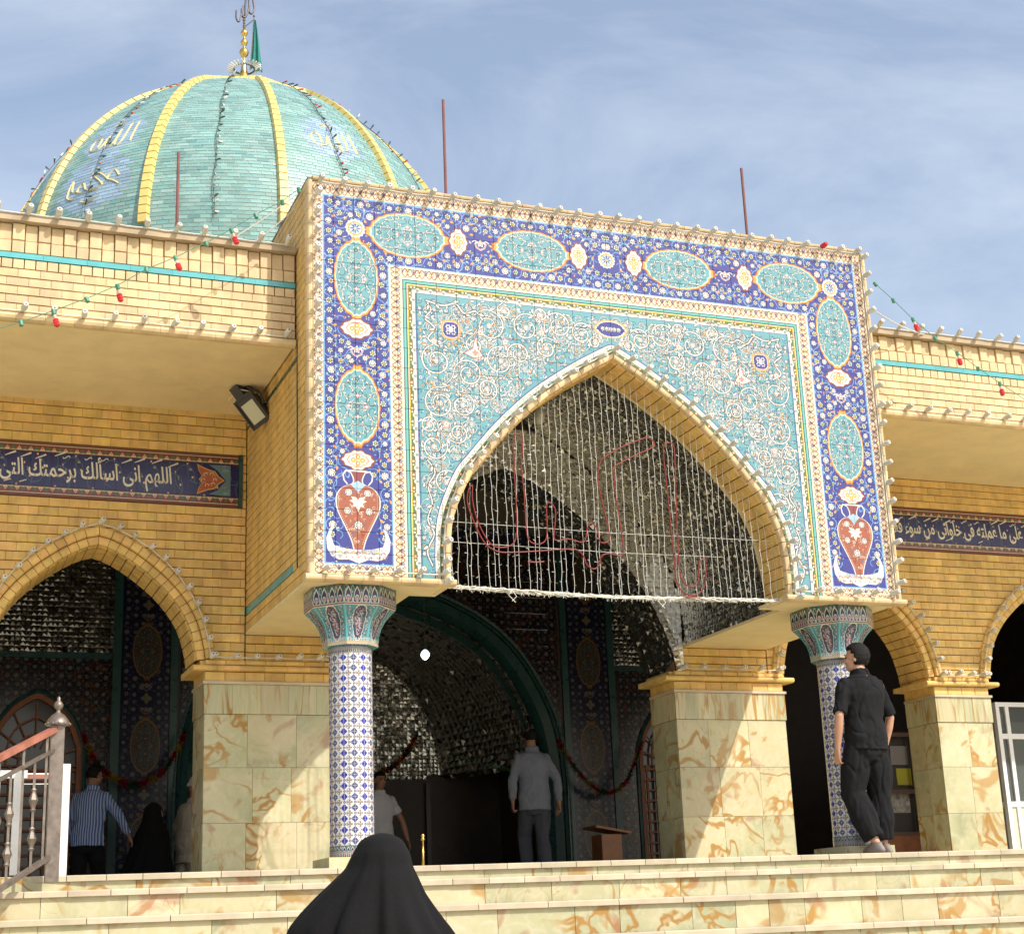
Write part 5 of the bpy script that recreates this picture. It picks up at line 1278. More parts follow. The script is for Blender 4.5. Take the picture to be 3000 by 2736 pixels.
# calligraphy drawn in panel coordinates (u across -1..1, v = h)
CALL = []     # (a_center, h_center, scale, strokes)
allah = [[(.9, .9), (.92, 0), ], [(.6, .9), (.55, .1), (.3, 0), (.25, .6)], [(.25, .7), (.2, .1), (-.1, 0), (-.15, .5)], [(-.15, .5), (-.35, 0), (-.75, .05), (-.8, .45), (-.5, .5), (-.45, .1)], [(.2, 1.05), (.0, 1.0), (-.1, 1.12), (-.25, 1.02)]]
muham = [[(.9, .5), (.7, .75), (.5, .5), (.75, .35), (.95, .2)], [(.5, .5), (.2, .75), (-.1, .8), (.4, .3), (0, .2), (-.2, .3)], [(-.2, .3), (-.35, .55), (-.5, .3), (-.3, .2)], [(-.5, .3), (-.7, .35), (-.8, .75), (-.85, .2), (-.6, .05)], [(.3, -.1), (.0, -.2), (-.3, -.1)]]
for a, h, s, st in ((D0 + RS * .5, .44, .135, allah), (D0 - RS * 1.5, .45, .14, allah), (D0 - RS * 1.5, .22, .15, muham)):
    CALL.append((a, h, s, [[(a + u * s * .95, h + (v - .45) * s * .85) for u, v in resample(spline(k_, 6) if len(k_) > 2 else k_, 16)] for k_ in st]))
def paint(a, h):
    for ac, hc, s, st in CALL:
        if abs(a - ac) < s * 1.15 and abs(h - hc) < s * 1.05:
            e = ((a - ac) / (s * 1.12)) ** 2 + ((h - hc) / (s * .80)) ** 2 + rd.uniform(-.25, .25)
            for pl_ in st:
                for u, v in pl_:
                    pass
            if e < 1.1: return 1
    return 0
for r_i in range(len(hs) - 1):
    h0, h1 = hs[r_i], hs[r_i + 1]; hm = (h0 + h1) / 2; rr_ = dr(hm); n = max(8, int(2 * PI * rr_ / .20)); off = .5 * (r_i % 2)
    for k in range(n):
        a0, a1 = 2 * PI * (k + off) / n - PI * 1.0, 2 * PI * (k + 1 + off) / n - PI * 1.0; g = .006 / max(.3, rr_)
        if sin((a0 + a1) / 2) > .45: continue
        a0 += g; a1 -= g; gh = (h1 - h0) * .07; e = .004 + rd.uniform(-.002, .002); o = len(verts)
        verts += [dpt(a0, h0 + gh, 0), dpt(a1, h0 + gh, 0), dpt(a1, h1 - gh, 0), dpt(a0, h1 - gh, 0), dpt(a0, h0 + gh, e), dpt(a1, h0 + gh, e), dpt(a1, h1 - gh, e), dpt(a0, h1 - gh, e)]
        faces += [(o + 4, o + 5, o + 6, o + 7), (o, o + 1, o + 5, o + 4), (o + 1, o + 2, o + 6, o + 5), (o + 2, o + 3, o + 7, o + 6), (o + 3, o, o + 4, o + 7)]
        p_ = paint(((a0 + a1) / 2), hm); v_ = rd.uniform(.82, 1.18); c_ = ((.205, .365, .335), (.27, .39, .50), (.27, .39, .50))[p_]
        if p_ == 0 and rd.random() < .25: c_ = (.25, .385, .36) if rd.random() < .5 else (.15, .31, .30)
        tint += [(c_[0] * v_, c_[1] * v_, c_[2] * v_, 1)] * 5
me = bpy.data.meshes.new('glazed_bricks'); me.from_pydata(verts, [], faces); at = me.color_attributes.new('tint', 'FLOAT_COLOR', 'CORNER')
buf = np.repeat(np.array(tint, np.float32), 4, axis=0); at.data.foreach_set('color', buf.ravel())
DBR = mat('glazed dome brick', (.1, .37, .36), .42, tint='tint', var=.10, nscale=2.0); me.materials.append(DBR); obj('glazed_bricks', me, DM, kind='stuff')
for ac, hc, s_, st in CALL:
    for pl_ in st:
        q = MB(); q.rings([[dpt(u, v, .004) - Vector((.0, 0, .020)), dpt(u, v, .004) + Vector((.0, 0, .020)), dpt(u, v, .012) + Vector((.018, 0, .006)), dpt(u, v, .012) - Vector((.018, 0, .006))] for u, v in pl_], PALEY, cap=False); q.obj('yellow_stroke', DM)
q = MB(); NA = 96
q.rings([[dpt(2 * PI * k / NA, h, -.004) for k in range(NA)] for h in [-.27] + [i / 40 for i in range(40)] + [.985]], mat('dome mortar', (.46, .49, .43), .9)); q.obj('dome_shell', DM, smooth=False)
q = MB(); q.rings([[Vector((DX + (DR + .05) * cos(2 * PI * k / NA), DY + (DR + .05) * sin(2 * PI * k / NA), z)) for k in range(NA)] for z in (5.1, 9.5)], BRICKS); q.obj('drum', DM)
HR = .865
for k in range(NR):
    a = D0 + k * RS; q = MB(); m_ = 26
    if sin(a) > .75: continue
    for i in range(m_):
        h0, h1 = HR * i / m_ + .002, HR * (i + 1) / m_ - .002; w0, w1 = .098 * (1 - .3 * h0), .098 * (1 - .3 * h1)
        def sec(h, wd): ta = Vector((-sin(a), cos(a), 0)); c0, c1 = dpt(a, h, -.02), dpt(a, h, .085); return [c0 - ta * wd, c1 - ta * wd * .75, c1 + ta * wd * .75, c0 + ta * wd]
        q.rings([sec(h0, w0), sec(h1, w1)], YELTILE)
    q.obj('rib', DM)
    P0, P1 = dpt(a, HR, .05), dpt(a + RS, HR, .05); mid = (P0 + P1) / 2 - Vector((cos(a + RS / 2), sin(a + RS / 2), 0)) * .05; q = MB()
    for u, v in ((P0, mid), (mid, P1)):
        for i in range(3):
            s0, s1 = u + (v - u) * (i / 3 + .01), u + (v - u) * ((i + 1) / 3 - .01); o_ = Vector((cos(a + RS / 2), sin(a + RS / 2), .2)) * .05; dn = Vector((cos(a) * .05, sin(a) * .05, -.11))
            q.rings([[s0 + o_, s0 - o_ * 2, s0 - o_ * 2 + dn * .2, s0 + o_ + dn], [s1 + o_, s1 - o_ * 2, s1 - o_ * 2 + dn * .2, s1 + o_ + dn]], YELTILE)
    q.obj('collar', DM)
# dome light strings: small red and green lamps down the middle of each panel
def lampmesh(mt1, mt2):
    q = MB(); q.lathe([(.018, 0), (.018, .06)], mt1, n=6); q.lathe([(.02, .06), (.03, .10), (.026, .17), (.008, .20)], mt2, n=7); return q.mesh('lamp')
LG = mat('dark green lamp', (.03, .09, .07), .3); LAMPS = [lampmesh(GREENW, REDG), lampmesh(DARKW, LG), lampmesh(GREENW, WHITEP)]
names = {-1: 'string of small lamps down the left face of the dome, across the calligraphy', 0: 'string of small lamps down the middle of the dome front', 1: 'string of small lamps down the right face of the dome, across the yellow writing', -2: 'string of small lamps along the far left edge of the dome', 2: 'string of small lamps along the far right edge of the dome'}
DK = 0
for k in (-2, -1, 0, 1, 2):
    a = D0 - RS / 2 + k * RS
    t = thing('lamp_string', names[k], 'string lights', tuple(dpt(a, .93, .05)), group='lamp strings on the dome')
    q = MB(); q.tube([dpt(a + .005 * sin(h * 30), h, .04) for h in [i / 30 * .955 for i in range(31)]], .0075, DARKW, 4); q.obj('cable', t)
    for i in range(30):
        h = .03 + .031 * i; p_ = dpt(a, h, .05); sgn = 1 if i % 2 else -1
        obj('lamp', LAMPS[rd.choice([0, 1, 1, 2] if abs(k) != 0 else [1, 1, 2])], t, loc=p_, rot=(rd.uniform(-.5, .5) + (1.2 if abs(k) < 2 else .3), rd.uniform(-1.3, 1.3), rd.uniform(0, 3)), scale=(.56,) * 3)

# finial
FT = thing('dome_finial', 'gold ball finial with metal calligraphy on top of the dome', 'finial', (DX, DY, DZ + DH - .1))
def fz(px_y, x=482): return None
# world position of a picture point on the plane y = DY (used once to read off heights)
def FZ(cx, cy): p = at_plane(600 + cx / 8.064, cy / 8.064, DY); return p
base = FZ(925, 1790)
q = MB(); ax = FZ(930, 1000)
fx = ax.x
def zz_(cy): return FZ(930, cy).z
q.lathe([(.05, zz_(2100)), (.085, zz_(1800)), (.04, zz_(1500)), (.018, zz_(1370)), (.02, zz_(1360)), (.07, zz_(1330)), (.094, zz_(1250)), (.075, zz_(1190)), (.028, zz_(1150)), (.022, zz_(1090)), (.06, zz_(1060)), (.074, zz_(1010)), (.05, zz_(960)), (.022, zz_(930)), (.022, zz_(860)), (.06, zz_(835)), (.074, zz_(785)), (.05, zz_(735)), (.022, zz_(690)), (.01, zz_(660))], GOLD, (fx, DY, 0), 20); q.obj('gold_balls', FT, smooth=True)
q = MB(); q.tube([FZ(932, 700), FZ(930, 420)], .018, BLACKM, 6)
for a_, b_ in ((480, .034), (550, .028), (620, .032), (655, .03)): q.ball(FZ(930, a_), b_, STEEL, 8, 5)
q.obj('stem', FT)
q = MB(); MW = mat('grey cut metal', (.12, .10, .11), .5, metal=.5)
for pts, w_ in (([(742, 260), (738, 400), (765, 490), (795, 515), (825, 490), (860, 370), (915, 140)], .016), ([(985, -140), (965, 10), (950, 200), (945, 380)], .018), ([(870, 220), (880, 360), (925, 420), (980, 380), (1030, 260), (1045, 120), (1040, -60), (1040, -150)], .019), ([(1045, 150), (1055, 290), (1095, 330), (1140, 290), (1165, 200), (1150, 60), (1125, -150)], .019)):
    pp = [FZ(x, y) for x, y in spline(pts, 5)]
    for o_ in (-.012, .012): q.tube([p + Vector((0, o_, 0)) for p in pp], w_, MW, 5)
q.obj('calligraphy', FT)
t = thing('lamp_wreath', 'ring of white spiral bulbs round the foot of the dome finial', 'wreath', tuple(FZ(900, 1650)))
q = MB(); c = FZ(930, 1640)
q.tube([c + Vector((.20 * cos(a), .20 * sin(a), 0)) for a in [2 * PI * i / 24 for i in range(24)]], .016, DARKW, 6, closed=True); q.obj('hoop', t)
q = MB(); q.lathe([(.017, 0), (.019, .12), (.008, .135)], BULB, n=7); bm_ = q.mesh('bulb')
for i in range(26):
    a = 2 * PI * i / 26; p = c + Vector((.21 * cos(a), .21 * sin(a), .03 * cos(a))); d = Vector((cos(a), sin(a), .25)); o = obj('bulb', bm_, t, loc=p); o.rotation_euler = d.to_track_quat('Z', 'Y').to_euler()
FG = thing('flag', 'furled dark green flag on a pole beside the dome finial', 'flag', tuple(FZ(1080, 1640)))
q = MB(); q.tube([FZ(1080, 1650), FZ(1125, 1000), FZ(1165, 380)], .010, STEEL, 6); q.tube([FZ(950, 640), FZ(1140, 490)], .012, MW, 5); q.ball(FZ(1160, 390), .024, MW, 8, 5); q.obj('pole', FG)
q = MB(); rings = []
for i in range(30):
    t_ = i / 29; y = 480 + (1640 - 480) * t_; xl = 1160 - 90 * t_ ; xr = 1200 + 170 * t_ ** .75
    row = []
    for k in range(25):
        s_ = k / 24; p = FZ(xl + (xr - xl) * s_, y + 60 * s_ * t_); p.y += .05 * sin(s_ * 13 + t_ * 2.2) * (.25 + .75 * t_) ; row.append(p)
    rings.append(row)
vs_ = [p for r_ in rings for p in r_]; q.add(vs_, [(i * 25 + k, i * 25 + k + 1, (i + 1) * 25 + k + 1, (i + 1) * 25 + k) for i in range(29) for k in range(24)], FLAGM); q.obj('cloth', FG, smooth=True)

# rusty pipes on the roof
for px, y0, y1, Y, lb in ((1306.5, 295, 570, .5, 'thin rusty pipe standing on the portal roof, the left of the two'), (2190, 497, 700, .5, 'thin rusty pipe standing on the portal roof, the right of the two'), (516.5, 446, 740, 1.3, 'thin rusty pipe in front of the dome, above the left roof beam')):
    a, b = at_plane(px, y0, Y), at_plane(px, y1, Y); q = MB(); q.tube([(b.x, Y, 5.07 if Y > 1 else 5.6), (b.x, Y, (5.6 + a.z) / 2), (b.x, Y, a.z)], .014, RUSTROD, 8); q.obj('roof_pipe', label=lb, cat='pipe')

# ================================================================== BULB STRINGS
q = MB(); q.lathe([(.017, -.01), (.017, .028), (.012, .032)], WIRE, n=8)
prof = [(.012, .030), (.024, .038)]
for k in range(4): z0 = .040 + k * .017; prof += [(.0265, z0 + .004), (.0265, z0 + .010), (.0215, z0 + .0155)]
prof += [(.024, .112), (.017, .120), (.009, .118)]
q.lathe(prof, BULB, n=10, cap=False); q.lathe([(.009, .118), (.006, .06)], mat('bulb hollow', (.18, .17, .15), .6), n=8)
BULBME = q.mesh('bulb', True)
q = MB(); q.lathe([(.017, -.01), (.017, .028), (.012, .032)], WIRE, n=8); q.lathe([(a, b) for a, b in prof], REDG, n=10, cap=True); REDBULB = q.mesh('bulb', True)
def bulbs(label, pts, dr_, y=None, off=0, group='rows of spiral bulbs', red=()):
    """pts: (x, y, z) bulb feet in order along the cable"""
    t = thing('bulb_string', label, 'string lights', pts[0], group=group); r = random.Random(len(pts))
    for i, p in enumerate(pts):
        d = Vector(dr_(i, p) if callable(dr_) else dr_) + Vector((r.uniform(-.16, .16), r.uniform(-.1, .1), r.uniform(-.14, .14)))
        o = obj('bulb', REDBULB if i in red else BULBME, t, loc=p); o.rotation_euler = d.to_track_quat('Z', 'Y').to_euler(); s = r.uniform(.98, 1.1); o.scale = (s * .92, s * .92, s * .80)
    q = MB(); m_ = []
    for a, b in zip(pts, pts[1:]):
        a, b = Vector(a), Vector(b); m_ += [a, a + (b - a) * .33 + Vector((0, 0, -.006 * r.random())), a + (b - a) * .66 + Vector((0, .0, -.008 * r.random()))]
    m_.append(Vector(pts[-1])); q.tube(m_, .006, WIRE if not group.endswith('dark') else DARKW, 5); q.obj('cable', t); return t
def lin(a, b, n): return [tuple(u + (v - u) * i / (n - 1) for u, v in zip(a, b)) for i in range(n)]
bulbs('row of spiral bulbs along the top edge of the tiled portal, one of them red', lin((-2.62, -.035, 5.555), (2.60, -.035, 5.555), 28), (.15, -1, .12), red=(25,))
bulbs('row of spiral bulbs down the left edge of the tiled portal', lin((-2.655, -.035, 5.42), (-2.655, -.035, 2.42), 19), (.12, -1, .25))
bulbs('row of spiral bulbs down the right edge of the tiled portal', lin((2.665, -.035, 5.50), (2.665, -.035, 2.34), 18), (.35, -1, .25))
bulbs('short row of spiral bulbs under the left leg of the tiled portal', lin((-2.60, -.03, 2.245), (-1.63, -.03, 2.245), 6), (.25, -1, .12))
bulbs('short row of spiral bulbs under the right leg of the tiled portal', lin((1.64, -.03, 2.245), (2.60, -.03, 2.245), 6), (.25, -1, .12))
P = resample(offset(ARCH, .012), 34)
bulbs('string of spiral bulbs following the pointed arch of the tiled portal', [(x, -.035, z) for x, z in P], (.25, -1, .15))
for s, nm in ((-1, 'left'), (1, 'right')):
    x1 = -2.80 if s < 0 else 2.85; x2 = s * 8.4
    a, b = (x2, x1) if s < 0 else (x1, x2); n = int(abs(a - b) / .222)
    dz_ = 0 if s < 0 else -.12; pts = [p for p in lin((a, BY - .06, 5.135 + dz_), (b, BY - .06, 5.135 + dz_), n)]; pts = [p for p in pts if inview(*p, 1.12)]
    bulbs('row of spiral bulbs on the coping of the %s roof beam' % nm, pts, (.10, -1, .42))
    pts = [p for p in lin((a, BY - .03, 4.315 + dz_), (b, BY - .03, 4.315 + dz_), n) if inview(*p, 1.12)]
    bulbs('row of spiral bulbs along the bottom of the %s roof beam' % nm, pts, (.10, -1, .22))
for cx, nm, n in ((-4.03, 'left pointed brick arch', 20), (3.80, 'brick arch beside the right marble pier', 20), (6.39, 'rightmost brick arch, cut by the picture edge', 20)):
    P = resample(half([(x + .025, z + .02) for x, z in SIDE], cx), n)
    bulbs('string of spiral bulbs round the ' + nm, [(x, W - .045, z) for x, z in P], (.15, -1, .1))
for a, b, n, nm in ((-3.0, -1.86, 7, 'left marble pier'), (1.68, 2.80, 6, 'marble pier right of the portal arch'), (4.85, 5.32, 4, 'slim right marble pier')):
    bulbs('row of spiral bulbs above the impost of the ' + nm, lin((a, W - .05, 1.955), (b, W - .05, 1.955), n), (.2, -1, .15))
# festoons with red bulbs
def festoon(label, ptsd, redidx, Y, grp='festoons with red bulbs'):
    pts = [at_plane(x * 3000 / 2016, y * 3000 / 2016, Y) for x, y in ptsd]; t = thing('festoon', label, 'string lights', tuple(pts[0]), group=grp)
    q = MB(); q.tube(pts, .0036, GREENW, 5); q.obj('cable', t)
    for i, p in enumerate(pts):
        q = MB(); q.lathe([(.020, .012), (.022, -.03), (.018, -.04)], GREENW, n=7)
        if i in redidx: q.lathe([(.016, -.036), (.017, -.075)], mat('pink lamp cap', (.6, .42, .36), .5), n=7); q.lathe([(.012, -.07), (.03, -.085), (.026, -.10), (.031, -.112), (.026, -.126), (.03, -.138), (.012, -.155)], REDG, n=8)
        o = obj('lamp', q.mesh('lamp'), t, loc=p); o.rotation_euler = (random.uniform(-.3, .3), random.uniform(-.45, -.1), 0); o.scale = (.82, .82, .86)
festoon('green cable with red bulbs hanging in front of the left roof beam', [(588, 372), (556, 396), (503, 423), (455, 452), (405, 478), (345, 507), (288, 530), (231, 562), (170, 588), (105, 612), (41, 634), (-30, 655)], (3, 5, 7, 9), -.02)
festoon('green cable with red bulbs running from the portal edge to the right roof beam', [(1722, 558), (1758, 590), (1797, 628), (1840, 665), (1884, 694), (1925, 724), (1968, 754), (2020, 788)], (2, 4, 6), -.02)
for k, (a, b, sg) in enumerate((((588, 380), (430, 485), 6), ((580, 410), (480, 490), 10))):
    A, Bq = at_plane(a[0] * 1.488, a[1] * 1.488, .3), at_plane(b[0] * 1.488, b[1] * 1.488, .45); q = MB(); q.tube([A + (Bq - A) * t_ + Vector((0, 0, -.1 * t_ * (1 - t_))) for t_ in [i / 10 for i in range(11)]], .005, WIRE, 5); q.obj('roof_wire', label=('upper' if k == 0 else 'lower') + ' of two thin pale wires slanting from the portal side to the left roof beam', cat='cable')
A, Bq = at_plane(1722 * 1.488, 612 * 1.488, .1), at_plane(1822 * 1.488, 660 * 1.488, .4); q = MB(); q.tube([A + (Bq - A) * t_ + Vector((0, 0, -.12 * t_ * (1 - t_))) for t_ in [i / 10 for i in range(11)]], .007, WIRE, 5); q.obj('roof_wire', label='thick pale cable from the right portal edge down to the right roof beam', cat='cable')

# ================================================================== LIGHT CURTAIN, RED ROPE LETTERS
LC = thing('light_curtain', 'curtain of thin vertical led strands hanging inside the portal arch', 'string lights', (0, .12, 2.2))
hin = heightfn(offset(ARCH, -.06)); r = random.Random(21); n = 50
for k in range(n):
    x = -1.50 + 3.0 * k / (n - 1) + r.uniform(-.006, .006); zt = max(2.4, min(hin(x) - .01, 4.2)); zb = 2.19 - .02 * sin(PI * k / n)
    q = MB(); pts = []; z = zt; m_ = max(3, int((zt - zb) / .09)); ph = r.uniform(0, 6); dx_ = r.uniform(-.03, .03); zt -= r.uniform(0, .05); zb -= r.uniform(-.02, .02); sw = r.uniform(-.010, .010)
    for i in range(m_ + 1): t_ = i / m_; pts.append((x + dx_ * t_ + sw * sin(PI * t_) + .004 * sin(i * 1.9 + ph), .12 + .004 * cos(i * 2.3 + ph), zt + (zb - zt) * t_))
    q.tube(pts, .0021, LEDW, 4, cap=False)
    for i in range(1, m_):
        t_ = i / m_ ; p = Vector((x + dx_ * t_ + sw * sin(PI * t_), .12, zt + (zb - zt) * t_)); s = 1 if i % 2 else -1
        if t_ < .12: continue
        q.tube([p, p + Vector((s * r.uniform(.014, .024), r.uniform(-.012, .006), r.uniform(-.014, .014)))], .0019, LEDW, 3)
    q.obj('led_strand', LC, fix=False)
q = MB()
for j in range(7):
    pts = [(-1.58 + 3.14 * i / 60, .12 + .014 * sin(i * .9 + j * 2), 2.185 - .03 * sin(PI * i / 60) + .014 * cos(i * 1.1 + j * 1.7) + r.uniform(-.006, .006)) for i in range(61)]; q.tube(pts, .0042, WIRE, 4, cap=False)
for k in range(420): p = Vector((r.uniform(-1.57, 1.56), .12, 0)); p.z = 2.185 - .03 * sin(PI * (p.x + 1.58) / 3.14) + r.uniform(-.012, .012); q.tube([p, p + Vector((r.uniform(-.025, .025), r.uniform(-.03, .02), r.uniform(-.035, .022)))], .0022, LEDW, 3)
for x in (-.98, .38): q.tube([(x, .11, 2.17), (x + .03, .10, 2.12), (x - .01, .1, 2.08)], .003, WIRE, 4); q.tube([(x, .11, 2.17), (x - .04, .10, 2.13), (x + .02, .1, 2.07)], .003, WIRE, 4)
q.obj('cable_bundle', LC, kind='stuff')
for z in (2.72, 2.55): q = MB(); q.tube([(-1.54, .13, z + .01), (0, .13, z - .01), (1.0 + .5 * (z > 2.6), .13, z + .0)], .0022, LEDW, 4); q.obj('support_wire', LC)
RL = thing('rope_light_lettering', 'red rope light bent into calligraphic outlines inside the portal arch', 'lettering', (0, .09, 2.6))
def zz4(x, y): return at_plane(1200 + x / 1.8327, 900 + y / 1.8327, .09)
for pts in ([(338, 955), (318, 975), (310, 1050), (345, 1150), (400, 1260), (470, 1310), (560, 1315), (700, 1308), (800, 1300), (890, 1300), (930, 1330), (950, 1380), (990, 1405), (1020, 1380), (1030, 1335), (1075, 1322), (1130, 1335), (1148, 1310), (1140, 1230), (1128, 1150), (1108, 1020), (1095, 880), (1100, 855), (1200, 800), (1300, 755), (1312, 725), (1280, 700), (1240, 710), (1130, 755), (1040, 810), (1018, 850), (1010, 920), (1030, 1030), (1070, 1200), (1070, 1250), (1040, 1265), (1018, 1250), (1005, 1185), (975, 1160), (955, 1180), (945, 1240), (925, 1262), (850, 1243), (800, 1252), (775, 1235), (782, 1150), (780, 1080), (750, 1048), (735, 1070), (738, 1180), (730, 1250), (690, 1272), (645, 1255), (628, 1200), (615, 1000), (600, 850), (605, 720), (590, 685), (565, 685), (557, 720), (560, 850), (572, 1050), (575, 1200), (555, 1270), (490, 1290), (430, 1265), (370, 1160), (338, 1040), (338, 955)],
            [(1362, 760), (1370, 735), (1395, 728), (1418, 745), (1425, 850), (1430, 1050), (1440, 1250), (1450, 1420), (1475, 1480), (1510, 1500), (1545, 1480), (1552, 1430), (1555, 1375), (1585, 1350), (1590, 1400), (1588, 1480), (1560, 1530), (1510, 1545), (1455, 1515), (1430, 1450), (1415, 1300), (1400, 1150), (1380, 950), (1366, 830), (1362, 760)]):
    q = MB(); q.tube([zz4(*p) for p in spline(pts, 4)], .0058, REDROPE, 5, cap=False); q.obj('rope', RL, smooth=True)
for a, b in (((635, 1366), (722, 1366)), ((1470, 1553), (1560, 1560))): q = MB(); q.tube([zz4(*a), zz4((a[0] + b[0]) / 2, a[1] + 3), zz4(*b)], .0058, REDROPE, 5); q.obj('rope', RL)

# ================================================================== FLOODLIGHT
t = thing('floodlight', 'black floodlight with pale glass fixed high on the left side wall of the portal', 'floodlight', (-2.71, 1.55, 4.15))
nrm = Vector((-.62, -.55, -.56)).normalized(); upv = Vector((-.34, .14, .93)); upv = (upv - nrm * upv.dot(nrm)).normalized(); rt = upv.cross(nrm)
c = at_plane(737, 1200, 1.55)
def fl(u, v, w_): return c + rt * u + upv * v + nrm * w_
def flbox(q, u0, u1, v0, v1, w0, w1, mt, k=1.): q.rings([[fl(u0, v0, w0), fl(u1, v0, w0), fl(u1, v1, w0), fl(u0, v1, w0)], [fl(u0 * k, v0 * k, w1), fl(u1 * k, v0 * k, w1), fl(u1 * k, v1 * k, w1), fl(u0 * k, v1 * k, w1)]], mt)
q = MB(); flbox(q, -.10, .10, -.15, .13, 0, -.03, BLACKM); flbox(q, -.09, .09, -.14, .12, -.03, -.13, BLACKM, .72)
for i in range(6): v = -.11 + .04 * i; flbox(q, -.06, .06, v, v + .008, -.12, -.15, BLACKM)
q.obj('housing', t)
q = MB(); flbox(q, -.075, .075, -.125, .075, .003, -.002, mat('floodlight glass', (.50, .50, .38), .15)); q.obj('glass', t)
q = MB(); 
for a, b in (((-.10, .10, .125), (-.085, .13, .14)),): flbox(q, -.10, .10, .125, .145, .012, -.03, BLACKM)
flbox(q, -.10, .10, -.165, -.15, .012, -.03, BLACKM); flbox(q, -.115, -.10, -.165, .145, .012, -.03, BLACKM); flbox(q, .10, .115, -.165, .145, .012, -.03, BLACKM); q.obj('frame', t)
q = MB(); flbox(q, -.08, .02, .14, .26, -.01, -.09, BLACKM); q.tube([fl(-.11, -.02, -.05), fl(-.125, .08, -.08), fl(-.05, .2, -.1), fl(.05, .2, -.1), fl(.125, .08, -.08), fl(.11, -.02, -.05)], .012, BLACKM, 6); q.tube([fl(0, .2, -.1), (-2.70, 1.75, c.z + .16)], .018, BLACKM, 6); q.obj('bracket', t)
q = MB(); q.tube([fl(-.07, .2, 0), fl(-.12, .19, .03), fl(-.12, .15, .03), fl(-.08, .14, 0)], .004, WIRE, 4); q.tube([fl(.02, .2, -.02), fl(.09, .12, -.05), (-2.715, 1.7, c.z + .02)], .005, WIRE, 4); q.obj('wire', t)

# ================================================================== HANDRAIL AND WHITE GATE
t = thing('stair_handrail', 'worn metal handrail with ornamental baluster and finial post at the left of the stairs', 'handrail', (-4.62, -.6, -.1))
py_ = -.02; px_ = at_plane(162, 2300, py_).x; PT_Z = at_plane(162, 2128, py_).z
q = MB(); q.box(px_ - .045, px_ + .045, py_ - .045, py_ + .045, -.05, PT_Z, STEEL); q.obj('post', t)
q = MB(); q.lathe([(.05, 0), (.085, .008), (.082, .025), (.07, .05), (.045, .08), (.022, .095), (.014, .105), (.014, .12), (.03, .135), (.034, .155), (.022, .175), (.010, .185), (.014, .20), (.006, .212), (.002, .216)], STEEL, (px_, py_, PT_Z), 16)
for k in range(12):
    a = k * PI / 6; q.ball((px_ + .083 * cos(a), py_ + .083 * sin(a), PT_Z + .017), .010, STEEL, 6, 4)
q.obj('finial', t, smooth=True)
A0 = at_plane(155, 2131, py_); A1 = at_plane(0, 2211, py_ - .47); RD_ = (A1 - A0); RDL = math.hypot(RD_.x, RD_.y)   # the rail runs down and to the left
def rp_(d, z0): return Vector((px_ + RD_.x / RDL * d, py_ + RD_.y / RDL * d, z0 + RD_.z / RDL * d * (1 if z0 > .5 else 1.0)))
_pr = Vector((-RD_.y, RD_.x, 0)).normalized()
def rail(z0, w_, h_, mt, nm, L_=3.4):
    q = MB(); a, b = rp_(0.03, z0), rp_(L_, z0); up_ = Vector((0, 0, 1))
    q.rings([[p + _pr * sx * w_ / 2 + up_ * sz * h_ / 2 for sx, sz in ((-1, -1), (1, -1), (1, 1), (-1, 1))] for p in (a, b)], mt); q.obj(nm, t)
ZT, ZM, ZBt = A0.z, at_plane(150, 2192, py_).z, at_plane(150, 2503, py_).z
rail(ZT, .055, .04, RUST, 'top_rail'); rail(ZM, .03, .022, STEEL, 'mid_rail'); rail(ZBt, .04, .032, STEEL, 'bottom_rail')
for k in range(24):
    d_ = .12 + .135 * k; p = rp_(d_, 0); sh_ = RD_.z / RDL * d_; z0, z1 = ZBt + sh_, (ZM if k % 2 else ZT) + sh_; q = MB()
    q.box(p.x - .008, p.x + .008, p.y - .008, p.y + .008, z0, z1, STEEL)
    if k % 2 == 1 or k > 2:
        for zc in (z0 + .20, z0 + .46):
            q.lathe([(.012, -.08), (.020, -.066), (.014, -.058), (.016, -.045), (.032, 0), (.016, .045), (.014, .058), (.020, .066), (.012, .08)], STEEL, (p.x, p.y, zc), 6)
    q.obj('baluster', t)
p = rp_(3.42, 0); q = MB(); q.box(p.x - .04, p.x + .04, p.y - .04, p.y + .04, p.z - .9, p.z + 1.05, STEEL); q.obj('post', t)
t = thing('white_gate', 'white painted metal gate behind the handrail at the left edge', 'gate', (-4.9, .42, 0))
gy = .42
q = MB(); q.box(-4.455, -4.40, gy - .03, gy + .03, 0, .80, WHITEP); q.obj('post', t)
q = MB(); q.box(-6.2, -4.70, gy - .022, gy + .022, .70, .755, WHITEP); q.obj('top_rail', t)
q = MB(); q.box(-4.72, -4.455, gy + .03, gy + .06, .66, .665, WHITEP); q.box(-4.72, -4.455, gy + .03, gy + .06, .70, .73, RUST); q.box(-4.72, -4.455, gy + .03, gy + .06, .73, .74, WHITEP); q.obj('cross_bar', t)
for k in range(10): x = -4.76 - .155 * k; q = MB(); q.box(x - .03, x + .03, gy - .02, gy + .02, .02, .70, WHITEP); q.obj('bar', t)

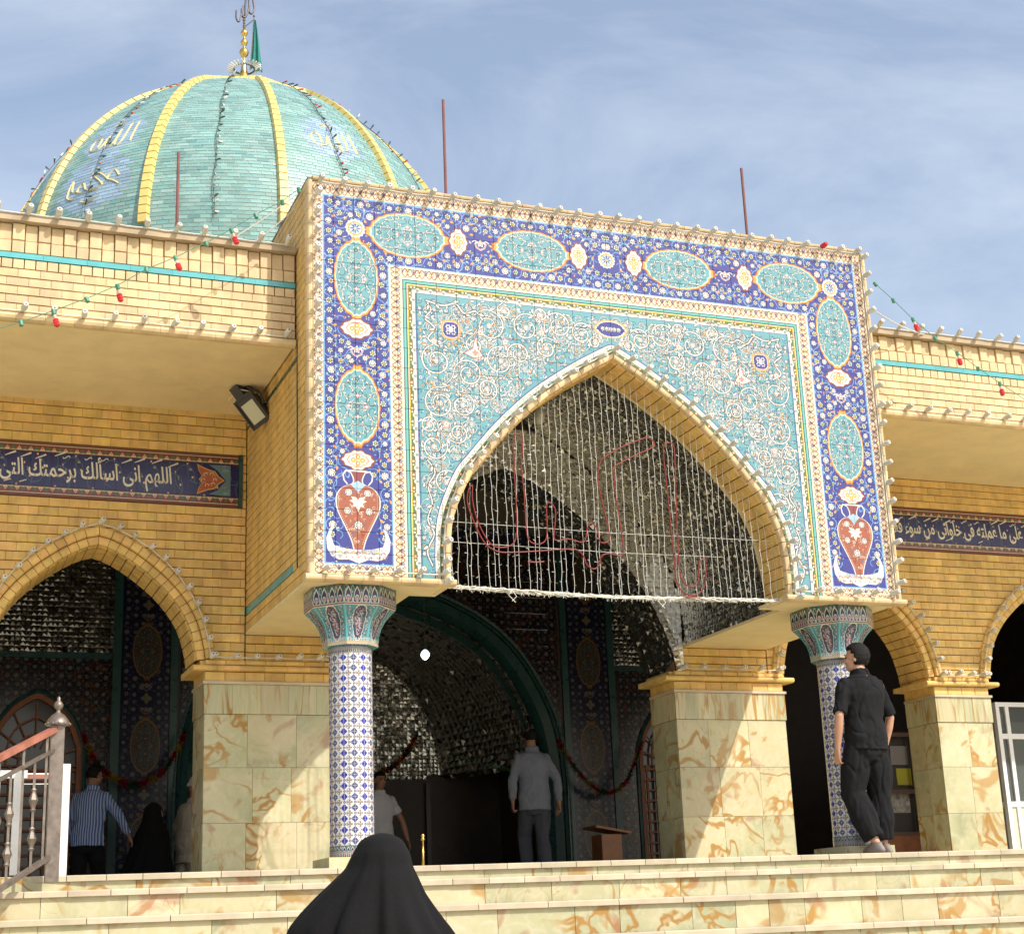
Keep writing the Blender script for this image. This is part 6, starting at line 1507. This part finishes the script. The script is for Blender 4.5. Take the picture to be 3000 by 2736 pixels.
# ================================================================== WHITE BOOTH AT THE RIGHT
t = thing('glazed_booth', 'white aluminium framed glass booth at the right edge behind the slim pier', 'booth', (6.0, 3.3, 0))
by = 3.25; bx0 = at_plane(1966 * 1.488, 1440 * 1.488, by).x; bt = at_plane(1980 * 1.488, 1383 * 1.488, by).z
q = MB()
for x in (bx0, bx0 + .13, bx0 + 1.0, bx0 + 1.9): q.box(x - .025, x + .025, by - .03, by + .03, 0, bt, ALUM)
for a, b in ((bt - .05, bt), (bt - .42, bt - .36), (.62, .68), (0, .06)): q.box(bx0 - .024, bx0 + 1.924, by - .028, by + .028, a, b, ALUM)
q.box(bx0 - .02, bx0 + .02, by + .031, by + 1.6, bt - .05, bt, ALUM); q.box(bx0 - .02, bx0 + .02, by + .031, by + 1.6, .62, .68, ALUM); q.obj('frame', t)
q = MB(); q.box(bx0, bx0 + 1.9, by - .004, by + .004, .68, bt - .05, GLASS); q.obj('pane', t)
q = MB(); q.box(bx0 + .03, bx0 + 1.87, by - .012, by + .012, .06, .62, mat('cream panel', (.62, .58, .48), .6)); q.obj('lower_panel', t)
q = MB(); q.box(bx0 - .0, bx0 + 2.2, by + 1.62, by + 1.66, 0, bt, mat('booth back', (.30, .29, .27), .7)); q.obj('back_panel', t)
q = MB(); q.box(bx0 + .18, bx0 + .42, by + .3, by + .31, bt - .36, bt - .08, mat('grey poster', (.32, .34, .40), .5, var=.5, nscale=14)); q.obj('poster', t)
# notice case seen through the right arch
t = thing('notice_case', 'dark glazed notice case with yellow papers seen behind the man in black', 'display case', (4.7, 3.6, 0))
ny_ = 4.6; P0 = at_plane(1752 * 1.488, 1500 * 1.488, ny_); P1 = at_plane(1838 * 1.488, 1500 * 1.488, ny_)
q = MB()
for x in (P0.x - .25, P0.x + .32, P1.x + .35): q.box(x - .02, x + .02, ny_ - .02, ny_ + .02, 0, 1.62, mat('dark frame', (.05, .04, .035), .4))
for z in (1.60, .92, .42): q.box(P0.x - .25, P1.x + .35, ny_ - .018, ny_ + .018, z - .025, z + .025, mat('brown rail', (.10, .05, .03), .5))
q.obj('frame', t)
q = MB(); q.box(P0.x - .25, P1.x + .35, ny_ + .1, ny_ + .13, .45, 1.6, mat('case back', (.05, .04, .035), .6)); q.obj('back', t)
q = MB(); q.box(P0.x - .25, P1.x + .35, ny_ - .02, ny_ + .3, 0, .40, WOOD); q.obj('base_board', t)
for (a, b, c_, d, mt) in ((1756, 1785, 1468, 1505, mat('grey paper', (.30, .28, .28), .8)), (1768, 1795, 1512, 1545, mat('yellow paper', (.50, .46, .05), .8)), (1808, 1828, 1508, 1535, mat('yellow paper', (.50, .46, .05), .8)), (1752, 1790, 1560, 1600, mat('white print', (.34, .32, .30), .8, var=.6, nscale=18))):
    A, Bq = at_plane(a * 1.488, d * 1.488, ny_ + .08), at_plane(b * 1.488, c_ * 1.488, ny_ + .08); q = MB(); q.box(A.x, Bq.x, ny_ + .085, ny_ + .095, A.z, Bq.z, mt); q.obj('paper', t)

# ================================================================== PEOPLE
def remeshed(q, voxel, mt, name, parent, smooth_it=3, wr=0., wscale=(9, 9, 5), seed=0., ridge=0.):
    me = q.mesh('tmp'); o = bpy.data.objects.new('tmp', me); COL.objects.link(o)
    m = o.modifiers.new('r', 'REMESH'); m.mode = 'VOXEL'; m.voxel_size = voxel; m.adaptivity = 0
    s = o.modifiers.new('s', 'SMOOTH'); s.factor = .5; s.iterations = smooth_it
    dg = bpy.context.evaluated_depsgraph_get(); dg.update(); new = bpy.data.meshes.new_from_object(o.evaluated_get(dg)); bpy.data.objects.remove(o)
    if wr or ridge:
        ns = [v.normal.copy() for v in new.vertices]
        for v, n_ in zip(new.vertices, ns):
            c = v.co; p = Vector((c.x * wscale[0], c.y * wscale[1], c.z * wscale[2])) + Vector((seed, seed * 2, 0))
            d = wr * noise.noise(p) + wr * .5 * noise.noise(p * 2.3)
            if ridge: w_ = noise.noise(p * .8 + Vector((3, 1, 7))); d -= ridge * max(0, 1 - abs(w_) * 9)
            v.co = c + n_ * d
    new.materials.clear(); new.materials.append(mt); new.polygons.foreach_set('use_smooth', [True] * len(new.polygons)); new.name = name
    for p in new.polygons: p.material_index = 0
    return obj(name, new, parent, absolute=False)
def ell(c, rx, ry, n=16, ax=None): return [Vector((c[0] + rx * cos(2 * PI * k / n), c[1] + ry * sin(2 * PI * k / n), c[2])) for k in range(n)]
TORSO = [(.80, .10, .085), (.88, .155, .11), (.95, .165, .118), (1.02, .152, .108), (1.10, .142, .10), (1.20, .155, .108), (1.30, .172, .116), (1.37, .172, .108), (1.42, .142, .092), (1.455, .098, .075), (1.49, .060, .058)]
def tc_(z, lean): return (lean[0] * max(0, z - .95), lean[1] * max(0, z - .95), z)
def chain(q, pts, rs, n=10):
    P = [Vector(p) for p in pts]; q.tube(P, rs, SKIN, n)
    for p, r in list(zip(P, rs)): q.ball(p, r * .98, SKIN, 10, 6)
def interp(a, b, t): return tuple(u + (v - u) * t for u, v in zip(a, b))
def headframe(hc, yaw, pitch=0., k=1.):
    R = Euler((pitch, 0, yaw)).to_matrix() * k; return lambda u, v, w_: Vector(hc) + R @ Vector((u, v, w_))
def person(label, loc, rz, H, pose, outfit, grp=None):
    t = thing('person', label, 'person', loc, group=grp, rz=rz); t.scale = (H / 1.75,) * 3
    J = dict(lean=(0, 0), hl=(-.09, 0, .92), hr=(.09, 0, .92), kl=(-.10, .02, .50), kr=(.10, .02, .50), al=(-.10, 0, .09), ar=(.10, 0, .09), yaw=0., pitch=0.,
             el=(-.25, -.01, 1.13), er=(.25, -.01, 1.13), wl=(-.26, .05, .87), wr=(.26, .05, .87), curl=.6, foot=0.); J.update(pose)
    ln = J['lean']; sk = outfit.get('skin', SKIN); sh = lambda s: (s * J.get('sw', .162) + ln[0] * .45, ln[1] * .45, 1.388)
    q = MB(); q.rings([ell(tc_(z, ln), rx, ry) for z, rx, ry in TORSO], SKIN)
    nk = Vector(tc_(1.50, ln)); hc = nk + Vector((ln[0] * .1, .022 + ln[1] * .1, .135)); hd = headframe(hc - Vector((0, 0, J.get('drop', 0.))), J['yaw'], J['pitch'], J.get('hk', 1.))
    q.tube([nk - Vector((0, 0, .06)), nk + Vector((0, .005, .03)), hd(0, -.01, -.05)], [.062, .054, .052], SKIN, 12)
    HR = Matrix.Rotation(0, 3, 'Z')
    def hball(c, r, n=14, m_=9):
        pts = []; 
        rr_ = []
        for i in range(m_ + 1): rr_.append([hd(c[0] + r[0] * max(.03, sin(PI * i / m_)) * cos(2 * PI * k / n), c[1] + r[1] * max(.03, sin(PI * i / m_)) * sin(2 * PI * k / n), c[2] - r[2] * cos(PI * i / m_)) for k in range(n)])
        q.rings(rr_, SKIN)
    hball((0, -.008, .025), (.073, .090, .088)); hball((0, .03, -.03), (.056, .055, .075)); hball((0, .058, -.072), (.030, .026, .024)); hball((0, .045, -.04), (.045, .035, .05))
    hball((0, .090, -.012), (.012, .018, .022), 8, 6); hball((0, .080, .012), (.009, .014, .028), 8, 6); hball((0, .078, .034), (.045, .012, .010), 10, 6); hball((0, .083, -.048), (.022, .010, .008), 8, 6); hball((0, .080, -.060), (.019, .010, .007), 8, 6)
    for s in (-1, 1): hball((s * .073, -.008, -.002), (.010, .018, .030), 8, 6); hball((s * .035, .066, -.012), (.020, .016, .018), 8, 6)
    for s, e, w_ in ((-1, 'el', 'wl'), (1, 'er', 'wr')):
        A, E_, Wr = sh(s), J[e], J[w_]
        chain(q, [interp(A, (0, A[1], A[2] - .02), .25), A, interp(A, E_, .45), E_, interp(E_, Wr, .3), Wr], [.055, .056, .047, .037, .040, .025])
        f = (Vector(Wr) - Vector(E_)).normalized(); side = Vector((0, 1, 0)) - f * f.y; side.normalize(); pn = f.cross(side) * -s   # palm faces the thigh
        if pn.x * s > 0: pn = -pn
        Wv = Vector(Wr); pc = lambda a, b, c: Wv + f * a + side * b + pn * c
        q.rings([[pc(a, w2 * cos(2 * PI * k / 10), h2 * sin(2 * PI * k / 10)) for k in range(10)] for a, w2, h2 in ((-.01, .024, .018), (.02, .030, .017), (.05, .038, .015), (.085, .040, .013), (.092, .036, .010))], SKIN)
        for i, L_ in enumerate((.072, .080, .074, .058)):
            b = .030 - .020 * i; cu_ = J['curl'] * (1 + .18 * i); p = pc(.085, b, 0); pts = [p]; a_ = cu_ * .35
            for k, fr in enumerate((.45, .30, .25)): p = p + (f * cos(a_) + pn * sin(a_)) * (L_ * fr) + side * (.0015 * (1.5 - i)); pts.append(p); a_ += cu_ * .75
            q.tube(pts, [.0095, .009, .0082, .007], SKIN, 7); q.ball(pts[-1], .0072, SKIN, 7, 5)
        p = pc(.02, .030, .004); q.tube([p, p + f * .030 + side * .018 + pn * .010, p + f * .058 + side * .018 + pn * .022, p + f * .078 + side * .010 + pn * .030], [.014, .012, .010, .008], SKIN, 7)
    for s, h, k_, a_ in ((-1, 'hl', 'kl', 'al'), (1, 'hr', 'kr', 'ar')):
        h, k_, a_ = J[h], J[k_], J[a_]; chain(q, [h, interp(h, k_, .3), k_, interp(k_, a_, .35), a_], [.085, .082, .054, .056, .037])
        q.rings([ell((a_[0], a_[1] + y, a_[2] - .045 + z), rx, ry) for y, z, rx, ry in ((-.0, -.04, .036, .05), (.03, -.02, .04, .10), (.02, .01, .036, .07), (0, .05, .034, .04))], SKIN)
    remeshed(q, outfit.get('vox', .0075), sk, 'body', t, 3)
    # face details
    q = MB()
    for s in (-1, 1): c = hd(s * .031, .0745, .012); q.ball(c, (.013, .008, .008), EYE, 8, 6)
    q.obj('eyes', t, absolute=False, smooth=True)
    q = MB()
    for s in (-1, 1): q.tube([hd(s * .014, .0885, .033), hd(s * .03, .087, .037), hd(s * .046, .078, .032)], [.0025, .004, .002], HAIR, 6)
    if outfit.get('beard'): q.rings([[hd(.062 * cos(a) * k2, .01 + .068 * sin(a) * k2, z) for a in [PI * i / 12 for i in range(13)]] for z, k2 in ((-.10, .62), (-.075, .95), (-.045, 1.02), (-.02, 1.0))], HAIR, cap=False)
    q.obj('eyebrows', t, absolute=False)
    # hair
    hk = outfit.get('hair', 'full')
    if hk:
        q = MB(); n, m_ = 44, 30; rr_ = random.Random(hash(label) % 99 if 0 else len(label)); rings_ = []
        for i in range(m_ + 1):
            w0 = -cos(PI * i / m_); s0 = max(.02, sin(PI * i / m_)); row = []
            for k in range(n):
                a = 2 * PI * k / n; u, v = s0 * cos(a), s0 * sin(a); k2 = 1.14 + .07 * noise.noise(Vector((u * 5, v * 5, w0 * 5))) + .04 * noise.noise(Vector((u * 14, v * 14, w0 * 9)))
                front = v > .30 and w0 < .48; low = w0 < ((-.80 if hk == 'thick' else -.62) + .9 * max(0, v)); side_ = (abs(u) > .55 and v > .12 and w0 < .15)
                if front or low or side_: k2 = .86
                if hk == 'bald' and w0 > .42 and v > -.62: k2 = .9
                row.append(hd(.073 * u * k2, -.008 + .090 * v * k2, .025 + .088 * w0 * k2 + (.010 if hk == 'thick' and w0 > .3 else 0)))
            rings_.append(row)
        q.rings(rings_, HAIR); o = q.obj('hair', t, absolute=False, smooth=True)
    if outfit.get('turban'):
        q = MB()
        for i in range(5): q.tube([hd((.088 - .008 * i) * cos(a), -.012 + (.103 - .008 * i) * sin(a), .045 + .018 * i + .014 * sin(a * 1 + i)) for a in [2 * PI * k / 20 for k in range(20)]], .019, TURB, 6, closed=True)
        q.rings([[hd(r_ * cos(a), -.012 + r_ * 1.15 * sin(a), z) for a in [2 * PI * k / 16 for k in range(16)]] for r_, z in ((.09, .04), (.085, .10), (.06, .135), (.02, .15))], TURB); q.obj('turban', t, absolute=False, smooth=True)
    # shirt
    top = outfit['top']; hem = outfit.get('hem', .86); q = MB(); g = outfit.get('loose', .018)
    Ts = [(hem, .175 + g * .6, .128 + g * .6)] + [(z, rx + g, ry + g) for z, rx, ry in TORSO if hem + .03 < z < 1.46] + [(1.462, .100, .082), (1.49, .076, .072), (1.515, .068, .068)]
    q.rings([ell(tc_(z, ln), rx, ry, 20) for z, rx, ry in Ts], top)
    sl_ = outfit.get('sleeve', 2.)    # 0..1 upper arm, 1..2 forearm
    for s, e, w_ in ((-1, 'el', 'wl'), (1, 'er', 'wr')):
        A, E_, Wr = sh(s), J[e], J[w_]; pts = [interp(A, (0, A[1], A[2] - .03), .4), A, interp(A, E_, .5)]; rs = [.06, .064, .060]
        if sl_ >= 1: pts.append(E_); rs.append(.054)
        else: pts[-1] = interp(A, E_, sl_ * .6); pts.append(interp(A, E_, sl_)); rs.append(.062)
        if sl_ > 1: pts += [interp(E_, Wr, (sl_ - 1) * .5), interp(E_, Wr, (sl_ - 1) * .97)]; rs += [.052, .040]
        q.tube([Vector(p) for p in pts], rs, top, 12); q.ball(A, .063, top, 12, 8)
        if sl_ > 1: q.ball(E_, .053, top, 10, 6)
    q.tube([nk + Vector((0, 0, -.05)), nk + Vector((0, .004, .024))], [.088, .074], top, 14)
    remeshed(q, .0095, top, 'shirt', t, 2, wr=outfit.get('wr', .0085), seed=len(label), ridge=outfit.get('ridge', .007), wscale=(11, 11, 7))
    # trousers
    bt_ = outfit.get('bottom', TROUS); q = MB(); lg = outfit.get('baggy', .018)
    q.rings([ell((0, 0, z), rx + lg * .5, ry + lg * .5, 18) for z, rx, ry in ((.75, .105, .08), (.80, .145, .105), (.88, .158, .115), (.95, .165, .12), (1.0, .155, .112), (1.04, .145, .105))], bt_)
    for s, h, k_, a_ in ((-1, 'hl', 'kl', 'al'), (1, 'hr', 'kr', 'ar')):
        h, k_, a_ = J[h], J[k_], J[a_]; a2 = interp(k_, a_, .93)
        P_ = [h, interp(h, k_, .5), k_, interp(k_, a_, .5), a2]; q.tube([Vector(p) for p in P_], [.082 + lg * .4, .080 + lg, .060 + lg * 1.1, .060 + lg * 1.2, .052 + lg * .8], bt_, 12); q.ball(k_, .061 + lg, bt_, 10, 6)
    remeshed(q, .0100, bt_, 'trousers', t, 2, wr=.011, seed=3 + len(label), wscale=(10, 10, 4), ridge=outfit.get('ridge', .004) * 1.2)
    q = MB()
    for s, a_ in ((-1, J['al']), (1, J['ar'])):
        q.rings([ell((a_[0], a_[1] + y, a_[2] - .09 + z), rx, ry, 14) for y, z, rx, ry in ((.03, 0, .045, .13), (.03, .02, .048, .135), (.025, .04, .045, .12), (.0, .065, .040, .07), (-.01, .085, .038, .05))], outfit.get('shoe', BLACKM))
    q.obj('shoes', t, absolute=False, smooth=True)
    return t
# striped shirt cloth
def striped():
    m = bpy.data.materials.new('blue striped shirt cloth'); m.use_nodes = True; t = m.node_tree; b = t.nodes['Principled BSDF']; b.inputs['Roughness'].default_value = .85
    tc = nn(t, 'ShaderNodeTexCoord'); wv = nn(t, 'ShaderNodeTexWave', wave_type='BANDS', bands_direction='X'); wv.inputs['Scale'].default_value = 11.; wv.inputs['Distortion'].default_value = .9; wv.inputs['Detail Scale'].default_value = .8
    r = nn(t, 'ShaderNodeValToRGB'); e = r.color_ramp.elements; e[0].position = .30; e[0].color = (.075, .12, .34, 1); e[1].position = .78; e[1].color = (.42, .50, .66, 1); x = e.new(.5); x.color = (.16, .24, .50, 1)
    t.links.new(tc.outputs['Object'], wv.inputs['Vector']); t.links.new(wv.outputs['Fac'], r.inputs['Fac']); t.links.new(r.outputs['Color'], b.inputs['Base Color']); return m
person('man in black half-sleeved shirt and baggy trousers, back turned, by the right tiled column', (2.19, -.02, 0.), rad(6), 1.80,
       dict(yaw=rad(34), pitch=rad(2), hk=1.07, drop=.022, sw=.178, el=(-.285, -.03, 1.12), wl=(-.268, .05, .865), er=(.28, .0, 1.12), wr=(.262, .09, .87), hl=(-.09, 0, .92), kl=(-.13, .08, .50), al=(-.045, -.04, .10), kr=(.115, .04, .50), ar=(.13, .07, .09), curl=.55),
       dict(top=BLACKC, bottom=BLACKC, sleeve=.93, hem=.84, loose=.036, baggy=.042, hair='thick', shoe=SHOE, ridge=.010, wr=.011, vox=.0065))
person('balding man in a grey long-sleeved shirt and grey trousers walking into the dark hall', (1.13, 5.0, -.004), rad(-4), 1.71,
       dict(el=(-.275, -.06, 1.14), wl=(-.27, -.02, .90), er=(.275, -.02, 1.14), wr=(.262, -.10, .86), kl=(-.09, .16, .52), al=(-.08, .10, .16), kr=(.085, .02, .50), ar=(.07, -.10, .09), curl=1.1, lean=(0, .06)),
       dict(top=GREYC, bottom=TROUS, sleeve=1.9, hem=.80, loose=.032, hair='bald', skin=SKIND))
person('man in a blue and white striped shirt and dark trousers walking behind the white gate', (-3.60, 6.2, -.25), rad(-22), 1.66,
       dict(yaw=rad(-38), pitch=rad(-8), er=(.33, .06, 1.18), wr=(.42, .20, .96), el=(-.24, .05, 1.13), wl=(-.22, .16, .90), kr=(.10, .14, .5), curl=.4, lean=(.05, .12)),
       dict(top=striped(), bottom=BLACKC, sleeve=1.95, hem=.84, loose=.03, skin=SKIND))
pm_ = person('man in pale grey polo shirt with chest logo, facing out beside the left tiled column', (-.20, 6.6, -.25), rad(186), 1.62,
       dict(pitch=rad(-6), yaw=rad(6), el=(-.30, .02, 1.13), wl=(-.34, .10, .88), er=(.25, .0, 1.13), wr=(.25, .08, .87), curl=.7),
       dict(top=POLO, bottom=BLACKC, sleeve=.62, hem=.88, loose=.022, skin=SKIND))
person('man in a white turban and cream robe half hidden by the left marble pier', (-2.45, 6.55, -.25), rad(-50), 1.53,
       dict(pitch=rad(-14), yaw=rad(-12), el=(-.24, .03, 1.13), wl=(-.2, .14, .90), lean=(0, .14)),
       dict(top=CREAMC, bottom=CREAMC, sleeve=1.95, hem=.70, loose=.045, baggy=.03, skin=SKIND, hair=None, turban=True, beard=True))
# small logo on the polo shirt: a letter mark with one long slanting stroke
q = MB()
for pts in ([(0, 0), (.010, .026)], [(.010, .022), (.017, .0)], [(.022, .055), (.034, -.006)], [(.036, .0), (.036, .03)], [(.037, .014), (.052, .03)], [(.037, .016), (.054, -.004)], [(.05, .034), (.070, .036)]):
    q.tube([Vector((-.105 - x, .158, 1.325 + z)) for x, z in pts], .0022, TURB, 4)
q.obj('shirt_logo', pm_, absolute=False)
def chador(label, loc, rz, prof, seed, face=False, folds=9, famp=.06, mt=CHAD, n=180, m_=110):
    """prof: (drop from the top, half width left, half width right, half depth back, half depth front)"""
    t = thing('person', label, 'person', loc, rz=rz); H = prof[-1][0]
    q = MB(); top = H
    q.rings([ell((0, 0, top - d_), w_ * .62, w_ * .62, 14) for d_, w_ in ((.03, .05), (.07, .10), (.14, .115), (.2, .10), (.25, .07), (.30, .09), (.36, .24), (.6, .24), (.9, .24), (H - .02, .2))], SKIN)
    if face:
        hc = (0, .035, top - .13); hd = headframe(hc, 0)
        for c, r_ in (((0, 0, 0), (.066, .07, .09)), ((0, .07, -.01), (.011, .018, .02)), ((0, .05, -.06), (.03, .025, .025))): q.ball(hd(*c), r_, SKIN, 12, 8)
    remeshed(q, .011, SKIN, 'body', t, 3)
    q = MB(); D = [p[0] for p in prof]; rings_ = []
    for i in range(m_ + 1):
        d = H * (i / m_) ** 1.15; wl_, wr_, db, df = [float(np.interp(d, D, [p[k] for p in prof])) for k in (1, 2, 3, 4)]; row = []
        for k in range(n):
            a = 2 * PI * k / n; c, s = cos(a), sin(a); f = min(1., max(0., (d - .03) / .3))
            fo = 1 + famp * f * (sin(folds * a + 2.2 * noise.noise(Vector((c * 1.3, s * 1.3, d * .9 + seed))) * 2 + seed) + .5 * sin(folds * 2.3 * a + d * 2 + seed * 2)) * (.35 + .65 * abs(noise.noise(Vector((c * 2 + seed, s * 2, d)))) * 2)
            fo += .035 * f * noise.noise(Vector((c * 3, s * 3, d * 4 + seed)))
            for fk in range(11):
                fa = -2.9 + fk * .5 + .35 * sin(seed * 3 + fk * 2.1) + .25 * sin(d * 1.7 + fk); da = ((a - fa + PI) % (2 * PI)) - PI
                fo += (.030 if fk % 3 else .055) * f * (math.exp(-(da / .075) ** 2) - .6 * math.exp(-((da - .16) / .07) ** 2)) * (.6 + .4 * sin(d * 2 + fk))
            x = (wr_ if c > 0 else wl_) * c * fo * (.94 if not face else 1); y = (df if s > 0 else db) * s * fo
            z = top - d + (.0 if i < m_ else 0)
            if face and s > .55 and .07 < d < .21: y *= .62
            row.append(Vector((x, y, z)))
        rings_.append(row)
    q.rings(rings_, mt); q.obj('chador', t, absolute=False, smooth=True); return t
chador('woman in a black chador seen from behind in the foreground, climbing the stairs', (-3.985, -6.1, -1.74), rad(-22),
       [(0, .012, .012, .01, .01), (.010, .055, .052, .06, .06), (.028, .085, .080, .095, .09), (.07, .110, .104, .12, .10), (.12, .135, .115, .125, .12), (.165, .185, .135, .14, .14), (.21, .235, .152, .15, .16), (.26, .285, .18, .165, .19), (.31, .325, .21, .18, .22), (.36, .345, .243, .19, .24), (.5, .36, .28, .21, .26), (.9, .38, .32, .25, .3), (1.3, .40, .36, .3, .34), (1.60, .42, .38, .34, .36)], 1.3, folds=6, famp=.085)
chador('woman in a black chador inside the dark hall, in profile before the left pier', (-2.88, 6.35, -.25), rad(-70),
       [(0, .01, .01, .01, .01), (.02, .05, .05, .06, .06), (.06, .085, .085, .10, .10), (.14, .10, .10, .115, .105), (.22, .11, .11, .13, .12), (.36, .18, .18, .19, .16), (.6, .2, .2, .28, .2), (.9, .26, .26, .42, .24), (1.27, .34, .34, .60, .28)], 4.1, face=True, n=90, m_=50)
